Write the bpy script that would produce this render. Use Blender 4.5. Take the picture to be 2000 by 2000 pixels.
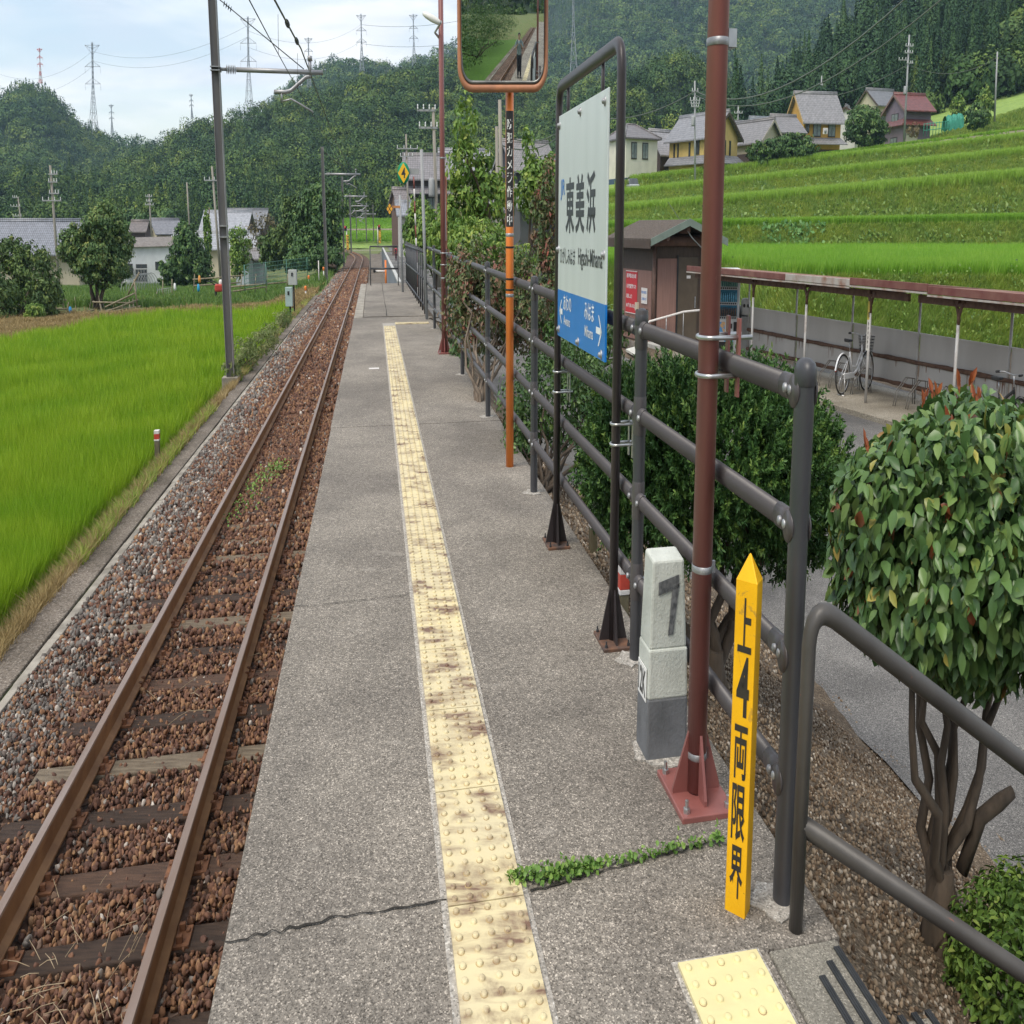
import bpy, math, random
import numpy as np
from mathutils import Vector, Matrix

for o in list(bpy.data.objects):
    bpy.data.objects.remove(o)
scene = bpy.context.scene
C = scene.collection

# ------------------------------------------------------------------ camera, world, sun, exposure
WX = 0.5625                  # everything in this place is this much narrower across than it is deep and tall
FY, FX = 2640.0, 2640.0 * WX
PITCH = math.atan(557.0 / FY)
H = 1.42
SP, CP = math.sin(PITCH), math.cos(PITCH)
cam = bpy.data.objects.new('camera', bpy.data.cameras.new('camera'))
C.objects.link(cam)
cam.location = (0, 0, H)
cam.rotation_euler = (math.radians(90) - PITCH, 0, 0)
cam.data.sensor_width = 36.0
cam.data.lens = 36.0 * FY / 2000.0
cam.data.clip_start = 0.05
cam.data.clip_end = 6000
scene.camera = cam

SUN_EL, SUN_AZ = 58.0, 215.0     # degrees; azimuth measured from +Y clockwise
w = bpy.data.worlds.new('World')
scene.world = w
w.use_nodes = True
nt = w.node_tree
nt.nodes.clear()
out = nt.nodes.new('ShaderNodeOutputWorld')
bg = nt.nodes.new('ShaderNodeBackground')
sky = nt.nodes.new('ShaderNodeTexSky')
sky.sky_type = 'NISHITA'
sky.sun_disc = False
sky.sun_elevation = math.radians(SUN_EL)
sky.sun_rotation = math.radians(SUN_AZ)
sky.air_density = 1.0
sky.dust_density = 1.5
tc = nt.nodes.new('ShaderNodeTexCoord')
mp = nt.nodes.new('ShaderNodeMapping')
mp.inputs['Scale'].default_value = (3.4, 2.6, 11.0)
mp.inputs['Location'].default_value = (0.3, 0.0, 0.4)
n1 = nt.nodes.new('ShaderNodeTexNoise')
n1.inputs['Scale'].default_value = 1.6
n1.inputs['Detail'].default_value = 7
n1.inputs['Roughness'].default_value = 0.55
n1.inputs['Distortion'].default_value = 0.6
rp = nt.nodes.new('ShaderNodeValToRGB')
rp.color_ramp.elements[0].position = 0.40
rp.color_ramp.elements[0].color = (0.40, 0.40, 0.40, 1)
rp.color_ramp.elements[1].position = 0.58
rp.color_ramp.elements[1].color = (1, 1, 1, 1)
cl = nt.nodes.new('ShaderNodeMix')
cl.data_type = 'RGBA'
n2 = nt.nodes.new('ShaderNodeTexNoise')
n2.inputs['Scale'].default_value = 2.3
n2.inputs['Detail'].default_value = 6
n2.inputs['Distortion'].default_value = 0.4
cs = nt.nodes.new('ShaderNodeValToRGB')               # cloud light, from grey blue bellies to white
cs.color_ramp.elements[0].position = 0.40
cs.color_ramp.elements[0].color = (.68, .75, .86, 1)
cs.color_ramp.elements[1].position = 0.58
cs.color_ramp.elements[1].color = (1, 1, 1, 1)
cv = nt.nodes.new('ShaderNodeVectorMath')
cv.operation = 'SCALE'
cv.inputs['Scale'].default_value = 5.7
nt.links.new(n2.outputs['Fac'], cs.inputs['Fac'])
nt.links.new(cs.outputs['Color'], cv.inputs[0])
nt.links.new(cv.outputs[0], cl.inputs[7])
nt.links.new(mp.outputs['Vector'], n2.inputs['Vector'])
mul = nt.nodes.new('ShaderNodeMix')
mul.data_type = 'RGBA'
mul.blend_type = 'MULTIPLY'
mul.inputs[0].default_value = 1.0
mul.inputs[7].default_value = (1.05, 1.0, 0.94, 1)
nt.links.new(tc.outputs['Generated'], mp.inputs['Vector'])
nt.links.new(mp.outputs['Vector'], n1.inputs['Vector'])
nt.links.new(n1.outputs['Fac'], rp.inputs['Fac'])
nt.links.new(rp.outputs['Color'], cl.inputs[0])
nt.links.new(sky.outputs['Color'], mul.inputs[6])
nt.links.new(mul.outputs[2], cl.inputs[6])
nt.links.new(cl.outputs[2], bg.inputs['Color'])
bg.inputs['Strength'].default_value = 0.10
nt.links.new(bg.outputs['Background'], out.inputs['Surface'])

sun = bpy.data.objects.new('sun', bpy.data.lights.new('sun', 'SUN'))
C.objects.link(sun)
sun.data.energy = 1.5
sun.data.angle = math.radians(32)
sun.data.color = (1.0, 0.93, 0.82)
_el, _az = math.radians(SUN_EL), math.radians(SUN_AZ)
_d = Vector((math.sin(_az) * math.cos(_el), math.cos(_az) * math.cos(_el), math.sin(_el)))
sun.rotation_euler = _d.to_track_quat('Z', 'Y').to_euler()
scene.view_settings.view_transform = 'Standard'
scene.view_settings.look = 'None'
scene.view_settings.exposure = 1.1
scene.view_settings.gamma = 1.0
scene.cycles.volume_bounces = 0
scene.cycles.max_bounces = 8

# ------------------------------------------------------------------ points of the place (metres; x is narrowed when a mesh is made)
def ray(px, py):
    u, v = (px - 1000) / FX, (py - 1000) / FY
    return u, CP - v * SP, -SP - v * CP

def P(px, py, Y):
    a, b, c = ray(px, py)
    t = Y / b
    return np.array((a * t, Y, H + c * t))

def G(px, py, z=0.0):
    a, b, c = ray(px, py)
    t = (z - H) / c
    return np.array((a * t, b * t, z))

TH = math.atan(0.1008 / WX)
TD = np.array((-math.sin(TH), math.cos(TH), 0.0))     # along the track
TN = np.array((math.cos(TH), math.sin(TH), 0.0))      # across it, to the right
def TR(s, d, z=0.0):
    return s * TD + d * TN + np.array((0, 0, z))
def sd(p):
    return float(np.dot(p[:2], TD[:2])), float(np.dot(p[:2], TN[:2]))

RAILZ = -1.19
def smooth(a, b, x):
    t = np.clip((x - a) / (b - a), 0, 1)
    return t * t * (3 - 2 * t)
def ground_z(x, y):
    """height of the open ground left and right of the line"""
    x, y = np.asarray(x, float), np.asarray(y, float)
    s = x * TD[0] + y * TD[1]
    d = x * TN[0] + y * TN[1]
    zl = -2.2 - 2.3 * smooth(58, 150, y) + 0.75 * smooth(-5.5, -4.5, d)
    near = smooth(-9.5, -5.0, d) * smooth(42, 62, y)
    zl = zl * (1 - near) + (-1.5) * near
    zl = zl + 0.06 * np.sin(x * 1.3) * np.sin(y * .9) * smooth(-5, -9, d)
    slope = 0.42 + 0.28 * smooth(8, 16, s)
    zr = np.maximum(-0.12 - slope * (d - 1.6), -1.38)
    zr = np.where(d < 1.45, -1.75, zr)
    zr = np.where(s > 36, np.where(d < 1.45, -1.6, -1.38), zr)
    return np.where(d < -3.9, zl, zr)
def Gt(px, py, off=0.0):
    """where a picture point meets the open ground"""
    a, b, c = ray(px, py)
    lo = None
    for t in np.geomspace(1.5, 900, 2600):
        if H + c * t < float(ground_z(a * t, b * t)) + off:
            break
    return np.array((a * t, b * t, H + c * t))

# ------------------------------------------------------------------ objects
def mapx(V, loc=(0, 0, 0)):
    V = np.array(V, dtype=np.float64).reshape(-1, 3)
    V = V - np.array(loc)
    V[:, 0] *= WX
    return V

REAL = {}
def rootloc(o):
    while o.parent is not None:
        o = o.parent
    return REAL.get(o.name, (0, 0, 0))

def tag(o, label=None, cat=None, group=None, kind=None):
    if label: o['label'] = label
    if cat: o['category'] = cat
    if group: o['group'] = group
    if kind: o['kind'] = kind
    return o

def thing(name, label, cat, loc=(0, 0, 0), group=None):
    o = bpy.data.objects.new(name, None)
    C.objects.link(o)
    o.empty_display_size = 0.1
    o.location = (loc[0] * WX, loc[1], loc[2])
    REAL[o.name] = tuple(loc)
    return tag(o, label, cat, group)

def link_mesh(name, me, parent=None, loc=None):
    o = bpy.data.objects.new(name, me)
    C.objects.link(o)
    if parent is not None:
        o.parent = parent
    elif loc is not None:
        o.location = (loc[0] * WX, loc[1], loc[2])
        REAL[o.name] = tuple(loc)
    return o

def mesh_np(name, V, quads=None, tris=None, mat=None, parent=None, rnd=None, shade=False, loc=None):
    base = rootloc(parent) if parent is not None else (loc if loc is not None else (0, 0, 0))
    V = mapx(V, base)
    quads = np.zeros((0, 4), int) if quads is None else np.asarray(quads, int).reshape(-1, 4)
    tris = np.zeros((0, 3), int) if tris is None else np.asarray(tris, int).reshape(-1, 3)
    me = bpy.data.meshes.new(name)
    me.vertices.add(len(V))
    me.vertices.foreach_set('co', V.astype(np.float32).ravel())
    nl = quads.size + tris.size
    me.loops.add(nl)
    me.loops.foreach_set('vertex_index', np.concatenate([quads.ravel(), tris.ravel()]).astype(np.int32))
    me.polygons.add(len(quads) + len(tris))
    ls = np.concatenate([np.arange(len(quads)) * 4, quads.size + np.arange(len(tris)) * 3]).astype(np.int32)
    me.polygons.foreach_set('loop_start', ls)
    if shade:
        me.polygons.foreach_set('use_smooth', np.ones(len(ls), bool))
    if rnd is not None:
        at = me.attributes.new('rnd', 'FLOAT', 'FACE')
        at.data.foreach_set('value', np.asarray(rnd, np.float32))
    me.update(calc_edges=True)
    if mat is not None:
        me.materials.append(mat)
    return link_mesh(name, me, parent, loc)

class MB:
    """collects shapes in metres and links them as one mesh object"""
    def __init__(s):
        s.v, s.f, s.sm, s.mi = [], [], [], []
        s.m = 0
    def add(s, V, F, sm=False):
        n = len(s.v)
        s.v += [tuple(map(float, p)) for p in V]
        for f in F:
            s.f.append(tuple(i + n for i in f)); s.sm.append(sm); s.mi.append(s.m)
        return s
    def hexa(s, p):          # 8 corners: bottom ring, top ring
        return s.add(p, [(3, 2, 1, 0), (4, 5, 6, 7), (0, 1, 5, 4), (1, 2, 6, 5), (2, 3, 7, 6), (3, 0, 4, 7)])
    def obox(s, c, X, Y, Z):
        c, X, Y, Z = map(np.asarray, (c, X, Y, Z))
        q = [c - X - Y - Z, c + X - Y - Z, c + X + Y - Z, c - X + Y - Z, c - X - Y + Z, c + X - Y + Z, c + X + Y + Z, c - X + Y + Z]
        return s.hexa(q)
    def box(s, c, size, ang=0.0):
        ca, sa = math.cos(ang), math.sin(ang)
        return s.obox(c, np.array((ca, sa, 0)) * size[0] / 2, np.array((-sa, ca, 0)) * size[1] / 2, np.array((0, 0, size[2] / 2)))
    def tbox(s, s0, s1, d0, d1, z0, z1):      # box aligned with the track
        return s.hexa([TR(s0, d0, z0), TR(s0, d1, z0), TR(s1, d1, z0), TR(s1, d0, z0), TR(s0, d0, z1), TR(s0, d1, z1), TR(s1, d1, z1), TR(s1, d0, z1)])
    def tube(s, pts, r, seg=10, caps=True, sm=True, closed=False):
        pts = [np.asarray(p, float) for p in pts]
        n = len(pts)
        rr = [r] * n if np.isscalar(r) else list(r)
        V, F = [], []
        up = None
        for i, p in enumerate(pts):
            if closed:
                t = pts[(i + 1) % n] - pts[i - 1]
            else:
                t = pts[min(i + 1, n - 1)] - pts[max(i - 1, 0)]
            t = t / (np.linalg.norm(t) + 1e-12)
            if up is None:
                a = np.array((0, 0, 1.0)) if abs(t[2]) < 0.9 else np.array((1.0, 0, 0))
                up = np.cross(t, a)
            up = up - t * np.dot(up, t)
            up /= np.linalg.norm(up) + 1e-12
            b = np.cross(t, up)
            for k in range(seg):
                q = 2 * math.pi * k / seg
                V.append(p + rr[i] * (math.cos(q) * up + math.sin(q) * b))
        m = n if closed else n - 1
        for i in range(m):
            j = (i + 1) % n
            for k in range(seg):
                l = (k + 1) % seg
                F.append((i * seg + k, i * seg + l, j * seg + l, j * seg + k))
        s.add(V, F, sm)
        if caps and not closed:
            o = len(s.v) - n * seg
            for idx in (tuple(range(seg - 1, -1, -1)), tuple((n - 1) * seg + k for k in range(seg))):
                s.f.append(tuple(o + i for i in idx)); s.sm.append(False); s.mi.append(s.m)
        return s
    def cyl(s, a, b, r, seg=12, r2=None):
        return s.tube([a, b], [r, r if r2 is None else r2], seg)
    def lathe(s, c, prof, seg=16, sm=True, axis=None, u=None):
        c = np.asarray(c, float)
        ax = np.array((0, 0, 1.0)) if axis is None else np.asarray(axis, float) / np.linalg.norm(axis)
        a = np.array((1.0, 0, 0)) if abs(ax[0]) < 0.9 else np.array((0, 1.0, 0))
        u = np.cross(ax, a); u /= np.linalg.norm(u)
        wv = np.cross(ax, u)
        V, F = [], []
        for (r, z) in prof:
            for k in range(seg):
                q = 2 * math.pi * k / seg
                V.append(c + ax * z + r * (math.cos(q) * u + math.sin(q) * wv))
        for i in range(len(prof) - 1):
            for k in range(seg):
                l = (k + 1) % seg
                F.append((i * seg + k, i * seg + l, (i + 1) * seg + l, (i + 1) * seg + k))
        return s.add(V, F, sm)
    def prism(s, poly, ext):          # polygon of 3-D points pushed along ext
        n = len(poly)
        ext = np.asarray(ext, float)
        V = [np.asarray(p, float) for p in poly] + [np.asarray(p, float) + ext for p in poly]
        F = [tuple(range(n - 1, -1, -1)), tuple(range(n, 2 * n))] + [(i, (i + 1) % n, n + (i + 1) % n, n + i) for i in range(n)]
        return s.add(V, F)
    def quad(s, a, b, c, d):
        return s.add([a, b, c, d], [(0, 1, 2, 3)])
    def build(s, name, mat, parent=None, loc=None, bevel=0.0):
        base = rootloc(parent) if parent is not None else (loc if loc is not None else (0, 0, 0))
        me = bpy.data.meshes.new(name)
        me.from_pydata(mapx(s.v, base).tolist(), [], s.f)
        me.polygons.foreach_set('use_smooth', s.sm)
        mats = mat if isinstance(mat, (list, tuple)) else [mat]
        for m in mats:
            me.materials.append(m)
        me.polygons.foreach_set('material_index', s.mi)
        me.update()
        o = link_mesh(name, me, parent, loc)
        if bevel:
            b = o.modifiers.new('soft_edge', 'BEVEL')
            b.width = bevel; b.segments = 2; b.limit_method = 'ANGLE'; b.angle_limit = math.radians(32)
        return o

def dup(o, off, label=None, group=None, parent=None):
    """a copy of a thing, its parts and sub-parts, moved by off"""
    c = o.copy()
    C.objects.link(c)
    if parent is not None:
        c.parent = parent
    else:
        c.location = o.location + Vector((off[0] * WX, off[1], off[2]))
        r = REAL.get(o.name, (0, 0, 0))
        REAL[c.name] = (r[0] + off[0], r[1] + off[1], r[2] + off[2])
        if label: c['label'] = label
        if group: c['group'] = group
    for ch in list(o.children):
        dup(ch, (0, 0, 0), parent=c)
    return c

# ------------------------------------------------------------------ materials
def nodes_of(name):
    m = bpy.data.materials.new(name)
    m.use_nodes = True
    n = m.node_tree.nodes
    l = m.node_tree.links
    return m, n, l, n['Principled BSDF']

def pos_node(n, l, scale=(1, 1, 1)):
    g = n.new('ShaderNodeNewGeometry')
    mp = n.new('ShaderNodeMapping')
    mp.inputs['Scale'].default_value = (scale[0] / WX, scale[1], scale[2])
    l.new(g.outputs['Position'], mp.inputs['Vector'])
    return mp.outputs['Vector']

def noise(n, l, vec, scale, detail=5, rough=0.55, dist=0.0):
    t = n.new('ShaderNodeTexNoise')
    t.inputs['Scale'].default_value = scale
    t.inputs['Detail'].default_value = detail
    t.inputs['Roughness'].default_value = rough
    t.inputs['Distortion'].default_value = dist
    l.new(vec, t.inputs['Vector'])
    return t.outputs['Fac']

def ramp(n, l, fac, stops):
    r = n.new('ShaderNodeValToRGB')
    e = r.color_ramp.elements
    while len(e) < len(stops):
        e.new(0.5)
    for k, (p, c) in enumerate(stops):
        e[k].position = p
        e[k].color = (c[0], c[1], c[2], 1) if len(c) > 1 else (c[0], c[0], c[0], 1)
    if fac is not None:
        l.new(fac, r.inputs['Fac'])
    return r.outputs['Color']

def mixc(n, l, fac, a, b, mode='MIX'):
    m = n.new('ShaderNodeMix')
    m.data_type = 'RGBA'
    m.blend_type = mode
    for sock, v in ((m.inputs[0], fac), (m.inputs[6], a), (m.inputs[7], b)):
        if hasattr(v, 'is_linked'):
            l.new(v, sock)
        elif isinstance(v, (int, float)):
            sock.default_value = v
        else:
            sock.default_value = (v[0], v[1], v[2], 1)
    return m.outputs[2]

def bump(n, l, b, h, strength=0.4, dist=0.01):
    k = n.new('ShaderNodeBump')
    k.inputs['Strength'].default_value = strength
    k.inputs['Distance'].default_value = dist
    l.new(h, k.inputs['Height'])
    l.new(k.outputs['Normal'], b.inputs['Normal'])

def pmat(name, c1, c2=None, scale=6.0, rough=0.6, metal=0.0, bmp=0.0, bscale=60.0, lo=0.35, hi=0.65, stretch=(1, 1, 1), spec=0.4, detail=6, bdist=0.004, chips=None):
    m, n, l, b = nodes_of(name)
    v = pos_node(n, l, stretch)
    if c2 is None:
        c2 = tuple(x * 0.8 for x in c1)
    f = noise(n, l, v, scale, detail)
    col = ramp(n, l, f, [(lo, c2), (hi, c1)])
    for c3, sc, th in (chips or []):
        g = noise(n, l, v, sc, 8, .7, .6)
        col = mixc(n, l, ramp(n, l, g, [(th, (0,)), (th + .03, (1,))]), col, c3)
    l.new(col, b.inputs['Base Color'])
    b.inputs['Roughness'].default_value = rough
    b.inputs['Metallic'].default_value = metal
    b.inputs['Specular IOR Level'].default_value = spec
    if bmp:
        bump(n, l, b, noise(n, l, v, bscale, 4), bmp, bdist)
    return m

def leafmat(name, stops, rough=0.5, trans=0.12, spec=0.4, big=None):
    """leaves whose colour differs from leaf to leaf"""
    m, n, l, b = nodes_of(name)
    a = n.new('ShaderNodeAttribute')
    a.attribute_name = 'rnd'
    col = ramp(n, l, a.outputs['Fac'], stops)
    if big:
        f = noise(n, l, pos_node(n, l), big[0], 3)
        col = mixc(n, l, ramp(n, l, f, [(0.38, (0,)), (0.62, (1,))]), col, mixc(n, l, 1.0, col, big[1], 'MULTIPLY'))
    l.new(col, b.inputs['Base Color'])
    b.inputs['Roughness'].default_value = rough
    b.inputs['Specular IOR Level'].default_value = spec
    if trans:
        t = n.new('ShaderNodeBsdfTranslucent')
        l.new(col, t.inputs['Color'])
        mx = n.new('ShaderNodeMixShader')
        mx.inputs[0].default_value = trans
        l.new(b.outputs[0], mx.inputs[1]); l.new(t.outputs[0], mx.inputs[2])
        l.new(mx.outputs[0], n['Material Output'].inputs['Surface'])
    return m

# ------------------------------------------------------------------ leaves, crowns, tufts
def unit(a):
    return a / (np.linalg.norm(a, axis=-1, keepdims=True) + 1e-9)

def leaf_arrays(Pt, T, N, L, W, fold=0.3, droop=0.12):
    n = len(Pt)
    T = unit(T); N = unit(N - T * np.sum(N * T, 1, keepdims=True)); S = np.cross(N, T)
    L = np.asarray(L).reshape(-1, 1); W = np.asarray(W).reshape(-1, 1)
    b = Pt
    r1 = Pt + T * L * .33 + S * W * .5 + N * fold * W * .5
    r2 = Pt + T * L * .7 + S * W * .38 + N * (fold * W * .4 - droop * L * .3)
    t = Pt + T * L - N * droop * L
    l2 = Pt + T * L * .7 - S * W * .38 + N * (fold * W * .4 - droop * L * .3)
    l1 = Pt + T * L * .33 - S * W * .5 + N * fold * W * .5
    V = np.stack([b, r1, r2, t, l2, l1], 1).reshape(-1, 3)
    i = np.arange(n)[:, None] * 6
    Q = np.concatenate([i + np.array([[0, 1, 2, 3]]), i + np.array([[0, 3, 4, 5]])], 1).reshape(-1, 4)
    return V, Q

def sines(seed, k=10, f=1.0):
    r = np.random.RandomState(seed)
    K = r.normal(0, 1, (k, 3)) * f
    ph = r.uniform(0, 6.28, k)
    return lambda X: np.sin(X @ K.T + ph).mean(1)

def rdir(r, n):
    return unit(r.normal(0, 1, (n, 3)))

def round_leaves(Pt, T, N, L, W, fold=0.25, droop=0.2):
    n = len(Pt)
    T = unit(T); N = unit(N - T * np.sum(N * T, 1, keepdims=True)); S = np.cross(N, T)
    L = np.asarray(L).reshape(-1, 1); W = np.asarray(W).reshape(-1, 1)
    A = []
    for t, w_ in ((0, 0), (.5, 0), (1, 0), (.16, .30), (.45, .5), (.78, .30), (.16, -.30), (.45, -.5), (.78, -.30)):
        A.append(Pt + T * L * t + S * W * w_ + N * (fold * W * abs(w_) - droop * L * t * t))
    V = np.stack(A, 1).reshape(-1, 3)
    i = np.arange(n)[:, None] * 9
    Q = np.concatenate([i + np.array([q]) for q in ([0, 3, 4, 1], [1, 4, 5, 2], [0, 1, 7, 6], [1, 2, 8, 7])], 1).reshape(-1, 4)
    return V, Q

def crown(name, c, rad, ncl, per, L, W, mat, parent, seed, cl=0.3, up=0.5, shell=0.6, lump=0.25, cone=0.0, flat=0.0, core=None, droopy=0.0, flo=None):
    """foliage: clumps of leaves spread through an uneven crown"""
    r = np.random.RandomState(seed)
    c = np.asarray(c, float); rad = np.asarray(rad, float)
    D = rdir(r, ncl)
    f = sines(seed + 5, 8, 2.2)
    R = (1 + lump * 2.0 * f(D)) * (1 - shell * r.uniform(0, 1, ncl) ** 1.6)
    K = D * R[:, None]
    if cone:
        h = (K[:, 2] + 1) / 2
        K[:, :2] *= (1 - cone * np.clip(h, 0, 1))[:, None] * (1 + .25 * cone)
    cs = cl * r.uniform(.6, 1.35, ncl)
    idx = np.repeat(np.arange(ncl), per)
    dd = rdir(r, ncl * per)
    Q = K[idx] + dd * (cs[idx] * r.uniform(.35, 1, ncl * per) ** .5)[:, None] * np.array((1, 1, .75))
    Pw = c + Q * rad
    if flo is not None:
        keep = Pw[:, 2] > flo
        Pw, dd, idx, Q = Pw[keep], dd[keep], idx[keep], Q[keep]
    n = len(Pw)
    N = unit(dd + unit(Q) * .6 + np.array((0, 0, up)) + r.normal(0, .35, (n, 3)))
    T = unit(np.cross(N, rdir(r, n)) + np.array((0, 0, -droopy)))
    sc = r.uniform(.7, 1.25, n)
    V, F = leaf_arrays(Pw - T * (L * sc * .5)[:, None], T, N, L * sc, W * sc)
    crnd = r.uniform(0, 1, ncl)
    rn = np.clip(.55 * crnd[idx] + .45 * r.uniform(0, 1, n), 0, 1)
    return mesh_np(name, V, F, mat=mat, parent=parent, rnd=np.repeat(rn, 2))

def tufts(name, B, h, mat, seed, nb=7, wid=0.012, lean=0.35, spread=0.05, parent=None, loc=None, hv=0.25):
    """grass blades: B = base points, h = blade height per tuft"""
    r = np.random.RandomState(seed)
    n = len(B)
    h = np.broadcast_to(np.asarray(h, float), (n,))
    wd = np.broadcast_to(np.asarray(wid, float), (n,))
    idx = np.repeat(np.arange(n), nb)
    m = n * nb
    a = r.uniform(0, 2 * math.pi, m)
    o = np.stack([np.cos(a), np.sin(a), np.zeros(m)], 1)
    b = B[idx] + o * (spread * r.uniform(0, 1, m))[:, None]
    hh = h[idx] * r.uniform(1 - hv, 1 + hv * .6, m)
    ln = lean * r.uniform(.2, 1.2, m)
    a2 = a + r.normal(0, .8, m)
    o2 = np.stack([np.cos(a2), np.sin(a2), np.zeros(m)], 1)
    mid = b + np.array((0, 0, 1)) * (hh * .55)[:, None] + o2 * (hh * ln * .3)[:, None]
    tip = b + np.array((0, 0, 1)) * hh[:, None] + o2 * (hh * ln)[:, None]
    a3 = r.uniform(0, 2 * math.pi, m)
    sd_ = np.stack([np.cos(a3), np.sin(a3), np.zeros(m)], 1) * wd[idx][:, None] * .5
    V = np.stack([b - sd_, b + sd_, mid + sd_ * .8, mid - sd_ * .8, tip], 1).reshape(-1, 3)
    i = np.arange(m)[:, None] * 5
    Q = i + np.array([[0, 1, 2, 3]]); Tt = i + np.array([[3, 2, 4]])
    rn = np.clip(.5 * r.uniform(0, 1, n)[idx] + .5 * r.uniform(0, 1, m), 0, 1)
    return mesh_np(name, V, Q, Tt, mat=mat, parent=parent, rnd=np.concatenate([rn, rn]), loc=loc)

# ------------------------------------------------------------------ lettering
_tcache = {}
def glyphs(text, bold=0.0):
    key = (text, bold)
    if key not in _tcache:
        cu = bpy.data.curves.new('lettering', 'FONT')
        cu.body = text
        cu.size = 1.0
        cu.offset = bold
        cu.resolution_u = 3
        ob = bpy.data.objects.new('lettering', cu)
        C.objects.link(ob)
        bpy.context.view_layer.update()
        me = bpy.data.meshes.new_from_object(ob.evaluated_get(bpy.context.evaluated_depsgraph_get()))
        V = np.array([v.co[:2] for v in me.vertices]).reshape(-1, 2)
        F = [tuple(p.vertices) for p in me.polygons]
        bpy.data.objects.remove(ob); bpy.data.curves.remove(cu); bpy.data.meshes.remove(me)
        _tcache[key] = (V, F)
    return _tcache[key]

def write(mb, text, O, U, V, w, h, bold=0.0, warp=None):
    """letters filling a w x h field whose lower left corner is O, along unit vectors U and V"""
    g, F = glyphs(text, bold)
    if not len(g):
        return mb
    lo, hi = g.min(0), g.max(0)
    q = (g - lo) / np.maximum(hi - lo, 1e-6)
    O, U, V = map(lambda a: np.asarray(a, float), (O, U, V))
    return mb.add([O + U * (a * w) + V * (b * h) for a, b in q], F)
# ================================================================== the setting: ground, trackbed, platform, road
def zrow(py, Y):
    a, b, c = ray(1000, py)
    return H + c / b * Y

M = {}
def speckle(name, dark, mid, light, scale, rough=0.85, big=None, bdist=0.003, stain=None, bst=0.5):
    m, n, l, b = nodes_of(name)
    v = pos_node(n, l)
    t = n.new('ShaderNodeTexVoronoi')
    t.inputs['Scale'].default_value = scale
    l.new(v, t.inputs['Vector'])
    sep = n.new('ShaderNodeSeparateColor')
    l.new(t.outputs['Color'], sep.inputs['Color'])
    col = ramp(n, l, sep.outputs[0], [(0.0, dark), (0.45, mid), (0.82, mid), (0.97, light)])
    f2 = noise(n, l, v, scale * 0.35, 3)
    col = mixc(n, l, 0.6, col, ramp(n, l, f2, [(0.35, (.62,)), (0.7, (1.25,))]), 'MULTIPLY')
    for sc, lo, hi, a, c2 in (big or []):
        f = noise(n, l, v, sc, 6, 0.6, 0.3)
        col = mixc(n, l, 1.0, col, ramp(n, l, f, [(lo, a), (hi, c2)]), 'MULTIPLY')
    if stain:
        vs = pos_node(n, l, stain[3])
        f = noise(n, l, vs, stain[0], 8, 0.65, 0.5)
        col = mixc(n, l, ramp(n, l, f, [(stain[1], (0,)), (stain[2], (1,))]), col, stain[4])
    l.new(col, b.inputs['Base Color'])
    b.inputs['Roughness'].default_value = rough
    b.inputs['Specular IOR Level'].default_value = 0.3
    bump(n, l, b, t.outputs['Distance'], bst, bdist)
    return m

M['platform'] = speckle('platform_concrete', (.095, .085, .073), (.245, .222, .194), (.52, .47, .41), 200,
                        big=[(0.6, .38, .62, (.76, .75, .74), (1.14, 1.13, 1.10)), (3.2, .36, .66, (.90, .895, .89), (1.07, 1.065, 1.06)), (26, .35, .68, (.80,) * 3, (1.18,) * 3)],
                        stain=(2.6, .62, .84, (.9, 2.0, 1), (.38, .35, .305)))
M['step'] = speckle('step_concrete', (.125, .118, .10), (.23, .215, .185), (.38, .355, .31), 260, big=[(2.5, .35, .65, (.8, .8, .78), (1.15, 1.14, 1.1))])
M['asphalt'] = speckle('asphalt', (.05, .05, .05), (.165, .158, .15), (.33, .32, .30), 150,
                       big=[(0.35, .38, .62, (.62, .62, .63), (1.15, 1.14, 1.13)), (2.2, .35, .65, (.85,) * 3, (1.1,) * 3)], bdist=.002)
M['gravel'] = speckle('gravel', (.05, .034, .021), (.17, .128, .088), (.40, .33, .25), 120, big=[(1.3, .36, .66, (.45, .42, .38), (1.15, 1.13, 1.08))], bdist=.006, bst=.7)
M['wall_top'] = speckle('old_concrete', (.09, .075, .062), (.19, .165, .14), (.34, .31, .28), 70, big=[(.8, .35, .65, (.6, .57, .52), (1.15, 1.12, 1.08))])
M['kerb'] = pmat('kerb_concrete', (.36, .33, .28), (.2, .18, .15), 4, .85, bmp=.4, bscale=70)
M['trackbed'] = speckle('trackbed_stone', (.025, .016, .012), (.13, .08, .058), (.26, .20, .17), 17, big=[(.9, .35, .65, (.7, .66, .62), (1.2, 1.15, 1.1))], bdist=.03, bst=1.0)
M['soil'] = pmat('soil', (.09, .15, .03), (.17, .16, .07), 1.1, .95, bmp=.6, bscale=12, bdist=.05)
M['plastic_black'] = pmat('black_rubber', (.022, .024, .027), (.035, .037, .04), 20, .55)

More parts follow.
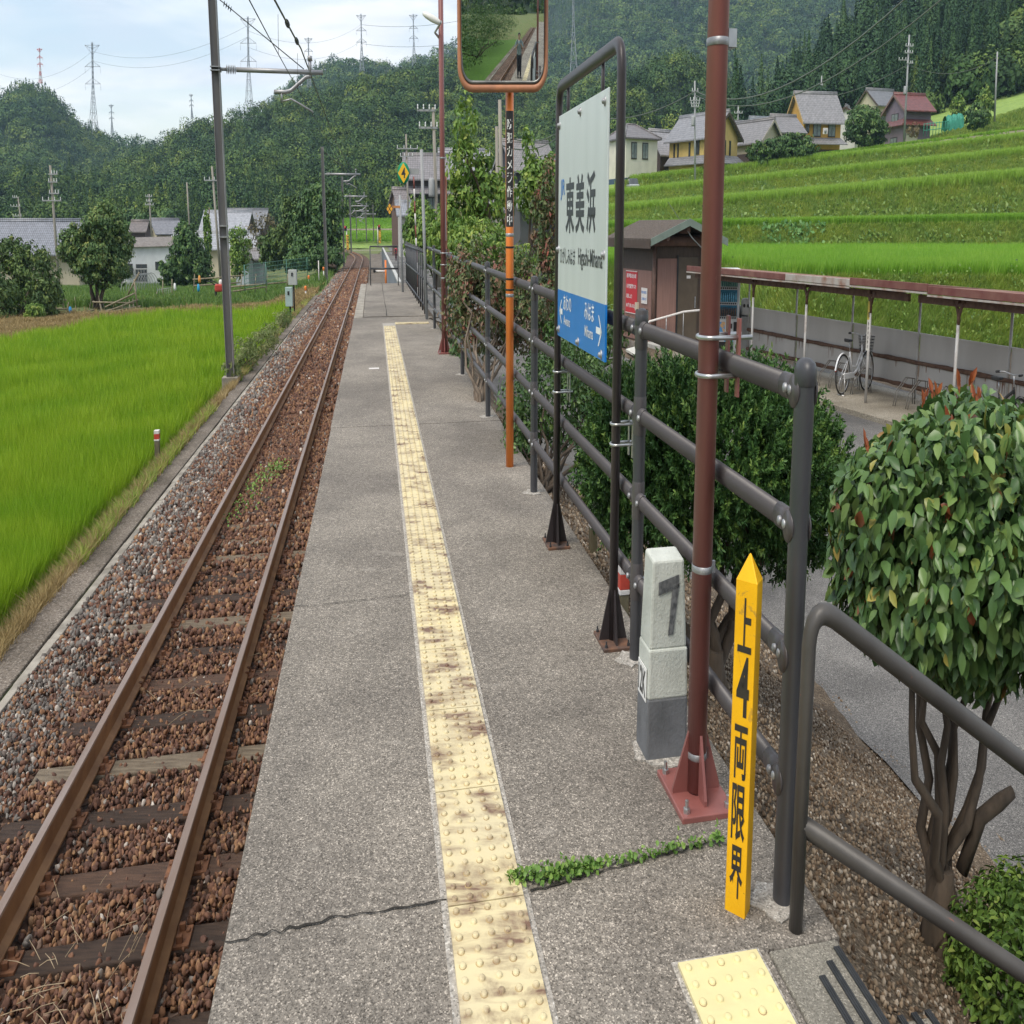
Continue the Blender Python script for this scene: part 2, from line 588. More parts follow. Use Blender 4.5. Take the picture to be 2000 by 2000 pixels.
# --- ground sheet
gx = np.unique(np.concatenate([np.linspace(-900, -60, 40), np.linspace(-60, 30, 181), np.linspace(30, 120, 46), np.linspace(120, 900, 30)]))
gy = np.unique(np.concatenate([np.linspace(-500, -40, 20), np.linspace(-40, 40, 161), np.linspace(40, 170, 105), np.linspace(170, 1500, 50)]))
XX, YY = np.meshgrid(gx, gy, indexing='ij')
Z = ground_z(XX, YY)
i = np.arange(len(gx) - 1)[:, None] * len(gy) + np.arange(len(gy) - 1)[None, :]
Q = np.stack([i, i + len(gy), i + len(gy) + 1, i + 1], -1).reshape(-1, 4)
ground = mesh_np('ground', np.stack([XX, YY, Z], -1).reshape(-1, 3), Q, mat=M['soil'], shade=True)
ground['kind'] = 'structure'
ground.data.materials.append(M['gravel'])
cx = XX[:-1, :-1].ravel() * 0 + (XX[:-1, :-1] + XX[1:, 1:]).ravel() / 2
cy = (YY[:-1, :-1] + YY[1:, 1:]).ravel() / 2
dd = cx * TN[0] + cy * TN[1]
ss = cx * TD[0] + cy * TD[1]
ground.data.polygons.foreach_set('material_index', ((dd > 1.0) & (dd < 40) & (ss < 42)).astype(np.int32))

def strip(name, pts_l, pts_r, mat, z=None, kind='structure'):
    V, F = [], []
    for a, b in zip(pts_l, pts_r):
        V += [a, b]
    F = [(2 * k, 2 * k + 1, 2 * k + 3, 2 * k + 2) for k in range(len(pts_l) - 1)]
    o = MB().add(V, F).build(name, mat)
    o['kind'] = kind
    return o

# bank beside the platform: fine gravel surface following the slope
bs = np.concatenate([np.linspace(-12, 14, 105), np.linspace(14.3, 36, 60)]); bd = np.concatenate([np.linspace(1.5, 5.0, 50)])
V = []
rr = sines(3, 12, 5.0)
for a in bs:
    for d in bd:
        p = TR(a, d)
        e = 0.035 * smooth(1.6, 2.0, d)
        V.append((p[0], p[1], max(-0.12 - (0.42 + .28 * smooth(8, 16, a)) * (d - 1.6), -1.376) + 0.012 + e * float(rr(np.array([[p[0], p[1], 0.]]))[0])))
nb_, na_ = len(bd), len(bs)
i = np.arange(na_ - 1)[:, None] * nb_ + np.arange(nb_ - 1)[None, :]
bank = mesh_np('gravel_bank', V, np.stack([i, i + 1, i + nb_ + 1, i + nb_], -1).reshape(-1, 4), mat=M['gravel'], shade=True)
bank['kind'] = 'structure'

def road_edge(s):
    return 4.55 - 1.1 * smooth(6, 16, s)
rs = np.concatenate([np.linspace(-30, 40, 71), [60, 90, 120, 150, 190]])
RZ = -1.352
jit = np.random.RandomState(4).normal(0, .05, len(rs))
def roadr(s):
    return 16.0 if s < 26 else (9.5 if s < 34 else 6.6)
strip('road', [TR(s, road_edge(s) + j, RZ) for s, j in zip(rs, jit)], [TR(s, roadr(s), RZ) for s in rs], M['asphalt'])

strip('path', [TR(s, 1.3, RZ + .006) for s in (35, 60, 90, 120, 158)], [TR(s, 5.4, RZ + .006) for s in (35, 60, 90, 120, 158)], M['asphalt'])
# --- platform
def slab(name, s0, s1, d0, d1, z0, z1, mat, bevel=0.0):
    o = MB().tbox(s0, s1, d0, d1, z0, z1).build(name, mat, bevel=bevel)
    o['kind'] = 'structure'
    return o
o = MB().prism([TR(a, b, -1.9) for a, b in ((-40, -.58), (-40, 1.62), (.548, 1.62), (.548, 1.332), (2.275, 1.332), (2.275, 1.62), (9.92, 1.62), (9.92, -.58))], (0, 0, 1.9)).build('platform', M['platform'], bevel=.004); o['kind'] = 'structure'
slab('platform', 9.928, 16.5, -.585, 1.62, -1.9, .001, M['platform'])
slab('platform', 16.508, 22.2, -.58, 1.62, -1.9, 0, M['platform'])
slab('platform', 22.21, 35.4, -.32, 1.5, -1.9, .012, M['platform'])
slab('platform', 22.21, 35.4, -.58, -.335, -1.9, .0, M['kerb'])

# dark cracks in the concrete
M['crack'] = pmat('crack_dirt', (.018, .016, .013), (.03, .026, .02), 30, .95)
def crack(pts, wd, seed, name='crack'):
    r = np.random.RandomState(seed)
    Pp = []
    for a, b in zip(pts[:-1], pts[1:]):
        for k in range(14):
            Pp.append(np.asarray(a) + (np.asarray(b) - np.asarray(a)) * k / 14)
    Pp.append(np.asarray(pts[-1]))
    L_, R_ = [], []
    for k, p in enumerate(Pp):
        t = Pp[min(k + 1, len(Pp) - 1)] - Pp[max(k - 1, 0)]
        t = t / np.linalg.norm(t)
        q = np.array((-t[1], t[0], 0))
        o = q * r.normal(0, .006)
        ww = wd * r.uniform(.35, 1.4)
        L_.append(p + o - q * ww); R_.append(p + o + q * ww)
    return strip(name, L_, R_, M['crack'])
crack([G(432, 1842, .004), G(660, 1790, .004), G(872, 1757, .004)], .0038, 1)
crack([G(1035, 1738, .004), G(1220, 1688, .004), G(1410, 1640, .004)], .0045, 2)
crack([G(545, 1188, .005), G(800, 1160, .005)], .003, 5)
crack([TR(28, -.3, .017), TR(28, 1.45, .017)], .01, 6)
crack([TR(22.3, .35, .017), TR(35.3, .35, .017)], .01, 7)
M['patch'] = speckle('pale_mortar', (.2, .19, .17), (.40, .37, .33), (.6, .57, .52), 150)

# --- steps down to the yard
steps = thing('concrete_steps', 'concrete steps with black ribbed treads going down from the platform', 'steps', TR(1.4, 1.4, 0))
mb = MB()
mb.tbox(.552, 2.27, 1.335, 1.60, -1.9, .001)
for k in range(1, 8):
    mb.tbox(.55, 2.20, 1.602 + .37 * (k - 1), 1.60 + .37 * k, -1.9, -.17 * k)
mb.build('tread', M['step'], steps, bevel=.006)
for k in range(0, 7):
    e = 1.60 + .37 * k
    for j, off in enumerate((.022, .078, .134)):
        m2 = MB()
        for q in (-.008, 0, .008):
            m2.tbox(.6, 2.235 - (.045 * j if k == 0 else .02), e - off + q - .0032, e - off + q + .0032, -.17 * k - .002, -.17 * k + .006)
        m2.build('anti_slip_strip', M['plastic_black'], steps)

# --- tactile tiles
def tile_mat(name, c, d, s):
    m, n, l, b = nodes_of(name)
    v = pos_node(n, l)
    f = noise(n, l, v, 5.0, 8, .62, .4)
    f2 = noise(n, l, pos_node(n, l, (1.2, 5, 1)), 3.0, 6, .6, .3)
    col = ramp(n, l, noise(n, l, v, 1.4, 3), [(.35, d), (.65, c)])
    mk = n.new('ShaderNodeMath'); mk.operation = 'MULTIPLY'
    l.new(ramp(n, l, f, [(.41, (0,)), (.58, (1,))]), mk.inputs[0])
    l.new(ramp(n, l, f2, [(.42, (0,)), (.60, (1,))]), mk.inputs[1])
    mk2 = n.new('ShaderNodeMath'); mk2.operation = 'MULTIPLY'
    l.new(mk.outputs[0], mk2.inputs[0]); mk2.inputs[1].default_value = s
    l.new(mixc(n, l, mk2.outputs[0], col, (.17, .095, .06)), b.inputs['Base Color'])
    b.inputs['Roughness'].default_value = .55
    bump(n, l, b, noise(n, l, v, 220, 3), .15, .001)
    return m
M['tile'] = tile_mat('worn_yellow_tile', (.68, .58, .33), (.60, .52, .33), 1.0)
M['tile_clean'] = tile_mat('clean_yellow_tile', (.70, .62, .32), (.67, .59, .32), .12)
M['stud_ring'] = pmat('stud_ring', (.30, .20, .11), (.46, .35, .17), 40, .9)  # brown for the flat rings around some of the studs
def make_tile(s0, s1, d0, d1, nx, ny, r, name, mat, label, group):
    mb = MB()
    g = .003
    mb.tbox(s0 + g, s1 - g, d0 + g, d1 - g, .001, .011)
    for a in range(nx):
        for b in range(ny):
            c = TR(s0 + (b + .5) * (s1 - s0) / ny, d0 + (a + .5) * (d1 - d0) / nx, .0105)
            mb.lathe(c, [(r, 0), (r * .93, .0052), (r * .55, .0064), (0.0001, .0066)], 10)
    rg = mb; rg.m = 1; q_ = random.Random(int(s0 * 100))
    for a in range(nx):
        for b in range(ny):
            if q_.random() < (.62 if mat is M['tile'] else .25):
                c = TR(s0 + (b + .5) * (s1 - s0) / ny, d0 + (a + .5) * (d1 - d0) / nx, .0113)
                k_ = q_.uniform(1.1, 1.28); sh = TD * q_.uniform(-.0022, .0005)
                rg.lathe(c + sh, [(r * .8, 0), (r * k_, 0)], 10)
    o = mb.build(name, [mat, M['stud_ring']], loc=TR(s0, d0, 0))
    return tag(o, label, 'tactile tile', group)
TL = 'worn yellow tactile tile in the long strip along the platform'
TG = 'yellow tactile tiles of the platform strip'
t0 = make_tile(2.63, 3.23, .225, .52, 5, 11, .0115, 'tactile_tile', M['tile'], 'nearest full yellow tactile tile, weeds growing over its corner', TG)
for k in range(-14, 29):
    if k == 0: continue
    lab = {-1: 'stained yellow tactile tile cut off by the bottom of the photo', 1: 'yellow tactile tile just beyond the one the weeds touch',
           2: 'yellow tactile tile with dark dirt lines beside the kilometre post', 3: 'yellow tactile tile with a large brown stain beside the numbered post'}.get(k, TL)
    dup(t0, TD * .6 * k, lab)
slab('mortar_bed', -6, 20.75, .203, .5405, -.05, .0025, M['patch'])
tl = make_tile(20.44, 20.74, .53, .83, 5, 5, .0115, 'tactile_tile', M['tile'], 'yellow tactile tile in the short cross strip at the far end', 'yellow tactile tiles of the cross strip')
for k in (1, 2):
    dup(tl, TN * .3 * k)
t2 = make_tile(1.97, 2.27, .99, 1.29, 5, 5, .0115, 'tactile_tile', M['tile_clean'], 'clean pale yellow tactile tile at the head of the steps', 'yellow tactile tiles at the steps')
for k in range(1, 4):
    dup(t2, -TD * .3 * k, 'pale yellow tactile tile behind the one at the head of the steps')
slab('mortar_bed', 1.0, 2.285, .975, 1.302, -.05, .0025, M['patch'])

# --- trackbed, kerb and wall on the field side
V = []
pr = [(-4.02, -1.62), (-3.98, -1.46), (-3.6, -1.395), (-3.1, -1.385), (-2.09, -1.40), (-1.1, -1.385), (-.6, -1.37), (-.575, -1.7)]
S_ = [-45, 0, 40, 110]
for s in S_:
    for d, z in pr:
        V.append(TR(s, d, z))
k = len(pr)
F = [(a * k + b, a * k + b + 1, (a + 1) * k + b + 1, (a + 1) * k + b) for a in range(len(S_) - 1) for b in range(k - 1)]
def centre(s):           # the line bends left far away
    b = max(0.0, s - 112.0)
    return s, -2.093 - b * b / 700.0
for s in (118, 126, 134, 142, 150, 158, 166, 175, 185):
    c = centre(s)[1]
    a = len(V)
    for d, z in pr:
        V.append(TR(s, d + 2.093 + c if d < -.6 else c + 1.55, z))
    F += [(a - k + b, a - k + b + 1, a + b + 1, a + b) for b in range(k - 1)]
tb = MB().add(V, F).build('trackbed', M['trackbed']); tb['kind'] = 'structure'
wl = MB()
for s in np.arange(-20, 60, 2.0):
    wl.tbox(s + .006, s + 1.994, -4.53, -4.14, -2.6, -1.425)
wl = wl.build('retaining_wall', M['wall_top'], loc=TR(5, -4.3, -1.6), bevel=.01)
tag(wl, 'low concrete retaining wall between the ballast and the rice field', 'wall')
kb = MB()
r = random.Random(2)
for s in np.arange(-20, 48, 1.0):
    kb.tbox(s + .004, s + .996, -4.085 + r.uniform(-.008, .008), -3.985 + r.uniform(-.008, .008), -1.8, -1.412 + r.uniform(-.006, .006))
kb = kb.build('kerb_strip', M['kerb'], bevel=.006); kb['kind'] = 'structure'

o = MB()
o.add([TR(35.5, -.57, -1.42), TR(35.5, 1.1, -1.42), TR(150, 1.6, -1.42), TR(150, -.6, -1.42)], [(0, 1, 2, 3)])
o = o.build('cess', M['wall_top']); o['kind'] = 'structure'
# --- rails
M['rail'] = pmat('rusty_rail', (.36, .20, .095), (.24, .125, .06), 5, .7, .1, .25, 60)
M['railhead'] = pmat('polished_rail_head', (.34, .26, .22), (.25, .16, .11), 3, .42, .6, stretch=(1, .1, 1))
M['rust'] = pmat('rust', (.22, .10, .05), (.11, .05, .028), 14, .85, bmp=.4)
def rail(dc, label):
    prof = [(-.062, 0, 0), (.062, 0, 0), (.062, .012, 0), (.012, .03, 0), (.009, .104, 0), (.033, .114, 0), (.0335, .141, 1), (.027, .149, 1), (-.027, .149, 1), (-.0335, .141, 0), (-.033, .114, 0), (-.009, .104, 0), (-.012, .03, 0), (-.062, .012, 0)]
    S = list(np.arange(-44, 112, 4.0)) + list(np.arange(112, 186, 6.0))
    V = []
    for s in S:
        c = centre(s)[1]
        for d, z, q in prof:
            V.append(TR(s, c + (dc + 2.093) + d, RAILZ - .149 + z))
    n = len(prof)
    mb = MB()
    F0, F1 = [], []
    for a in range(len(S) - 1):
        for b in range(n):
            f = (a * n + b, a * n + (b + 1) % n, (a + 1) * n + (b + 1) % n, (a + 1) * n + b)
            (F1 if b in (6, 7, 8) else F0).append(f)
    mb.add(V, F0 + F1)
    mb.mi = [0] * len(F0) + [1] * len(F1)
    return tag(mb.build('rail', [M['rail'], M['railhead']], loc=TR(0, dc, RAILZ)), label, 'rail')
rail(-2.650, 'rusty left rail of the track, next to the grey ballast')
rail(-1.536, 'rusty right rail of the track, nearer the platform')

# --- sleepers
def wood(name, c1, c2):
    return pmat(name, c1, c2, 3.0, .9, bmp=.8, bscale=30, stretch=(2, 16, 8), lo=.3, hi=.7, bdist=.008)
WOODS = [wood('dark_sleeper', (.075, .048, .034), (.03, .02, .016)), wood('brown_sleeper', (.13, .075, .05), (.055, .034, .025)), wood('grey_sleeper', (.24, .195, .14), (.11, .085, .06))]
def sleeper(s, w, L0, L1, top, mat, label):
    o = thing('sleeper', label, 'sleeper', TR(s, -2.09, top), 'wooden sleepers under the rails')
    MB().tbox(s - .105, s + .105, L0, L1, -1.62, top).build('beam', mat, o, bevel=.008)
    for dc in (-2.650, -1.536):
        m = MB()
        m.tbox(s - .085, s + .085, dc - .155, dc + .155, top - .004, top + .014)
        for a in (-1, 1):
            for b in (-1, 1):
                m.tbox(s + a * .05 - .014, s + a * .05 + .014, dc + b * .088 - .02, dc + b * .088 + .02, top + .01, top + .045)
            m.tbox(s + .02, s + .05, dc + a * .13 - .012, dc + a * .13 + .012, top + .012, top + .024)
        m.build('tie_plate', M['rust'], o, bevel=.003)
    return o
rs_ = random.Random(11)
protos = {}
GREYS = {4, 8, 12}
for k in range(56):
    s = 4.59 + .66 * k + rs_.uniform(-.02, .02)
    kind = 2 if (k in GREYS or (k > 6 and rs_.random() < .12)) else rs_.choice((0, 0, 1))
    dz = rs_.uniform(-.008, .006) - (0.0 if k < 22 else .004 * min(k - 22, 6))
    lab = {2: 'weathered grey wooden sleeper half buried in rusty ballast', 0: 'dark wooden sleeper half buried in rusty ballast', 1: 'reddish brown wooden sleeper half buried in rusty ballast'}[kind]
    if k == 0: lab, kind = 'dark broad wooden sleeper under the twigs, nearest whole one', 0
    if k == 4: lab = 'pale grey cracked sleeper nearest to the bottom of the photo'
    if kind not in protos:
        protos[kind] = (sleeper(s, .2, -3.16, -1.03, -1.360 + dz, WOODS[kind], lab), s, dz)
    else:
        o, s0, z0 = protos[kind]
        dup(o, TD * (s - s0) + TN * rs_.uniform(-.05, .05) + np.array((0, 0, dz - z0)), lab)

# --- ballast stones
def stones(name, pts, size, mat, seed, fine, rndv):
    r = np.random.RandomState(seed)
    import bmesh
    bm = bmesh.new()
    bmesh.ops.create_icosphere(bm, subdivisions=2 if fine else 1, radius=1)
    bm.verts.ensure_lookup_table()
    B = np.array([v.co[:] for v in bm.verts]); T = np.array([[v.index for v in f.verts] for f in bm.faces])
    bm.free()
    vs = []
    for q in range(12):
        R = B.copy()
        for _ in range(13 if fine else 4):          # chop flat facets
            nrm = unit(r.normal(0, 1, 3)); h = r.uniform(.38, .74)
            dq = R @ nrm - h
            R = R - np.where(dq > 0, dq, 0)[:, None] * nrm
        vs.append(R)
    n = len(pts)
    kind = r.randint(0, 12, n)
    A = np.stack(vs)[kind]
    sc = size * r.uniform(.55, 1.3, n)[:, None] * r.uniform(.65, 1.15, (n, 3))
    A = A * sc[:, None, :]
    q = unit(r.normal(0, 1, (n, 4)))
    w_, x, y, z = q.T
    Rm = np.stack([1 - 2 * (y * y + z * z), 2 * (x * y - z * w_), 2 * (x * z + y * w_), 2 * (x * y + z * w_), 1 - 2 * (x * x + z * z), 2 * (y * z - x * w_), 2 * (x * z - y * w_), 2 * (y * z + x * w_), 1 - 2 * (x * x + y * y)], 1).reshape(n, 3, 3)
    A = np.einsum('nij,nkj->nki', Rm, A) + pts[:, None, :]
    F = (T[None] + (np.arange(n) * len(B))[:, None, None]).reshape(-1, 3)
    o = mesh_np(name, A.reshape(-1, 3), None, F, mat=mat, rnd=np.repeat(rndv, len(T)))
    o['kind'] = 'stuff'
    o['label'] = name.replace('_', ' ')
    return o
def stone_mat(name, stops):
    m, n, l, b = nodes_of(name)
    a = n.new('ShaderNodeAttribute'); a.attribute_name = 'rnd'
    col = ramp(n, l, a.outputs['Fac'], stops)
    f = noise(n, l, pos_node(n, l), 60, 4)
    l.new(mixc(n, l, .6, col, ramp(n, l, f, [(.3, (.6,)), (.7, (1.3,))]), 'MULTIPLY'), b.inputs['Base Color'])
    b.inputs['Roughness'].default_value = .85
    b.inputs['Specular IOR Level'].default_value = .25
    return m
M['stone'] = stone_mat('ballast_stone', [(0, (.06, .034, .027)), (.14, (.12, .066, .05)), (.34, (.17, .088, .058)), (.47, (.25, .135, .075)), (.53, (.33, .20, .11)), (.56, (.16, .115, .10)), (.62, (.115, .10, .09)), (.8, (.19, .175, .16)), (.94, (.31, .28, .245)), (1, (.5, .45, .4))])
rb = np.random.RandomState(8)
def ballast(n, s0, s1, seed, fine, size):
    r = np.random.RandomState(seed)
    s = s0 + (s1 - s0) * r.uniform(0, 1, n) ** 1.0
    d = r.uniform(-3.99, -.6, n)
    z = np.interp(d, [-4.0, -3.6, -3.1, -2.09, -1.1, -.6], [-1.455, -1.395, -1.385, -1.39, -1.378, -1.365])
    # stones sit a little higher between the sleepers
    ph = np.abs(((s - 4.59) / .66 + .5) % 1 - .5) * .66
    on = (ph < .125) & (d > -3.2) & (d < -1.0)
    z = np.where(on, z + .012, z + .018) + r.uniform(-.015, .016, n)
    keep = ~(on & (r.uniform(0, 1, n) < np.where(s < 7.5, .86, np.where(s < 12, .62, .25))))
    keep &= ~((np.abs(d + 2.65) < .075) | (np.abs(d + 1.536) < .075))
    p = (s[:, None] * TD + d[:, None] * TN); p[:, 2] = z
    grey = (1 - smooth(-3.5, -2.9, d)) * .60 + .04 + .1 * smooth(-.9, -.6, d)
    g = r.uniform(0, 1, n) < grey
    rv = np.where(g, .6 + .4 * r.uniform(0, 1, n) ** 1.4, .56 * r.uniform(0, 1, n) ** .8)
    rv = np.where(r.uniform(0, 1, n) < .006, 1.0, rv)
    return stones('ballast', p[keep], size, M['stone'], seed, fine, rv[keep])
ballast(25000, 3.2, 9.5, 1, True, .028)
ballast(24000, 9.5, 21, 2, False, .034)
ballast(15000, 21, 44, 3, False, .055)
ballast(11000, 44, 95, 4, False, .10)

M['grit'] = stone_mat('bank_grit', [(0, (.07, .045, .028)), (.4, (.17, .12, .078)), (.75, (.26, .20, .14)), (.95, (.38, .32, .25)), (1, (.55, .5, .43))])
def grit(n, s0, s1, size, seed, p=1.0):
    r = np.random.RandomState(seed)
    s = s0 + (s1 - s0) * r.uniform(0, 1, n) ** p; d = 1.6 + 3.2 * r.uniform(0, 1, n) ** 1.1
    pp = s[:, None] * TD + d[:, None] * TN
    pp[:, 2] = np.maximum(-.12 - (.42 + .28 * smooth(8, 16, s)) * (d - 1.6), -1.376) + .016 + .03 * rr(np.stack([pp[:, 0], pp[:, 1], 0 * s], 1))
    stones('grit', pp, size, M['grit'], seed, False, r.uniform(0, 1, n))
grit(22000, 1.2, 6.5, .011, 61)
grit(9000, 6.5, 14, .018, 62)
# --- railing along the platform
M['rail_paint'] = pmat('dark_brown_grey_paint', (.068, .060, .062), (.050, .045, .047), 2.0, .42, .0, .12, 60, spec=.5, chips=[((.16, .10, .07), 26, .70), ((.2, .19, .18), 60, .72)])
M['post_paint'] = pmat('charcoal_post_paint', (.048, .048, .054), (.036, .037, .041), 3, .42, .0, .12, 70, spec=.5, chips=[((.15, .14, .13), 45, .72)])
M['bolt'] = pmat('dull_zinc', (.42, .43, .44), (.26, .26, .27), 20, .5, .6)
M['steel'] = pmat('bright_galvanised', (.62, .62, .61), (.42, .42, .42), 9, .32, .85)
railing = thing('platform_railing', 'dark four-rail metal railing along the platform edge', 'railing', TR(2.45, 1.488, 0))
RZS = (1.10, .824, .547, .274)
PS = [2.45, 4.14, 7.1, 10.15, 13.2, 16.3, 19.4]
for q, s in enumerate(PS):
    c = TR(s, 1.488)
    m = MB()
    rad = .034
    m.lathe(c, [(rad, -.02), (rad, 1.118)], 20)
    po = m.build('post', M['post_paint'], railing)
    MB().lathe(c, [(rad + .001, 1.112), (rad + .0035, 1.116), (rad + .0035, 1.145), (rad * .92, 1.158), (rad * .5, 1.166), (.0001, 1.168)], 20).build('cap', M['post_paint'], po)
    for z in RZS:
        for a, dz in ((-.068, .012), (.068, -.012)) if s > 2.6 else ((.075, .0), (.04, -.012)):
            MB().lathe(c + TD * a - TN * .0345 + np.array((0, 0, z + dz * 0)), [(.0105, -.006), (.0105, .003), (.006, .0065), (.0001, .0075)], 10, axis=-TN).build('bolt', M['bolt'], po)
        if s < 8: MB().lathe(c + TN * .034 + np.array((0, 0, z)), [(.013, -.004), (.013, .008), (.005, .013), (.0001, .0135)], 8, axis=TN).build('bolt', M['bolt'], po)
for z in RZS:
    m = MB()
    m.tube([TR(2.50, 1.488, z), TR(21.6, 1.488, z)], .0255, 18)
    m.build('rail', M['rail_paint'], railing)
    for s in PS[1:]:
        sl = MB()
        sl.lathe(TR(s, 1.488, z - .062), [(.0352, 0), (.0362, .003), (.0362, .121), (.0352, .124)], 18)
        sl.tube([TR(s - .085, 1.488, z), TR(s + .085, 1.488, z)], .0285, 16)
        sl.build('rail_sleeve', M['rail_paint'], railing)
    sl = MB()
    sl.tube([TR(2.49, 1.488, z), TR(2.585, 1.488, z)], .0275, 16)
    sl.lathe(TR(2.466, 1.4565, z), [(.0001, -.004), (.034, -.004), (.034, .004), (.0001, .004)], 18, axis=TN)
    sl.lathe(TR(2.455, 1.5195, z), [(.0001, -.003), (.033, -.003), (.033, .003), (.0001, .003)], 18, axis=TN)
    sl.build('rail_sleeve', M['rail_paint'], railing)

for q, s in enumerate(PS):
    q_ = random.Random(q)
    m = MB(); m.prism([TR(s + math.sin(t) * (.075 + q_.uniform(-.02, .03)), 1.47 + math.cos(t) * (.085 + q_.uniform(-.02, .03)), .0008) for t in np.linspace(6.28, 0, 17)[:-1]], (0, 0, .004))
    o = m.build('mortar_patch', M['patch']); o['kind'] = 'structure'
# second, closer-barred railing beyond, and the end barrier
r2 = thing('end_railing', 'dark upright-barred railing where the platform ends', 'railing', TR(22, 1.45, 0))
for z in (1.02, .58, .15):
    MB().tube([TR(21.7, 1.46, z), TR(35.2, 1.40, z - .05)], .02, 8).build('rail', M['post_paint'], r2)
for s in np.arange(22.6, 35.3, 1.05):
    MB().tube([TR(s, 1.455, -.05), TR(s, 1.455, 1.06)], .024, 8).build('post', M['post_paint'], r2)
bar = MB()
for s in np.arange(27.0, 35.2, .35):
    bar.tube([TR(s, 1.44, .1), TR(s, 1.44, 1.0)], .009, 5)
bar.build('bars', M['post_paint'], r2)
gt = thing('end_barrier', 'black two-rail barrier across the far end of the platform', 'barrier', TR(35.2, .5, 0))
a, b = P(724, 555, 33.6), P(778, 555, 33.6)
ga = np.array((a[0], a[1], 0)); gb = np.array((b[0], b[1], 0))
for z in (.95, .42):
    MB().tube([ga + (0, 0, z), gb + (0, 0, z)], .022, 8).build('rail', M['post_paint'], gt)
for p in (ga, gb):
    MB().tube([p + (0, 0, -.3), p + (0, 0, .96)], .022, 8).build('post', M['post_paint'], gt)

# --- handrail of the steps
M['hand_paint'] = pmat('worn_dark_handrail_paint', (.085, .079, .074), (.058, .053, .049), 4, .45, .1, .15, 40, chips=[((.20, .075, .05), 22, .67), ((.22, .2, .18), 50, .72)])
hr = thing('stair_handrail', 'worn dark pipe handrail going down beside the steps', 'handrail', TR(2.33, 1.475, 0))
c = lambda k, z: TR(2.33, 1.475 + k, z)
def bend(a, b, e, n=7):
    a, b, e = map(np.asarray, (a, b, e))
    return [(1 - t) ** 2 * a + 2 * t * (1 - t) * b + t * t * e for t in np.linspace(0, 1, n)]
top = .70
MB().tube([c(0, -.02), c(0, top - .10)] + bend(c(0, top - .09), c(.005, top), c(.09, top - .035)) + [c(2.9, top - .03 - .44 * 2.85), c(3.0, top - .06 - .44 * 2.9), c(3.02, -1.4)], .0235, 16).build('top_rail', M['hand_paint'], hr)
MB().tube([c(0, .235), c(3.0, .235 - .44 * 3.0)], .0235, 14).build('lower_rail', M['hand_paint'], hr)
MB().tube([c(1.5, top - .03 - .44 * 1.45), c(1.5, -.9)], .02, 12).build('post', M['hand_paint'], hr)
M['redpaint'] = pmat('red_paint', (.55, .07, .045), (.4, .05, .03), 9, .5)

# --- brown-red lamp posts
M['brownred'] = pmat('brown_red_paint', (.27, .098, .085), (.20, .07, .062), 2.2, .42, .0, .08, 90, stretch=(3, 3, .6), spec=.5, chips=[((.48, .36, .33), 16, .71), ((.36, .19, .16), 7, .66)])
def lamp_post(s, d, label, height, rad, bands, ubolts, lamp):
    o = thing('lamp_post', label, 'lamp post', TR(s, d, 0), 'brown red lamp posts of the platform')
    b = TR(s, d)
    MB().tube([b + (0, 0, .02), b + (0, 0, height)], [rad, rad * .93], 28).build('pole', M['brownred'], o)
    pl = MB().tbox(s - .155, s + .155, d - .125, d + .125, -.002, .016).build('base_plate', M['brownred'], o, bevel=.003)
    rb_ = MB()
    for ax in (TD, TN):
        for sg in (-1, 1):
            q = np.cross(ax, (0, 0, 1)) * .006
            A = b + ax * sg * rad * .9; B_ = b + ax * sg * (rad + .068)
            pts = [A + (0, 0, .015), B_ + (0, 0, .015), B_ + (0, 0, .03), A + (0, 0, .185)]
            rb_.prism([p - q for p in pts], 2 * q)
    rb_.build('gusset', M['brownred'], o)
    for sa in (-1, 1):
        for da in (-1, 1):
            m = MB()
            m.lathe(TR(s + sa * .125, d + da * .095, .014), [(.015, 0), (.015, .014), (.008, .015), (.008, .034), (.0001, .035)], 6, sm=False)
            m.build('anchor_bolt', M['steel'], o)
    for z in bands:
        m = MB()
        m.lathe(b + (0, 0, z), [(rad + .0005, -.009), (rad + .002, -.008), (rad + .002, .008), (rad + .0005, .009)], 24)
        m.box(b + TN * (rad + .006) + (0, 0, z), (.02, .012, .03), TH)
        m.build('band', M['bolt'], o)
    for z in ubolts:
        m = MB()
        rr_ = rad + .007
        arc = [b + TN * rr_ * math.cos(t) + TD * rr_ * math.sin(t) + (0, 0, z) for t in np.linspace(math.pi / 2, 3 * math.pi / 2, 12)]
        m.tube([arc[0] + TN * .17] + arc + [arc[-1] + TN * .17], .006, 8)
        m.build('u_bolt', M['steel'], o)
    if ubolts:
        m = MB()
        for sg in (-1, 1):
            m.tbox(s + sg * (rad + .007) - .012, s + sg * (rad + .007) + .012, d + .105, d + .115, min(ubolts) - .05, max(ubolts) + .045)
        m.build('clamp_plate', M['brownred'], o)
    return o
lp = lamp_post(3.03, 1.388, 'tall brown red lamp post on a bolted plate, nearest to the camera', 5.2, .0425, (.60, .115, 1.83), (1.165, 1.075), True)
for sg, zz in ((0, 1.84),):
    MB().tbox(3.03 - .015, 3.03 + .015, 1.388 + .04, 1.388 + .075, zz - .02, zz + .02).build('band_clip', M['steel'], lp)
lp2 = lamp_post(15.56, 1.385, 'distant brown red lamp post with a white lamp arm, left of the mirror', 5.2, .052, (2.17, .85), (1.13, 1.0), True)
m = MB()
b = TR(15.56, 1.385)
hd = P(843, 33, 15.3)
m.tube([b + (0, 0, 3.42), b + (-.12, 0, 3.5), hd + (.18, 0, -.05)], .018, 8)
m.build('lamp_arm', pmat('pale_lamp_arm', (.5, .5, .47)), lp2)
m = MB()
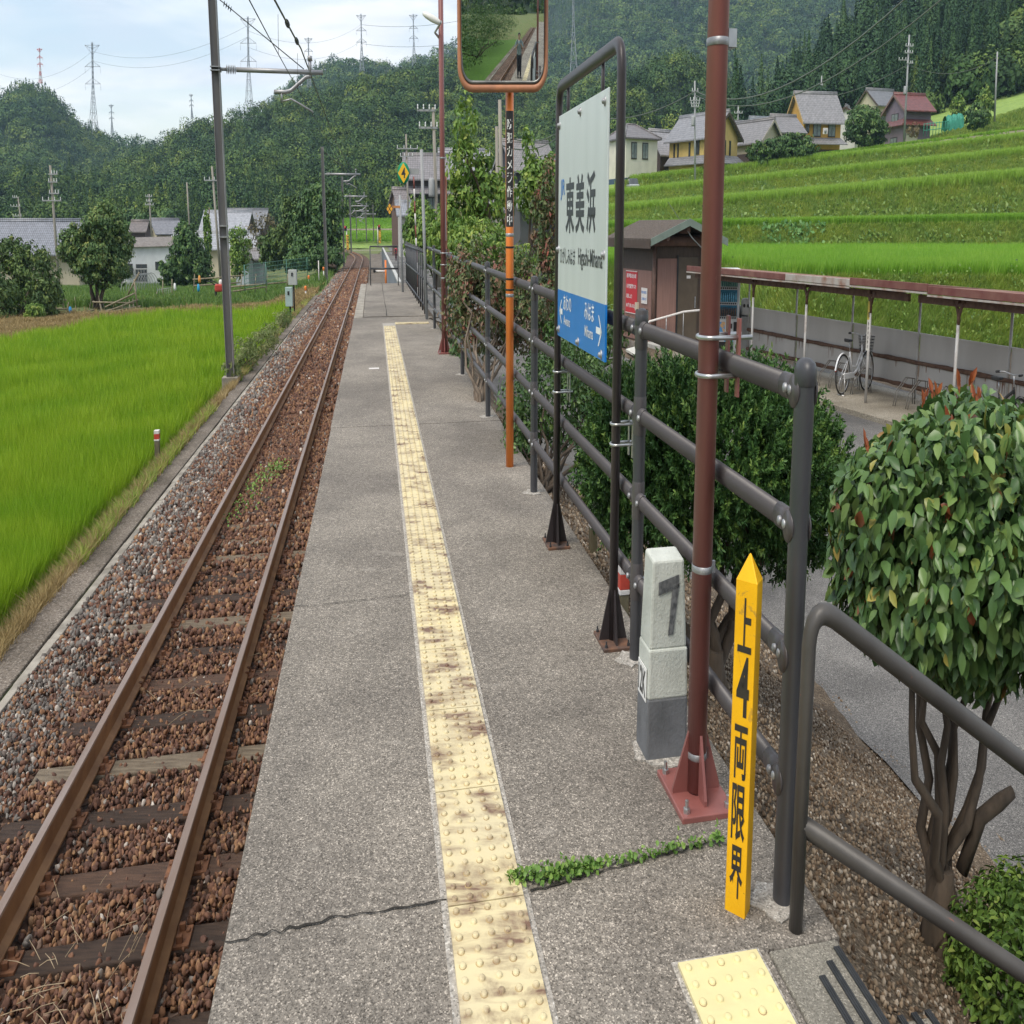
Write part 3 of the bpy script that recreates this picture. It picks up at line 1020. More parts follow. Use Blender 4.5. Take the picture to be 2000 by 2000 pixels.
m.lathe(hd + (.16, 0, -.06), [(.02, 0), (.035, .04), (.042, .16), (.035, .28), (.02, .34), (.0001, .35)], 12, axis=(-.95, 0, .28))
m.build('lamp_head', pmat('white_lamp_shell', (.78, .78, .74), (.7, .7, .66), rough=.4), lp2)
# conduit pair beside the far lamp post
o = thing('rusty_conduit_pole', 'rusty orange brown thin pole with a white conduit behind the far lamp post', 'pole', TR(16.4, 1.85, 0))
c0 = P(873, 690, 16.8); c1 = P(870, 345, 16.8)
MB().tube([c0 + (0, 0, -.6), c1], .028, 10).build('pole', pmat('rusty_orange_pole', (.34, .13, .06), (.2, .08, .05), 6, .7), o)
c2 = P(870, 470, 16.75); c3 = P(867, 345, 16.75)
MB().tube([c2, c3 + (0, 0, .02)], .022, 8).build('conduit', pmat('white_conduit', (.7, .7, .7)), o)

# --- kilometre post
M['white_stone'] = pmat('white_painted_concrete', (.56, .58, .53), (.40, .42, .38), 6, .85, bmp=.7, bscale=110, bdist=.003, chips=[((.22, .22, .20), 70, .64), ((.36, .37, .33), 14, .64)])
M['grey_stone'] = pmat('grey_painted_base', (.15, .155, .165), (.10, .105, .11), 9, .8, bmp=.6, bscale=90, bdist=.003)
km = thing('kilometre_post', 'white and grey concrete kilometre post marked 7', 'kilometre post', TR(3.35, 1.345, 0))
def frust(mb, s0, s1, d0, d1, z0, S0, S1, D0, D1, z1, dz=0):
    mb.hexa([TR(s0, d0, z0), TR(s0, d1, z0), TR(s1, d1, z0), TR(s1, d0, z0), TR(S0, D0, z1), TR(S0, D1, z1), TR(S1, D1, z1 + dz), TR(S1, D0, z1 + dz)])
m = MB(); frust(m, 3.275, 3.42, 1.245, 1.445, .175, 3.277, 3.418, 1.248, 1.440, .315); m.build('lower_block', M['white_stone'], km, bevel=.006)
m = MB(); frust(m, 3.282, 3.416, 1.251, 1.437, .313, 3.292, 3.40, 1.262, 1.418, .556, .012); m.build('shaft', M['white_stone'], km, bevel=.007)
m = MB(); frust(m, 3.273, 3.422, 1.243, 1.447, -.01, 3.274, 3.421, 1.244, 1.446, .177); m.build('base', M['grey_stone'], km, bevel=.006)
# front face runs from (s 3.282, z .313) to (3.292, z .556)
Uf = TN; Vf = unit(TD * .010 + np.array((0, 0, .243)))
Of = TR(3.282, 1.251, .313) - TD * .0025
m = MB()
def fx(a, b): return Of + Uf * a + Vf * b
def bar7(p, q, r_, s_): m.prism([fx(*p), fx(*q), fx(*r_), fx(*s_)], -TD * .0012)
bar7((.040, .185), (.140, .203), (.143, .168), (.040, .150))
bar7((.108, .165), (.143, .180), (.116, .042), (.090, .038))
m.build('number', pmat('engraved_dark_grey', (.055, .058, .062), (.16, .165, .17), 60, .9), km)
pl = MB()
Pd = lambda s, z: TR(s, 1.2425, z)
pl.prism([Pd(3.40, .165), Pd(3.29, .165), Pd(3.29, .26), Pd(3.40, .26)], -TN * .003)
plate = pl.build('distance_plate', pmat('white_plate', (.78, .78, .76), (.72, .72, .7)), km)
m = MB(); write(m, '12K', TR(3.395, 1.2388, .175), -TD, np.array((0, 0, 1.0)), .10, .075, .03)
m.build('lettering', M['plastic_black'], plate)
mp_ = MB()
r = random.Random(5)
mp_.prism([TR(3.345 + math.sin(t) * (.12 + r.uniform(-.02, .02)), 1.345 + math.cos(t) * (.15 + r.uniform(-.02, .03)), .0005) for t in np.linspace(6.28, 0, 22)[:-1]], (0, 0, .006))
mpo = mp_.build('mortar_patch', M['patch']); mpo['kind'] = 'structure'

# --- yellow limit post
M['yellow'] = pmat('bright_yellow_paint', (.86, .47, .008), (.80, .41, .006), 8, .5, bmp=.25, bscale=60, spec=.3, chips=[((.10, .06, .02), 34, .67), ((.55, .30, .03), 12, .62)])
yp = thing('limit_post', 'yellow wooden limit post with black Japanese characters and a pointed top', 'marker post', (.835, 2.617, 0))
fa = np.array((.062, -.045, 0)); fa /= np.linalg.norm(fa)
fb = np.array((.045, .062, 0)) / .0766
c = np.array((.835, 2.617, 0))
hw = .0385
q = [c + fa * x * hw + fb * (y * .03 + .03) for x, y in ((-1, -1), (1, -1), (1, 1), (-1, 1))]
m = MB()
V = [p + (0, 0, -.03) for p in q] + [p + (0, 0, .725) for p in q] + [c + fb * .03 + (0, 0, .782)]
m.add(V, [(3, 2, 1, 0), (0, 1, 5, 4), (1, 2, 6, 5), (2, 3, 7, 6), (3, 0, 4, 7), (4, 5, 8), (5, 6, 8), (6, 7, 8), (7, 4, 8)])
m.build('post', M['yellow'], yp, bevel=.0025)
Z_ = np.array((0, 0, 1.0))
m = MB()
for ch, r0, r1, ww, bo in (('上', 1168, 1275, .050, .018), ('4', 1282, 1400, .046, .02), ('両', 1417, 1522, .048, .018), ('限', 1532, 1642, .050, .018), ('界', 1652, 1755, .048, .018)):
    z1, z0 = zrow(r0, 2.617), zrow(r1, 2.617)
    write(m, ch, c - fa * ww / 2 + (0, 0, z0) - fb * .0012, fa, Z_, ww, z1 - z0, bo)
m.build('lettering', pmat('black_brush_paint', (.02, .018, .016), (.035, .03, .02), 30, .7), yp)

# --- station name sign
M['signframe'] = pmat('dark_brown_frame_paint', (.048, .040, .042), (.036, .030, .031), 2.5, .4, .1, .12, 70)
M['signwhite'] = pmat('aged_white_enamel', (.62, .67, .65), (.56, .61, .59), 2, .35, stretch=(4, 4, .5), spec=.5)
M['signblue'] = pmat('sign_blue', (.012, .20, .62), (.010, .18, .56), 4, .35)
M['ink'] = pmat('sign_black', (.035, .04, .048), (.028, .03, .036), 8, .45)
sg = thing('station_sign', 'white station name sign with blue foot in a dark tubular frame', 'station sign', TR(5.1, 1.415, 0))
sa, sb, hd_ = 4.35, 5.86, 2.0
rr_ = .0265
fr = [TR(sa, 1.415, 0), TR(sa, 1.415, hd_ - .1)] + bend(TR(sa, 1.415, hd_ - .09), TR(sa, 1.415, hd_), TR(sa + .1, 1.415, hd_)) + bend(TR(sb - .1, 1.415, hd_), TR(sb, 1.415, hd_), TR(sb, 1.415, hd_ - .09)) + [TR(sb, 1.415, hd_ - .1), TR(sb, 1.415, 0)]
MB().tube(fr, rr_, 18).build('frame', M['signframe'], sg)
for s in (sa, sb):
    m = MB().tbox(s - .115, s + .115, 1.415 - .09, 1.415 + .09, -.002, .012)
    pl = m.build('base_plate', pmat('rusty_base_plate', (.17, .085, .05), (.06, .045, .042), 12, .8), sg, bevel=.003)
    m = MB()
    for ax in (TD, TN):
        for sgn in (-1, 1):
            qv = np.cross(ax, (0, 0, 1)) * .005
            A = TR(s, 1.415) + ax * sgn * rr_ * .9; B_ = TR(s, 1.415) + ax * sgn * (rr_ + .062)
            pts = [A + (0, 0, .011), B_ + (0, 0, .011), A + (0, 0, .20)]
            m.prism([p - qv for p in pts], 2 * qv)
    m.build('gusset', M['signframe'], sg)
    for a in (-1, 1):
        for b in (-1, 1):
            MB().lathe(TR(s + a * .095, 1.415 + b * .07, .011), [(.009, 0), (.009, .01), (.005, .011), (.005, .022), (.0001, .023)], 6, sm=False).build('anchor_bolt', M['plastic_black'], sg)
for s in (4.75, 5.62):
    MB().tube([TR(s, 1.425, hd_), TR(s, 1.425, 1.80)], .012, 8).build('hanger', M['signframe'], sg)
pz0, pz1, ps0, ps1 = .955, 1.880, 4.57, 5.82
pd = 1.405
pm = MB().tbox(ps0, ps1, pd, pd + .012, 1.153, pz1)
panel = pm.build('panel', M['signwhite'], sg, bevel=.002)
m = MB().tbox(ps0, ps1, pd - .0003, pd + .0123, pz0, 1.154)
blue = m.build('blue_band', M['signblue'], panel)
UU = -TD                                       # the face looks at the track: reading direction runs towards the camera
FO = lambda a, z: TR(ps1 - a, pd - .0022, z)   # a = distance from the left (far) edge
W_ = ps1 - ps0
def colpx(px):                                 # distance from the far edge for a picture column
    u = (px - 1000) / FX * 1.0
    # on the line d = pd: x = k*y with k=u/dirY(at row 440)
    k = u / (CP + .2121 * SP)
    Y = pd / (TN[0] * k + TN[1])
    s = Y * (TD[0] * k + TD[1])
    return ps1 - s
m = MB()
K = [(1106, 1127, 1268, 1406), (1128, 1150, 1262, 1402), (1148, 1165, 1255, 1400)]
for ch, a0, a1, z0, z1 in (('東', .235, .475, 1.395, 1.615), ('美', .515, .745, 1.395, 1.620), ('浜', .80, 1.01, 1.395, 1.620)):
    write(m, ch, FO(a0, z0), UU, Z_, a1 - a0, z1 - z0, .022)
write(m, 'ひがしみはま', FO(.075, 1.268), UU, Z_, .44, .068, .004)
write(m, 'Higashi-Mihama', FO(.60, 1.255), UU, Z_, .58, .085, .006)
m.build('lettering', M['ink'], panel)
m = MB(); write(m, 'JR', FO(.075, 1.53), UU, Z_, .13, .085, .012)
m.build('emblem', M['signblue'], panel)
m = MB()
white = pmat('white_lettering', (.8, .82, .82), (.76, .78, .78))
write(m, 'あわの', FO(.19, 1.075), UU, Z_, .23, .065, .008)
write(m, 'Awano', FO(.20, 1.015), UU, Z_, .19, .04, .004)
write(m, 'みはま', FO(.78, 1.075), UU, Z_, .23, .068, .008)
write(m, 'Mihama', FO(.79, 1.012), UU, Z_, .20, .042, .004)
def arrow(a0, a1, zc, h):
    t = .012
    sgn = 1 if a1 > a0 else -1
    m.add([FO(a0, zc - t), FO(a1 - sgn * .01, zc - t), FO(a1 - sgn * .01, zc + t), FO(a0, zc + t)], [(0, 1, 2, 3) if sgn > 0 else (3, 2, 1, 0)])
    for k in (-1, 1):
        p = [FO(a1, zc), FO(a1 - sgn * .022, zc), FO(a1 - sgn * .065 - sgn * .018, zc + k * h), FO(a1 - sgn * .065, zc + k * h)]
        m.add(p, [(0, 1, 2, 3)])
m.build('white_lettering', white, panel)
m = MB(); arrow(.16, .06, 1.065, .05); m.build('arrow', white, panel)
m = MB(); arrow(1.06, 1.19, 1.055, .055); m.build('arrow', white, panel)
for a, z in ((.03, 1.84), (.62, 1.85), (1.19, 1.84), (.02, 1.325), (1.21, 1.325), (.05, .985), (.62, .975), (1.18, .975)):
    MB().lathe(FO(a, z), [(.018, -.004), (.018, .002), (.010, .006), (.010, .016), (.004, .02), (.0001, .021)], 10, axis=-TN).build('bolt', M['bolt'], panel)
for s in (sa, sb):
    for z in ((.77, .70) if s == sa else (.79, .70)):
        b = TR(s, 1.415, z)
        arc = [b + TN * .034 * math.cos(t) + TD * .034 * math.sin(t) for t in np.linspace(math.pi / 2, 3 * math.pi / 2, 10)]
        MB().tube([arc[0] + TN * .12] + arc + [arc[-1] + TN * .12], .005, 8).build('u_bolt', M['steel'], sg)
    m = MB()
    for a in (-1, 1):
        m.tbox(s + a * .034 - .01, s + a * .034 + .01, 1.505, 1.512, .655, .84)
    m.build('clamp_plate', M['steel'], sg)

# --- mirror on the orange pole
M['orange'] = pmat('orange_paint', (.80, .235, .045), (.72, .20, .04), 4, .45, bmp=.08)
M['orange_frame'] = pmat('weathered_orange_frame', (.47, .20, .10), (.33, .15, .085), 7, .5)
mr = thing('platform_mirror', 'rectangular convex mirror on an orange pole with a lettered black band', 'mirror', TR(7.95, 1.40, 0))
pb = TR(7.95, 1.40)
MB().tube([pb + (0, 0, -.01), pb + (0, 0, 2.75)], .0405, 24).build('pole', M['orange'], mr)
zt, zb_ = zrow(217, 8.06), zrow(443, 8.06)
bd_ = MB()
arcb = np.linspace(-1.15, 1.15, 13)
Rb = .0412
bz = [pb + np.array((math.sin(t) * Rb, -math.cos(t) * Rb, 0)) for t in arcb]
for k in range(12):
    bd_.quad(bz[k] + (0, 0, zb_), bz[k + 1] + (0, 0, zb_), bz[k + 1] + (0, 0, zt), bz[k] + (0, 0, zt))
band = bd_.build('notice_band', pmat('black_notice', (.022, .020, .020), (.03, .027, .027)), mr)
m = MB()
rows = [(232, 252), (258, 279), (285.5, 305), (312, 330.5), (337, 357), (363, 385), (391, 413), (418, 440)]
for ch, (a, b) in zip('防犯カメラ作動中', rows):
    z1, z0 = zrow(a + 0, 8.02), zrow(b, 8.02)
    g, F = glyphs(ch, .012)
    lo, hi = g.min(0), g.max(0); qn = (g - lo) / (hi - lo)
    V = []
    for x_, y_ in qn:
        t = (x_ - .5) * 1.35
        V.append(pb + np.array((math.sin(t) * (Rb + .0012), -math.cos(t) * (Rb + .0012), z0 + y_ * (z1 - z0))))
    m.add(V, F)
m.build('lettering', pmat('white_notice_letters', (.8, .8, .76), (.76, .76, .72)), band)
for z in (zrow(483, 8.06), zrow(545, 8.06), zrow(566, 8.06)):
    MB().lathe(pb + (0, 0, z), [(.0405, -.006), (.0425, -.005), (.0425, .005), (.0405, .006)], 20).build('strap', M['crack'], mr)
for z in (zrow(459, 8.06), zrow(577, 8.06)):
    MB().lathe(pb + (0, 0, z), [(.0405, -.01), (.0418, -.009), (.0418, .009), (.0405, .01)], 20).build('band', M['bolt'], mr)
# the glass: a shallow ball surface turned to the camera
RM = 3.55
P0 = np.array((.065 * WX, 7.93, 2.43)); n0 = unit(np.array((0, 0, H)) - P0)
Qc = P0 - RM * n0
x0, x1 = -.545, .36
z0m, z1m = 2.165, 2.99
def rrect(x0, x1, z0, z1, rad, n=8, fill=0):
    pts = []
    for cx_, cz_, a0 in ((x1 - rad, z1 - rad, 0), (x0 + rad, z1 - rad, 90), (x0 + rad, z0 + rad, 180), (x1 - rad, z0 + rad, 270)):
        for k in range(n + 1):
            t = math.radians(a0 + 90 * k / n)
            pts.append((cx_ + rad * math.cos(t), cz_ + rad * math.sin(t)))
    if fill:
        q = []
        for a, b in zip(pts, pts[1:] + pts[:1]):
            k = max(1, int(math.dist(a, b) / fill))
            q += [(a[0] + (b[0] - a[0]) * t / k, a[1] + (b[1] - a[1]) * t / k) for t in range(k)]
        pts = q
    return pts
def onball(x, z):
    xs = x * WX
    return np.array((x, Qc[1] - math.sqrt(RM ** 2 - (xs - Qc[0]) ** 2 - (z - Qc[2]) ** 2), z))
out_ = rrect(x0 + .045, x1 - .045, z0m + .055, z1m - .045, .10, fill=.02)
cxm, czm = (x0 + x1) / 2, (z0m + z1m) / 2
V, F = [onball(cxm, czm)], []
nr, no = 24, len(out_)
for k in range(1, nr + 1):
    for x, z in out_:
        t = k / nr
        V.append(onball(cxm + (x - cxm) * t, czm + (z - czm) * t))
for j in range(no):
    F.append((0, 1 + j, 1 + (j + 1) % no))
for k in range(nr - 1):
    for j in range(no):
        a = 1 + k * no + j; b = 1 + k * no + (j + 1) % no
        F.append((a, a + no, b + no, b))
gm, gn, gl, gb_ = nodes_of('mirror_glass')
gb_.inputs['Base Color'].default_value = (.78, .83, .82, 1); gb_.inputs['Metallic'].default_value = 1; gb_.inputs['Roughness'].default_value = .015
F = [f[::-1] for f in F]
V = [np.asarray(v) for v in V]
me_o = MB().add(V, F, True).build('glass', gm, mr)
yb = max(v[1] for v in V)
rim = rrect(x0 + .022, x1 - .022, z0m + .022, z1m - .022, .12)
MB().tube([np.array((x, yb + .0 - .11 * (z - czm) * 0, z)) for x, z in rim], .024, 10, closed=True).build('frame', M['orange_frame'], mr)
rim2 = rrect(x0 + .045, x1 - .045, z0m + .052, z1m - .045, .10)
MB().tube([np.array((x, yb - .012, z)) for x, z in rim2], .010, 8, closed=True).build('inner_rim', pmat('grey_rim', (.2, .2, .19), (.1, .1, .1), 6, .35, .6), mr)
m = MB(); m.prism([np.array((x, yb + .012, z)) for x, z in rrect(x0 + .03, x1 - .03, z0m + .03, z1m - .03, .11)], (0, .05, 0))
m.build('back_shell', M['orange_frame'], mr)

# --- small red and white boundary posts
M['markwhite'] = pmat('chalky_white', (.72, .70, .68), (.62, .58, .55), 12, .7)
M['greywood'] = pmat('grey_wood', (.2, .17, .11), (.11, .1, .06), 6, .9, bmp=.4)
def marker(p, hgt, wd, label, lean=0.0):
    o = thing('boundary_marker', label, 'marker post', p, 'small red and white boundary posts')
    p = np.asarray(p)
    e = np.array((lean, 0, 1.0))
    def blk(z0, z1, w, mt, nm):
        m = MB()
        a, b = p + e * z0, p + e * z1
        m.hexa([a + TN * sx * w + TD * sy * w for sx, sy in ((-1, -1), (1, -1), (1, 1), (-1, 1))] + [b + TN * sx * w + TD * sy * w for sx, sy in ((-1, -1), (1, -1), (1, 1), (-1, 1))])
        m.build(nm, mt, o, bevel=.003)
    blk(-.15, hgt * .52, wd * .95, M['greywood'], 'stake')
    blk(hgt * .52, hgt * .60, wd * 1.08, M['markwhite'], 'white_band')
    blk(hgt * .60, hgt * .84, wd * 1.05, M['redpaint'], 'red_band')
    blk(hgt * .84, hgt, wd * 1.05, M['markwhite'], 'cap')
p = Gt(1216, 1222, .02); marker(p, .26, .034, 'red and white boundary post behind the near sign post foot')
p = Gt(1158, 1080, .02); marker(p, .27, .035, 'red topped boundary post under the dark yew bush')
p = P(307, 875, 17.0); marker(p + (0, 0, -.05), .28, .05, 'red and white boundary post at the edge of the rice field', .05)

# --- weeds and litter
M['clover'] = leafmat('clover_leaf', [(0, (.08, .17, .03)), (.6, (.17, .31, .06)), (1, (.30, .42, .10))], .5, .25)
r = np.random.RandomState(21)
def weeds(name, pts, n, sx, L, h, seed, mat, label):
    r = np.random.RandomState(seed)
    t = r.uniform(0, 1, n)
    k = np.interp(t, np.linspace(0, 1, len(pts)), np.arange(len(pts)))
    i0 = np.clip(k.astype(int), 0, len(pts) - 2)
    A = np.array(pts)
    B = A[i0] + (A[i0 + 1] - A[i0]) * (k - i0)[:, None]
    env = np.interp(t, np.linspace(0, 1, len(h)), h)
    patch = (np.sin(t * 43 + seed) * .5 + .5) * .6 + .5
    B = B + np.stack([r.normal(0, sx * .6, n), r.normal(0, sx, n), np.abs(r.normal(0, .6, n)) * env * patch + .004], 1)
    N = unit(np.stack([r.normal(0, .6, n), r.normal(-.2, .6, n), np.ones(n)], 1)); T = unit(np.cross(N, rdir(r, n)))
    LL = L * r.uniform(.6, 1.3, n)
    V, F = leaf_arrays(B, T, N, LL, LL * .85, .2, .1)
    o = mesh_np(name, V, F, mat=mat, rnd=np.repeat(r.uniform(0, 1, n), 2))
    o['kind'] = 'stuff'; o['label'] = label
    return o
weeds('weeds', [G(992, 1722, .004), G(1090, 1712, .004), G(1165, 1692, .004)], 440, .014, .018, [.012, .024, .028, .016, .006], 3, M['clover'], 'clover like weeds in the platform joint')
weeds('weeds', [G(1165, 1692, .004), G(1290, 1668, .004), G(1410, 1642, .004)], 210, .008, .017, [.005, .008, .018, .030, .02, .03], 5, M['clover'], 'clover like weeds in the platform joint')
weeds('weeds', [TR(13.4, -2.45, -1.33), TR(15.6, -2.2, -1.33), TR(16.4, -2.0, -1.33)], 420, .22, .035, [.03, .05, .04], 7, M['clover'], 'green weeds between the rails')
M['straw'] = pmat('dry_straw', (.42, .34, .23), (.25, .19, .12), 20, .8)
m = MB()
rr2 = random.Random(8)
for k in range(70):
    s, d = rr2.gauss(4.95, .32), rr2.uniform(-2.5, -1.7)
    if rr2.random() < .3: s, d = rr2.uniform(4.3, 9), rr2.uniform(-2.5, -.7)
    a = rr2.uniform(0, 3.14); L = rr2.uniform(.06, .26)
    p = TR(s, d, -1.335 + rr2.uniform(0, .02)); q = p + np.array((math.cos(a) * L, math.sin(a) * L, rr2.uniform(-.005, .02)))
    m.tube([p, (p + q) / 2 + np.array((0, 0, rr2.uniform(0, .012))), q], .0022, 4, caps=False)
o = m.build('dry_twigs', M['straw']); o['kind'] = 'stuff'; o['label'] = 'dry twigs lying between the rails'
# white platform mark
o = MB().tbox(14.0, 14.1, -.12, .06, .0005, .006).build('stop_mark', M['markwhite']); o['kind'] = 'structure'
# ================================================================== hills and forest
M['hill'] = pmat('forest_floor', (.022, .045, .018), (.014, .03, .012), .02, .95)
FOREST = leafmat('forest_leaves', [(0, (.013, .034, .015)), (.3, (.028, .068, .022)), (.7, (.066, .125, .033)), (1, (.145, .20, .055))], .6, .0, .15, big=(.035, (1.55, 1.3, .85)))
CEDAR = leafmat('cedar_leaves', [(0, (.018, .044, .022)), (.5, (.038, .085, .036)), (.85, (.065, .125, .045)), (1, (.10, .16, .05))], .6, .0, .15)
BAMBOO = leafmat('bamboo_leaves', [(0, (.05, .09, .025)), (.6, (.10, .16, .04)), (1, (.16, .22, .06))], .6, .0, .15)

def cards(name, Pw, N, L, W, mat, rn, seed, parent=None, kind='stuff'):
    r = np.random.RandomState(seed)
    N = unit(N); T = unit(np.cross(N, rdir(r, len(Pw)))); S = np.cross(N, T)
    L = L.reshape(-1, 1); W = W.reshape(-1, 1)
    V = np.stack([Pw - T * L * .5, Pw + S * W * .5 + T * L * .05, Pw + T * L * .5, Pw - S * W * .5 + T * L * .05], 1).reshape(-1, 3)
    Q = np.arange(len(Pw))[:, None] * 4 + np.array([[0, 1, 2, 3]])
    o = mesh_np(name, V, Q, mat=mat, rnd=rn, parent=parent)
    if kind: o['kind'] = kind
    return o

def forest(name, B, R, Hh, cone, K, Lf, mat, seed, label):
    r = np.random.RandomState(seed)
    n = len(B)
    idx = np.repeat(np.arange(n), K)
    m = n * K
    D = rdir(r, m); D[:, 2] = np.abs(D[:, 2]) * np.where(r.uniform(0, 1, m) < .8, 1, -.45)
    ph = r.uniform(0, 6.28, (n, 3)); fr = r.uniform(2.5, 4.5, (n, 3))
    q = np.sin(D * fr[idx] + ph[idx]).mean(1)
    rad = (.84 + .30 * q) * r.uniform(.72, 1.04, m)
    dome = D * rad[:, None] * np.stack([R[idx], R[idx], Hh[idx] * .5], 1) + np.stack([0 * idx, 0 * idx, Hh[idx] * .5], 1)
    h = r.uniform(0, 1, m) ** 1.25
    a = r.uniform(0, 6.28, m)
    lay = .78 + .22 * np.sin(h * 34 + 3 * np.sin(a * 2 + ph[idx, 0]))
    rr_ = R[idx] * (1 - h) ** .75 * lay * r.uniform(.65, 1.05, m)
    co = np.stack([np.cos(a) * rr_, np.sin(a) * rr_, Hh[idx] * (.1 + .9 * h)], 1)
    cn = np.stack([np.cos(a), np.sin(a), .55 + 0 * a], 1)
    ci = cone[idx]
    Pw = B[idx] + np.where(ci[:, None], co, dome)
    N = np.where(ci[:, None], cn, D + np.array((0, 0, .35))) + r.normal(0, .38, (m, 3))
    L = R[idx] * Lf * r.uniform(.6, 1.35, m)
    rn = np.clip(.74 * r.uniform(0, 1, n)[idx] + .26 * r.uniform(0, 1, m), 0, 1)
    o = cards(name, Pw, N, L, L * .62, mat, rn, seed)
    o['label'] = label
    return o

def hill(nm, prof, base, D0, D1, seed, bumps=.05, back=1.25, pw=.85, sink=7.0):
    px = np.arange(prof[0][0], prof[-1][0] + 1, 14.0)
    rid = np.interp(px, [p[0] for p in prof], [p[1] for p in prof])
    bas = np.interp(px, [p[0] for p in base], [p[1] for p in base])
    f = sines(seed, 9, 1.0)
    T_ = np.linspace(0, 1, 15)
    def point(x, t):
        rw = np.interp(x, px, bas) + (np.interp(x, px, rid) - np.interp(x, px, bas)) * t ** pw
        u = (x - 1000) / FX; v = (rw - 1000) / FY
        by = CP - v * SP; bz = -SP - v * CP
        D = D0 + (D1 - D0) * t
        q = D / by
        p = np.stack([u * q, D + 0 * u, H + bz * q], -1)
        env = np.sin(np.pi * np.clip(t, 0, 1))
        p[..., 2] -= sink * np.clip(t * 1.6, 0, 1)
        p[..., 2] += f(np.stack([p[..., 0] / (D1 * .05), p[..., 1] / (D1 * .06), 0 * p[..., 0]], -1).reshape(-1, 3)).reshape(p[..., 0].shape) * env * bumps * (D1 - D0)
        return p
    X, Tt = np.meshgrid(px, T_, indexing='ij')
    A = point(X, Tt)
    bk = A[:, -1:, :] * np.array((back, back, 1.0)); bk[..., 2] = A[:, -1:, 2] * .45 - 2
    fr = A[:, :1, :].copy(); fr[..., 2] = -14
    A = np.concatenate([fr, A, bk], 1)
    nn = A.shape[1]
    i = np.arange(len(px) - 1)[:, None] * nn + np.arange(nn - 1)[None, :]
    o = mesh_np(nm, A.reshape(-1, 3), np.stack([i, i + nn, i + nn + 1, i + 1], -1).reshape(-1, 4), mat=M['hill'], shade=True)
    o['kind'] = 'structure'
    return point
def plant_hill(point, x0, x1, n, R, Hm, pc, K, Lf, mat, seed, label, tmin=0.0, tp=1.0, name='forest'):
    r = np.random.RandomState(seed)
    x = r.uniform(x0, x1, n); t = tmin + (1 - tmin) * r.uniform(0, 1, n) ** tp
    B = point(x, t)
    R_ = R * r.uniform(.65, 1.35, n); H_ = Hm * r.uniform(.75, 1.3, n)
    con = (sines(seed + 3, 6, 1.0)(B / (R * 9)) + r.normal(0, .25, n)) > (1 - 2 * pc) * .45
    B[:, 2] -= .15 * H_
    return forest(name, B, R_ * np.where(con, .62, 1), H_ * np.where(con, 1.12, 1), con, K, Lf, mat, seed, label)

h4 = hill('hill', [(700, 160), (760, 128), (820, 100), (870, 82), (930, 48), (1000, 5), (1100, -70), (1300, -130), (1500, -150), (1800, -170)], [(700, 330), (1800, 330)], 620, 1000, 4, .10, sink=10)
plant_hill(h4, 760, 1760, 3600, 8.6, 11, .16, 160, .18, FOREST, 41, 'wooded far mountain behind the sign', .05)
h3 = hill('hill', [(430, 300), (500, 215), (540, 172), (580, 140), (620, 113), (655, 103), (700, 101), (740, 107), (790, 116), (840, 130), (950, 210)], [(430, 330), (950, 330)], 640, 860, 3, .06, sink=9.5)
plant_hill(h3, 480, 900, 1500, 6.4, 9.5, .25, 150, .20, FOREST, 31, 'wooded rounded summit under the pylon', .2)
h1 = hill('hill', [(-420, 250), (-200, 215), (-60, 185), (0, 168), (25, 156), (55, 150), (80, 155), (100, 168), (120, 190), (150, 222), (185, 245), (230, 258), (290, 266), (330, 280), (420, 330)], [(-420, 470), (420, 470)], 400, 700, 1, .08, sink=8.5)
plant_hill(h1, -120, 400, 2700, 6.6, 9.0, .14, 220, .165, FOREST, 11, 'wooded round hill on the left')
h2 = hill('hill', [(-420, 445), (-100, 430), (0, 402), (130, 352), (230, 303), (300, 268), (345, 242), (375, 218), (410, 203), (450, 200), (490, 192), (530, 178), (570, 168), (620, 158), (690, 140), (740, 132), (800, 118), (850, 103), (890, 108), (940, 130), (1000, 160), (1100, 150), (1220, 128), (1330, 100), (1400, 130), (1480, 195), (1560, 240), (1700, 270)], [(-420, 472), (600, 462), (760, 432), (1000, 400), (1700, 330)], 235, 440, 2, .10, sink=6.5)
plant_hill(h2, -80, 1600, 4600, 4.7, 7.0, .14, 280, .155, FOREST, 22, 'wooded hillside behind the village')
h5 = hill('hill', [(1380, 262), (1430, 235), (1480, 185), (1530, 118), (1580, 60), (1640, 0), (1720, -60), (1850, -130), (2000, -190), (2300, -230)], [(1380, 285), (1600, 262), (1880, 238), (2000, 205), (2300, 120)], 184, 262, 5, .05, sink=9)
plant_hill(h5, 1400, 2180, 420, 3.3, 10.5, .95, 1100, .20, CEDAR, 51, 'dark cedar wood on the slope behind the houses', .04, .95)
plant_hill(h5, 1840, 2150, 60, 5.0, 8, .0, 1300, .15, FOREST, 52, 'broadleaved trees in front of the cedar wood', .0, 2.0)
plant_hill(h5, 1780, 1900, 18, 2.7, 6.5, .0, 900, .22, BAMBOO, 53, 'pale bamboo in front of the cedar wood', .0, 3.0)

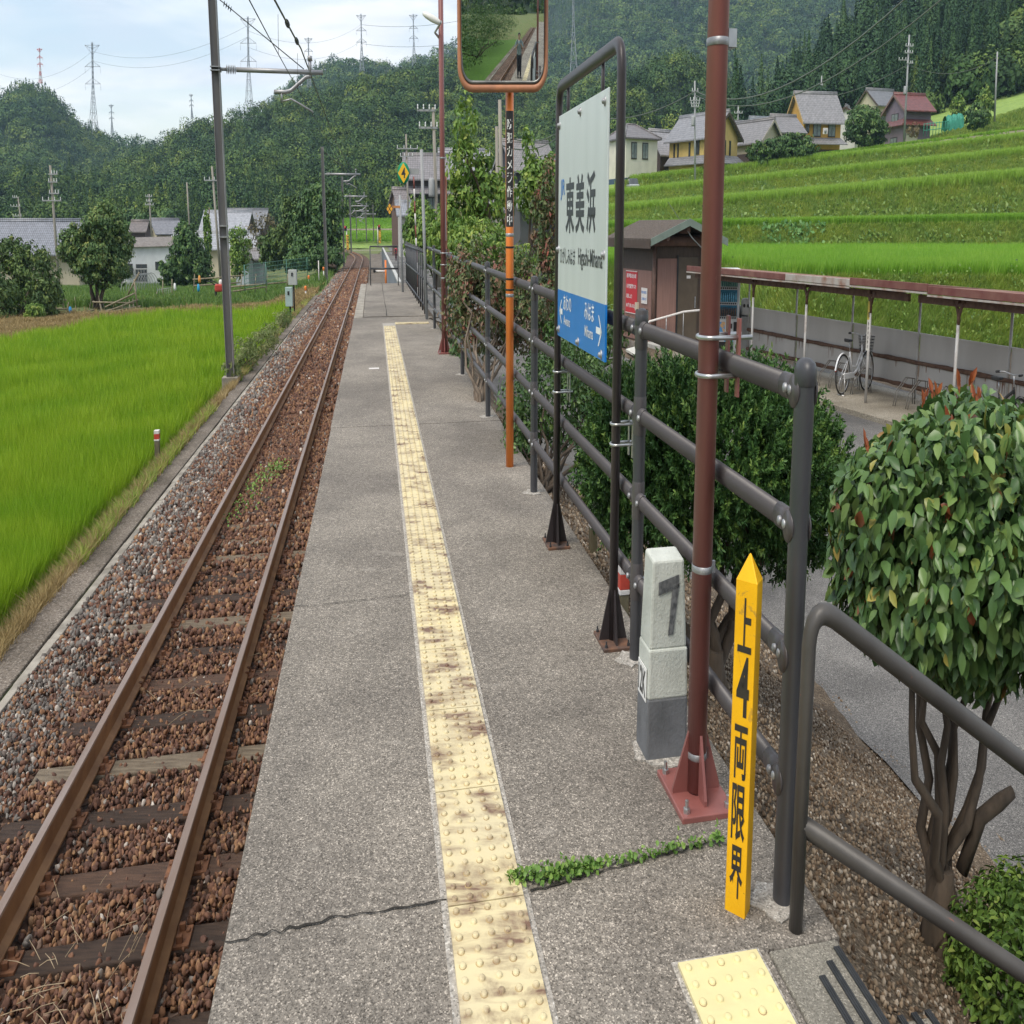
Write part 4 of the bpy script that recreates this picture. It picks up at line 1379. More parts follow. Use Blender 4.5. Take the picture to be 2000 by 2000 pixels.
# hills behind the camera, seen only in the mirror
gxx = np.linspace(-420, 420, 43); T_ = np.linspace(0, 1, 9)
V = []
fb_ = sines(77, 8, .02)
for x in gxx:
    for t in T_:
        V.append((x, -170 - 170 * t, -6 + (62 + 60 * float(fb_(np.array([[x, 0, 0.]]))[0])) * smooth(0, 1, t)))
i = np.arange(42)[:, None] * 9 + np.arange(8)[None, :]
o = mesh_np('hill', V, np.stack([i, i + 1, i + 10, i + 9], -1).reshape(-1, 4), mat=M['hill'], shade=True); o['kind'] = 'structure'
V = np.array(V); r = np.random.RandomState(5)
B = V[r.randint(0, len(V), 900)] + r.normal(0, 10, (900, 3)) * np.array((1, 1, .1))
forest('forest', B, r.uniform(5, 9, 900), r.uniform(7, 12, 900), r.uniform(0, 1, 900) < .4, 60, .4, FOREST, 78, 'wooded hillside behind the photographer, seen in the mirror')

# ================================================================== rice field on the left
M['rice'] = leafmat('rice_leaves', [(0, (.20, .33, .015)), (.5, (.31, .46, .025)), (1, (.43, .56, .06))], .55, .35, .25, big=(.45, (.74, .87, .75)))
M['rice2'] = leafmat('rice_leaves_right', [(0, (.17, .34, .03)), (.5, (.27, .47, .055)), (1, (.38, .57, .10))], .55, .45, .25, big=(.15, (.8, .9, .8)))
M['paddy'] = pmat('rice_base', (.075, .17, .012), (.05, .12, .01), 3, .9)
M['garden'] = leafmat('garden_grass', [(0, (.06, .13, .025)), (.5, (.12, .22, .04)), (.85, (.19, .29, .06)), (1, (.32, .30, .12))], .55, .3)
M['drygrass'] = leafmat('dry_grass', [(0, (.20, .15, .06)), (.4, (.34, .25, .11)), (1, (.47, .37, .20))], .7, .2, .2)
M['weed'] = leafmat('bank_weeds', [(0, (.15, .25, .05)), (.5, (.26, .39, .08)), (.8, (.35, .46, .12)), (1, (.48, .50, .20))], .55, .45, .25, big=(.5, (1.25, 1.1, .9)))
fe = [(-900, 700), (-200, 668), (0, 650), (130, 629), (250, 606), (400, 598), (545, 601)]
FE = np.array([G(a, b, -1.65) for a, b in fe])
r = np.random.RandomState(9)
n = 90000
y = 3.2 * (58 / 3.2) ** r.uniform(0, 1, n)
xr = (-5.72 - y * TN[1]) / TN[0]                         # the edge beside the wall
x = xr - (np.maximum(.86 * y, 6) + xr) * r.uniform(-.0, 1, n) ** 1.0
dq = x * TN[0] + y * TN[1]; dn = np.round(dq / .28) * .28 + r.normal(0, .045, n)
x = np.where(y < 26, x + (dn - dq) / TN[0], x)
yf = np.interp(x, FE[:, 0], FE[:, 1])
keep = (x < xr) & (y < yf + r.normal(0, .25, n)) & (x > -.95 * y - 3)
B = np.stack([x, y, ground_z(x, y) + 0 * x], 1)[keep]
Bz = ground_z(B[:, 0], B[:, 1]); B[:, 2] = Bz
wv = .56 + .07 * sines(6, 6, .5)(B)
o = tufts('rice', B, wv, M['rice'], 10, nb=8, wid=.0075 * (np.maximum(B[:, 1], 5) / 6) ** .75, lean=.42, spread=.07, hv=.3)
o['kind'] = 'stuff'; o['label'] = 'bright green young rice filling the field left of the line'
V, F = [], []
for k, yy in enumerate(np.linspace(-30, 56, 44)):
    xe = (-5.35 - yy * TN[1]) / TN[0]
    for q in np.linspace(0, 1, 12):
        xx_ = xe - q * (abs(yy) * .95 + 12)
        V.append((xx_, min(yy, float(np.interp(xx_, FE[:, 0], FE[:, 1]))), 0))
V = np.array(V); V[:, 2] = ground_z(V[:, 0], V[:, 1]) + .16
i = np.arange(43)[:, None] * 12 + np.arange(11)[None, :]
o = mesh_np('paddy_field', V, np.stack([i, i + 12, i + 13, i + 1], -1).reshape(-1, 4), mat=M['paddy'], shade=True); o['kind'] = 'structure'
# rice behind the camera for the mirror is left as the plain field; grass along the wall
def along(n, s0, s1, d0, d1, seed, pw=1.0):
    r = np.random.RandomState(seed)
    s = s0 * (s1 / s0) ** r.uniform(0, 1, n)
    d = r.uniform(d0, d1, n)
    p = s[:, None] * TD + d[:, None] * TN
    p[:, 2] = ground_z(p[:, 0], p[:, 1])
    return p
p = along(13000, 5, 60, -5.85, -4.5, 3)
o = tufts('dry_grass', p, .17, M['drygrass'], 4, nb=8, wid=.006 * (np.maximum(p[:, 1], 6) / 8) ** .7, lean=1.2, spread=.06)
o['kind'] = 'stuff'; o['label'] = 'dry straw coloured grass between rice and wall'
p = along(3000, 5, 60, -5.0, -4.48, 5)
p = p[sines(3, 6, .8)(p) > -.05]
o = tufts('grass', p, .16, M['weed'], 6, nb=8, wid=.012 * (np.maximum(p[:, 1], 6) / 8) ** .6, lean=1.0, spread=.07)
o['kind'] = 'stuff'; o['label'] = 'green weeds along the field side of the wall'
# dry mown strip and grass beyond the rice
r = np.random.RandomState(14)
n = 60000
x = r.uniform(-46, -11, n); y = r.uniform(32, 72, n)
k = (y > np.interp(x, FE[:, 0], FE[:, 1])) & (y < np.interp(x, [-46, -28, -22, -11], [48, 57, 63, 70]) + r.normal(0, 1.5, n)) & (x * TN[0] + y * TN[1] < -4.6)
x, y = x[k], y[k]
B = np.stack([x, y, ground_z(x, y)], 1)
o = tufts('dry_grass', B, .24, M['drygrass'], 15, nb=6, wid=.06, lean=1.1, spread=.2)
o['kind'] = 'stuff'; o['label'] = 'dry mown grass along the far edge of the rice'
n = 16000
y = r.uniform(62, 150, n); x = r.uniform(-.85, -.16, n) * y
B = np.stack([x, y, ground_z(x, y)], 1); B = B[B[:, 0] * TN[0] + B[:, 1] * TN[1] < -4.4]
B = B[y[:len(B)] > 0]
o = tufts('grass', B, .40, M['garden'], 16, nb=6, wid=.07, lean=.8, spread=.3)
o['kind'] = 'stuff'; o['label'] = 'garden grass in front of the village houses'

# ================================================================== terraced fields on the right
def rowline(a, b):
    return lambda px: a[1] + (px - a[0]) * (b[1] - a[1]) / (b[0] - a[0])
RB = rowline((1412, 449), (2000, 438)); RC = rowline((1412, 399), (2000, 347)); RD = rowline((1412, 365), (2000, 303))
RE = rowline((1412, 336), (2000, 270)); RF = rowline((1596, 303), (2000, 251)); RG_ = rowline((1880, 252), (2000, 213))
def zof(row, D):
    v = (row - 1000) / FY
    return H + (-SP - v * CP) / (CP - v * SP) * D
def tprof(px):
    zb = zof(RB(px), 76); zc = zof(RC(px), 96); zd = zof(RD(px), 108.5); ze = zof(RE(px), 124); zf = zof(RF(px), 139.5)
    zg = np.maximum(zof(RG_(px), 156), zf + .15)
    D = [31.0, 33.0, 74, 76, 91.5, 96, 103.5, 108.5, 120, 124, 136.5, 139.5, 150, 156, 200]
    Zs = [-1.40 + 0 * px, .10 + 0 * px, .12 + 0 * px, zb, zb, zc, zc, zd, zd, ze, ze, zf, zf, zg, zg + 8]
    return D, Zs
def toff(px):
    return 9.5 * (1 - smooth(1400, 1560, px))
def tz(px, D):
    Dl, Zs = tprof(px)
    Zs = np.stack(Zs, -1); Dl = np.array(Dl)
    k = np.clip(np.searchsorted(Dl, D) - 1, 0, len(Dl) - 2)
    a = np.take_along_axis(Zs, k[:, None], 1)[:, 0]; b = np.take_along_axis(Zs, k[:, None] + 1, 1)[:, 0]
    t = np.clip((D - Dl[k]) / (Dl[k + 1] - Dl[k]), 0, 1)
    z = a + (b - a) * t
    D = D + toff(px) * np.clip((70 - D) / 37, 0, 1)
    return np.stack([(px - 1000) / FX * D / 1.02, D, z], 1)
px = np.arange(1118, 2420, 14.0)
Dl, Zs = tprof(px)
A = np.stack([tz(px, d + 0 * px) for d in Dl], 1)
nn = len(Dl)
i = np.arange(len(px) - 1)[:, None] * nn + np.arange(nn - 1)[None, :]
M['terrace'] = pmat('terrace_grass', (.23, .33, .075), (.17, .26, .055), .8, .9, bmp=.5, bscale=8, bdist=.1)
M['earth'] = pmat('bare_earth', (.26, .23, .17), (.15, .135, .09), 1.2, .95, bmp=.6, bscale=6, bdist=.15)
ter = mesh_np('terraced_fields', A.reshape(-1, 3), np.stack([i, i + nn, i + nn + 1, i + 1], -1).reshape(-1, 4), mat=M['terrace'])
ter['kind'] = 'structure'
ter.data.materials.append(M['earth'])
mi = np.zeros((len(px) - 1, nn - 1), np.int32); mi[px[:-1] > 1575, 10] = 1
ter.data.polygons.foreach_set('material_index', mi.ravel())
def tgrass(name, n, p0, p1, D0, D1, h, mat, seed, nb, wid, lean, label, spread=.15, cond=None):
    r = np.random.RandomState(seed)
    px = r.uniform(p0, p1, n); D = r.uniform(D0, D1, n) if not callable(D0) else D0(r, n)
    if cond is not None:
        k = cond(px, D); px, D = px[k], D[k]
    B = tz(px, D)
    o = tufts(name, B, h, mat, seed, nb=nb, wid=wid, lean=lean, spread=spread)
    o['kind'] = 'stuff'; o['label'] = label
    return o
tgrass('rice', 17000, 1130, 2120, lambda r, n: 33.1 * (74 / 33.1) ** (r.uniform(0, 1, n) ** 1.3), None, .52, M['rice2'], 61, 7, .036, .3, 'young rice in the lowest terrace on the right', .12)
tgrass('rice', 7000, 1130, 2120, lambda r, n: 76.3 + 8 * r.uniform(0, 1, n) ** 2.2, None, .62, M['rice2'], 62, 7, .06, .25, 'young rice on the second terrace')
tgrass('grass', 9000, 1130, 2120, 31.0, 33.1, .26, M['weed'], 63, 7, .03, 1.0, 'weedy bank behind the bicycle shed')
tgrass('grass', 6000, 1130, 2120, 74.0, 76.1, .30, M['weed'], 64, 6, .06, .9, 'weedy bank below the second terrace')
tgrass('grass', 9000, 1130, 2120, 91.5, 96.1, .40, M['weed'], 65, 6, .08, .8, 'weedy bank above the second terrace')
tgrass('grass', 5000, 1130, 2120, 96, 104, .40, M['rice2'], 66, 6, .08, .5, 'grass on the third terrace')
tgrass('grass', 8000, 1130, 2120, 103.5, 108.6, .45, M['weed'], 67, 6, .09, .8, 'weedy bank of the fourth terrace')
tgrass('grass', 4000, 1130, 2120, 108.5, 116, .35, M['rice2'], 68, 6, .09, .5, 'grass on the fourth terrace')
tgrass('grass', 6500, 1200, 2120, 120, 124.1, .42, M['weed'], 69, 6, .10, .8, 'weedy bank of the fifth terrace')
tgrass('grass', 4500, 1400, 2120, 124, 135, .40, M['rice2'], 70, 6, .10, .5, 'grass on the fifth terrace')
tgrass('grass', 2500, 1560, 2120, 139, 148, .35, M['rice2'], 71, 6, .10, .5, 'grass above the earth bank')
tgrass('grass', 3000, 1800, 2120, 149, 158, .5, M['weed'], 72, 6, .12, .7, 'grass on the slope below the wood')
def tbank(n, p0, p1, D0, D1, L, seed, label, mat):
    r = np.random.RandomState(seed)
    px = r.uniform(p0, p1, n); D = r.uniform(D0, D1, n)
    f = sines(seed, 8, 1.0)(np.stack([px / 18, D * .9, 0 * D], 1))
    k = f + r.normal(0, .12, n) > .0
    px, D = px[k], D[k]
    B = tz(px, D); B[:, 2] += np.abs(r.normal(0, .18, len(B)))
    N = r.normal(0, .6, (len(B), 3)) + np.array((0, -.8, .8))
    LL = L * r.uniform(.6, 1.4, len(B))
    o = cards('undergrowth', B, N, LL, LL * .7, mat, r.uniform(0, 1, len(B)), seed)
    o['label'] = label
HERB = leafmat('bank_herbs', [(0, (.08, .16, .035)), (.6, (.17, .28, .06)), (1, (.28, .38, .10))], .5, .3, .25)
DARKHERB = leafmat('dark_bank_weeds', [(0, (.06, .12, .028)), (.6, (.13, .22, .05)), (1, (.22, .30, .085))], .5, .15)
HERB2 = leafmat('kudzu_herbs', [(0, (.05, .13, .03)), (.6, (.10, .23, .06)), (1, (.19, .33, .12))], .5, .15, .25)
tbank(9000, 1130, 2120, 31, 33, .10, 81, 'herbs on the bank behind the shed', HERB)
tbank(2600, 1440, 1610, 74.2, 76.2, .30, 82, 'pale leafy creeper on the bank of the second terrace', HERB2)
tbank(2500, 1610, 2120, 74.2, 75.2, .25, 83, 'herbs on the bank of the second terrace', HERB)
tbank(7000, 1130, 2120, 91.5, 94.5, .32, 84, 'dark herbs on the bank above the second terrace', HERB)
tbank(7000, 1130, 2120, 103.5, 107.5, .34, 85, 'dark herbs on the fourth bank', HERB)
tbank(6000, 1200, 2120, 120, 123.6, .36, 86, 'dark herbs on the fifth bank', HERB)

M['rice3'] = leafmat('rice_leaves_upper', [(0, (.24, .40, .05)), (.5, (.34, .52, .08)), (1, (.46, .62, .13))], .55, .5)
for q, (d0, d1, p0, hh) in enumerate(((95.5, 99.5, 1130, .75), (108, 112, 1130, .8), (123.6, 127, 1230, .7), (139.6, 143, 1580, .32))):
    tgrass('rice', 5200, p0, 2120, d0, d1, hh, M['rice3'], 90 + q, 7, .075, .35, ['light green rice along the edge of the third terrace', 'light green rice along the edge of the fourth terrace', 'light green rice along the edge of the fifth terrace', 'light grass along the top of the earth bank'][q], .2)
tbank(5200, 1130, 2120, 91.5, 93.2, .34, 94, 'dark weeds at the foot of the third bank', DARKHERB)
tbank(5200, 1130, 2120, 103.5, 105.6, .36, 95, 'dark weeds at the foot of the fourth bank', DARKHERB)
tbank(5200, 1200, 2120, 120, 121.8, .38, 96, 'dark weeds at the foot of the fifth bank', DARKHERB)
# far paddies seen along the track
o = strip('far_field', [P(640, 484, 196), P(640, 452, 212), P(640, 432, 232)], [P(800, 486, 196), P(800, 452, 212), P(800, 428, 232)], M['terrace'])
r = np.random.RandomState(31)
n = 5000; t = r.uniform(0, 1, n)
B = np.array([P(a, 472 - 42 * q, 200 + 32 * q) for a, q in zip(r.uniform(640, 800, n), t)])
o = tufts('grass', B, .5, M['rice2'], 32, nb=5, wid=.18, lean=.6, spread=.4); o['kind'] = 'stuff'; o['label'] = 'far bright green fields at the end of the track'
for k, rw in enumerate((447,)):
    o = strip('field_bank', [P(650, rw + 3, 198), P(650, rw, 198.5)], [P(800, rw + 2, 198), P(800, rw - 1, 198.5)], M['earth'])
# haze: the thin summer air between here and the mountains
hz = MB().box((0, 450, 150), (4200, 2500, 340)).build('haze', None)
hm = bpy.data.materials.new('haze_air'); hm.use_nodes = True
hn = hm.node_tree.nodes; hn.clear()
ho = hn.new('ShaderNodeOutputMaterial'); pv = hn.new('ShaderNodeVolumePrincipled')
pv.inputs['Color'].default_value = (.52, .77, 1.0, 1)
pv.inputs['Density'].default_value = .00019
pv.inputs['Anisotropy'].default_value = 0.0
hm.node_tree.links.new(pv.outputs[0], ho.inputs['Volume'])
hz.data.materials.clear(); hz.data.materials.append(hm)
hz['kind'] = 'stuff'; hz['label'] = 'thin bluish summer haze in the valley air'
# ================================================================== shrubs and trees near the platform
M['bark'] = pmat('grey_brown_bark', (.115, .085, .060), (.045, .035, .026), 9, .9, bmp=.8, bscale=45, stretch=(1, 1, .35), bdist=.006)
M['barkpale'] = pmat('pale_bark', (.21, .165, .125), (.10, .075, .055), 9, .9, bmp=.6, bscale=35, stretch=(1, 1, .35))

def stems(mb, base, tops, r0, r1, seed, wob=.06, n=7):
    r = np.random.RandomState(seed)
    for tp in tops:
        b = np.asarray(base) + np.append(r.normal(0, r0 * .8, 2), -.08)
        tp = np.asarray(tp, float)
        L = np.linalg.norm(tp - b)
        pts = []
        for k in range(n):
            t = k / (n - 1)
            p = b + (tp - b) * t
            p[:2] = b[:2] + (tp - b)[:2] * t ** 1.35
            if 0 < k < n - 1: p = p + r.normal(0, wob * L * .35, 3) * np.array((1, 1, .3))
            pts.append(p)
        mb.tube(pts, list(np.linspace(r0, r1, n)), 7)
    return mb

def shingle_leaves(name, c, rad, n, L, W, mat, parent, seed, depth=.30, lump=.10, down=.75, flo=None, f=2.6, fold=.32, droop=.22):
    r = np.random.RandomState(seed)
    D = rdir(r, n)
    g = sines(seed + 1, 9, f)
    R = (1 + lump * 2.2 * g(D)) * (1 - depth * r.uniform(0, 1, n) ** 1.4)
    cut = sines(seed + 2, 9, 4.2)(D) + r.normal(0, .10, n)
    keep = (cut > -.36) | (r.uniform(0, 1, n) < .35)
    D, R = D[keep], R[keep]; n = len(D)
    Pw = np.asarray(c) + D * R[:, None] * np.asarray(rad)
    if flo is not None:
        k = Pw[:, 2] > flo + .06 * g(D * 2)
        Pw, D = Pw[k], D[k]; n = len(D)
    N = unit(D * .8 + np.array((0, 0, .55)) + r.normal(0, .30, (n, 3)))
    tang = rdir(r, n)
    T = unit(D * .55 + np.array((0, 0, -down)) + tang * .75)
    sc = r.uniform(.65, 1.2, n)
    V, F = round_leaves(Pw - T * (L * sc * .4)[:, None], T, N, L * sc, W * sc * r.uniform(.85, 1.1, n), fold, droop)
    return mesh_np(name, V, F, mat=mat, parent=parent, rnd=np.repeat(r.uniform(0, 1, n), 4), shade=True)

def sprays(name, c, rad, ns, per, Ls, Ln, Wn, mat, parent, seed, depth=.4, lump=.14, flo=None, upb=.5):
    r = np.random.RandomState(seed)
    D = rdir(r, ns)
    g = sines(seed + 1, 9, 2.6)
    g2 = sines(seed + 9, 9, 6.0)
    R = (1 + lump * 2.2 * g(D) + .10 * g2(D)) * (1 - depth * r.uniform(0, 1, ns) ** 1.7)
    B = np.asarray(c) + D * R[:, None] * np.asarray(rad)
    if flo is not None:
        k = B[:, 2] > flo + .05 * r.normal(0, 1, ns)
        B, D = B[k], D[k]; ns = len(D)
    ax = unit(D + np.array((0, 0, upb)) + r.normal(0, .35, (ns, 3)))
    idx = np.repeat(np.arange(ns), per)
    m = ns * per
    t = r.uniform(0, 1, m)
    sl = Ls * r.uniform(.6, 1.5, ns)
    Pn = B[idx] + ax[idx] * (t * sl[idx])[:, None]
    side = unit(np.cross(ax[idx], rdir(r, m)))
    T = unit(ax[idx] * .75 + side * .8)
    N = unit(np.cross(T, rdir(r, m)))
    N = np.where((N @ np.array((0, 0, 1.0)))[:, None] < 0, -N, N)
    L = Ln * r.uniform(.6, 1.2, m)
    rn = np.clip(.55 * r.uniform(0, 1, ns)[idx] + .30 * t + .15 * r.uniform(0, 1, m), 0, 1)
    V, F = leaf_arrays(Pn, T, N, L, Wn + 0 * L, .2, .1)
    return mesh_np(name, V, F, mat=mat, parent=parent, rnd=np.repeat(rn, 2))

# --- camellia beside the steps
M['camellia'] = leafmat('camellia_leaf', [(0, (.042, .095, .030)), (.35, (.080, .160, .046)), (.7, (.130, .225, .064)), (.925, (.18, .27, .075)), (.955, (.16, .20, .04)), (.975, (.50, .44, .10)), (.985, (.26, .075, .03)), (1, (.30, .10, .04))], .36, .18, .45)
p = Gt(1827, 1862, 0)
ca = thing('camellia', 'glossy round camellia with drooping leaves behind the stair handrail', 'shrub', p)
cc = P(1868, 1066, 3.62)
m = MB()
for px_, py_, yy in ((1745, 1330, 3.45), (1800, 1300, 3.6), (1840, 1310, 3.55), (1870, 1290, 3.7), (1905, 1330, 3.6), (1965, 1300, 3.7), (1995, 1350, 3.55), (1780, 1200, 3.7)):
    stems(m, p + (0, 0, .12), [P(px_, py_, yy) + (0, 0, .12)], .028, .011, px_, .075, 8)
m.tube([p + (0, 0, -.15), p + (0, 0, .02), p + (.005, 0, .16), p + (.01, 0, .26)], [.085, .068, .07, .045], 10)
m.tube([p + (.10, 0, .25), p + (.16, -.02, .42), p + (.24, -.03, .47), p + (.30, -.03, .50)], [.028, .028, .027, .02], 9)
m.build('trunk', M['bark'], ca)
shingle_leaves('crown', cc, (.59, .52, .415), 11500, .060, .037, M['camellia'], ca, 4, .42, .13, flo=.10, f=3.6)
shingle_leaves('inner_leaves', cc, (.44, .38, .30), 2200, .065, .038, M['camellia'], ca, 9, .5, .08, flo=.16)
m = MB()
rr_ = random.Random(3)
REDY = leafmat('red_young_leaf', [(0, (.24, .055, .025)), (1, (.42, .14, .05))], .4, .3)
rv = []
Pv, Tv, Nv, Lv = [], [], [], []
for px_, py_ in ((1692, 868), (1803, 778), (1825, 760), (1860, 795), (1872, 745), (1895, 735), (1905, 770), (1715, 980), (1800, 905), (1850, 820)):
    b = P(px_, py_ + 25, 3.45 + rr_.uniform(-.1, .3))
    Pv, Tv, Nv, Lv = [], [], [], []
    for k in range(5):
        Pv.append(b + np.array((rr_.uniform(-.012, .012), 0, rr_.uniform(0, .04)))); Tv.append((rr_.uniform(-.5, .5), rr_.uniform(-.5, .5), 1.0)); Nv.append((rr_.uniform(-.6, .6), -1, .2)); Lv.append(rr_.uniform(.025, .05))
    V, F = leaf_arrays(np.array(Pv), np.array(Tv), np.array(Nv), np.array(Lv), np.array(Lv) * .42)
    mesh_np('young_shoot', V, F, mat=REDY, parent=ca, rnd=np.random.RandomState(px_).uniform(0, 1, len(F)))

# --- dark yew behind the railing
M['yew'] = leafmat('yew_needles', [(0, (.026, .072, .024)), (.4, (.052, .125, .034)), (.72, (.095, .19, .045)), (.86, (.18, .28, .06)), (1, (.26, .35, .075))], .5, .05, .3)
p = Gt(1395, 1335, 0)
yw = thing('yew_bush', 'wide dark green yew bush directly behind the near railing', 'shrub', p)
cc = P(1392, 900, 5.85)
m = stems(MB(), p, [P(1240, 1090, 5.6), P(1330, 1010, 5.8), P(1420, 1060, 5.6), P(1500, 1080, 5.6), P(1370, 1120, 6.0), P(1470, 950, 5.9)], .05, .018, 4, .13)
m.tube([p + (0, 0, -.15), p + (0, 0, .15)], [.09, .06], 9)
m.build('trunk', M['bark'], yw)
sprays('crown', cc, (.93, .75, .44), 5600, 24, .085, .030, .0105, M['yew'], yw, 5, .55, .13, flo=-.02)
sprays('crown', cc + (-.62, .1, -.05), (.42, .45, .34), 1500, 24, .085, .030, .0105, M['yew'], yw, 6, .5, .13, flo=-.08)
sprays('crown', cc + (.66, .1, -.16), (.42, .45, .34), 1500, 24, .085, .030, .0105, M['yew'], yw, 7, .5, .13, flo=-.18)

def bush(label, base, blobs, L, W, mat, seed, stem_r=.03, nst=6, bark=None, name='shrub', up=.5, cat='shrub', group=None, wob=.1, trunk=True, per=14, droopy=0.0):
    o = thing(name, label, cat, base, group)
    base = np.asarray(base)
    r = np.random.RandomState(seed)
    if trunk:
        tops = []
        for c, rad, ncl, cl in blobs:
            k = max(1, int(nst * ncl / sum(b[2] for b in blobs)))
            for _ in range(k):
                tops.append(np.asarray(c) + np.asarray(rad) * np.append(r.uniform(-.55, .55, 2), r.uniform(-.6, .3)))
        stems(MB(), base, tops, stem_r, stem_r * .35, seed, wob).build('trunk', bark or M['bark'], o)
    for q, (c, rad, ncl, cl) in enumerate(blobs):
        crown('crown', c, rad, ncl, per, L, W, mat, o, seed + 7 * q, cl=cl, up=up, droopy=droopy)
    return o
SMALL = leafmat('small_dark_leaf', [(0, (.028, .07, .02)), (.5, (.06, .13, .03)), (.85, (.11, .19, .045)), (1, (.23, .31, .08))], .4, .12, .45)
FRESH = leafmat('fresh_leaf', [(0, (.06, .13, .026)), (.4, (.13, .24, .042)), (.75, (.25, .36, .068)), (1, (.46, .50, .13))], .45, .25, .35)
REDL = leafmat('reddish_leaf', [(0, (.05, .09, .03)), (.40, (.10, .15, .05)), (.60, (.17, .14, .07)), (.82, (.24, .13, .09)), (.94, (.30, .055, .05)), (1, (.38, .16, .06))], .45, .15, .3)
OLIVE = leafmat('olive_scrub_leaf', [(0, (.10, .15, .04)), (.5, (.19, .25, .08)), (1, (.36, .36, .17))], .5, .3)
AZA = leafmat('azalea_leaf', [(0, (.035, .08, .014)), (.5, (.09, .165, .028)), (.85, (.17, .26, .045)), (1, (.30, .33, .08))], .5, .15, .3)

b = Gt(1062, 962, 0)
bush('small leaved bush on many bare stems beneath the station sign', b, [(P(1085, 770, 9.0), (.55, .5, .42), 330, .22), (P(1020, 850, 8.8), (.2, .3, .25), 60, .3), (P(1150, 740, 9.3), (.35, .4, .36), 160, .25)], .040, .022, SMALL, 31, .022, 14, wob=.16)
b = Gt(935, 800, 0)
bush('reddish brown bush with scarlet young leaves left of the orange pole', b, [(P(940, 590, 12.2), (.52, .55, .46), 260, .25), (P(1010, 600, 12.4), (.50, .5, .42), 220, .25), (P(905, 545, 12.6), (.3, .4, .3), 90, .3)], .060, .030, REDL, 32, .024, 16, M['barkpale'], wob=.12)
b = Gt(1075, 720, 0) + np.array((0, 1.5, 0))
bush('tall thin bush with purple red leaves beside the sign', b, [(P(1065, 430, 14), (.26, .3, .55), 130, .26), (P(1080, 560, 14), (.36, .4, .42), 130, .26)], .065, .032, REDL, 33, .02, 8, wob=.1)
b = Gt(985, 640, 0)
bush('tall yellow green shrub with a feathery top behind the orange pole', P(985, 585, 24.0), [(P(912, 250, 23.5), (.34, .35, .42), 26, .55), (P(905, 322, 23.6), (.52, .5, .42), 46, .48), (P(955, 385, 23.8), (.78, .7, .5), 105, .36), (P(902, 410, 23.5), (.5, .55, .42), 56, .40), (P(880, 440, 23.5), (.30, .5, .5), 45, .34), (P(945, 330, 24), (.3, .4, .35), 30, .4)], .145, .06, FRESH, 34, .07, 9, M['barkpale'])
bush('spreading light green shrub between the orange pole and the sign', P(1030, 590, 25.0), [(P(1050, 375, 25), (.62, .7, .55), 110, .3), (P(1032, 300, 25), (.22, .25, .42), 20, .6), (P(1080, 335, 25), (.36, .4, .35), 45, .36)], .14, .065, FRESH, 35, .05, 7, M['barkpale'])
bush('low leafy green shrubs at the foot of the tall one', P(950, 575, 22.0), [(P(930, 475, 22), (.95, .9, .42), 200, .22), (P(870, 470, 22.5), (.5, .6, .45), 110, .25), (P(1010, 520, 22), (.6, .7, .35), 120, .25)], .12, .045, FRESH, 36, .03, 6)
bush('rounded green shrub behind the grey sign pole', P(850, 565, 34.0), [(P(842, 468, 34), (.7, .9, .72), 180, .22), (P(865, 452, 34), (.45, .7, .6), 90, .25)], .15, .07, FRESH, 37, .04, 5)
bush('dense shrub in front of the far house beside the path', P(812, 525, 60.0), [(P(822, 440, 60), (1.1, 1.2, 1.3), 260, .2), (P(806, 470, 60), (.8, 1., .9), 140, .2)], .22, .11, FRESH, 38, .05, 5)
bush('green bushes under the railing by the bank', Gt(868, 660, 0), [(P(880, 610, 19.0), (.22, .5, .5), 110, .3), (P(897, 690, 15.5), (.18, .4, .28), 70, .3)], .06, .03, SMALL, 39, .02, 5)
bush('leafy undergrowth at the foot of the bare stems', Gt(955, 870, 0), [(P(968, 870, 10.2), (.16, .4, .14), 60, .3), (P(1010, 850, 9.4), (.16, .3, .3), 90, .3)], .05, .026, SMALL, 40, .02, 4)
bush('glossy hedge shrub beneath the blue band of the sign', Gt(1175, 800, 0), [(P(1120, 640, 11.8), (.45, .5, .32), 180, .25), (P(1190, 640, 12.4), (.3, .4, .30), 100, .25)], .055, .028, SMALL, 44, .02, 5)
# clipped azalea at the lower right
p = Gt(1985, 1960, 0)
az = thing('azalea_hedge', 'clipped light green azalea at the lower right beside the steps', 'hedge', p)
crown('crown', P(2010, 1900, 3.02) + (.12, .05, -.12), (.40, .40, .34), 900, 16, .032, .015, AZA, az, 71, cl=.13, up=.9, lump=.06, shell=.35)
stems(MB(), p + (.08, .05, 0), [P(1975, 1880, 3.0), P(2030, 1880, 3.1)], .02, .008, 5).build('trunk', M['bark'], az)

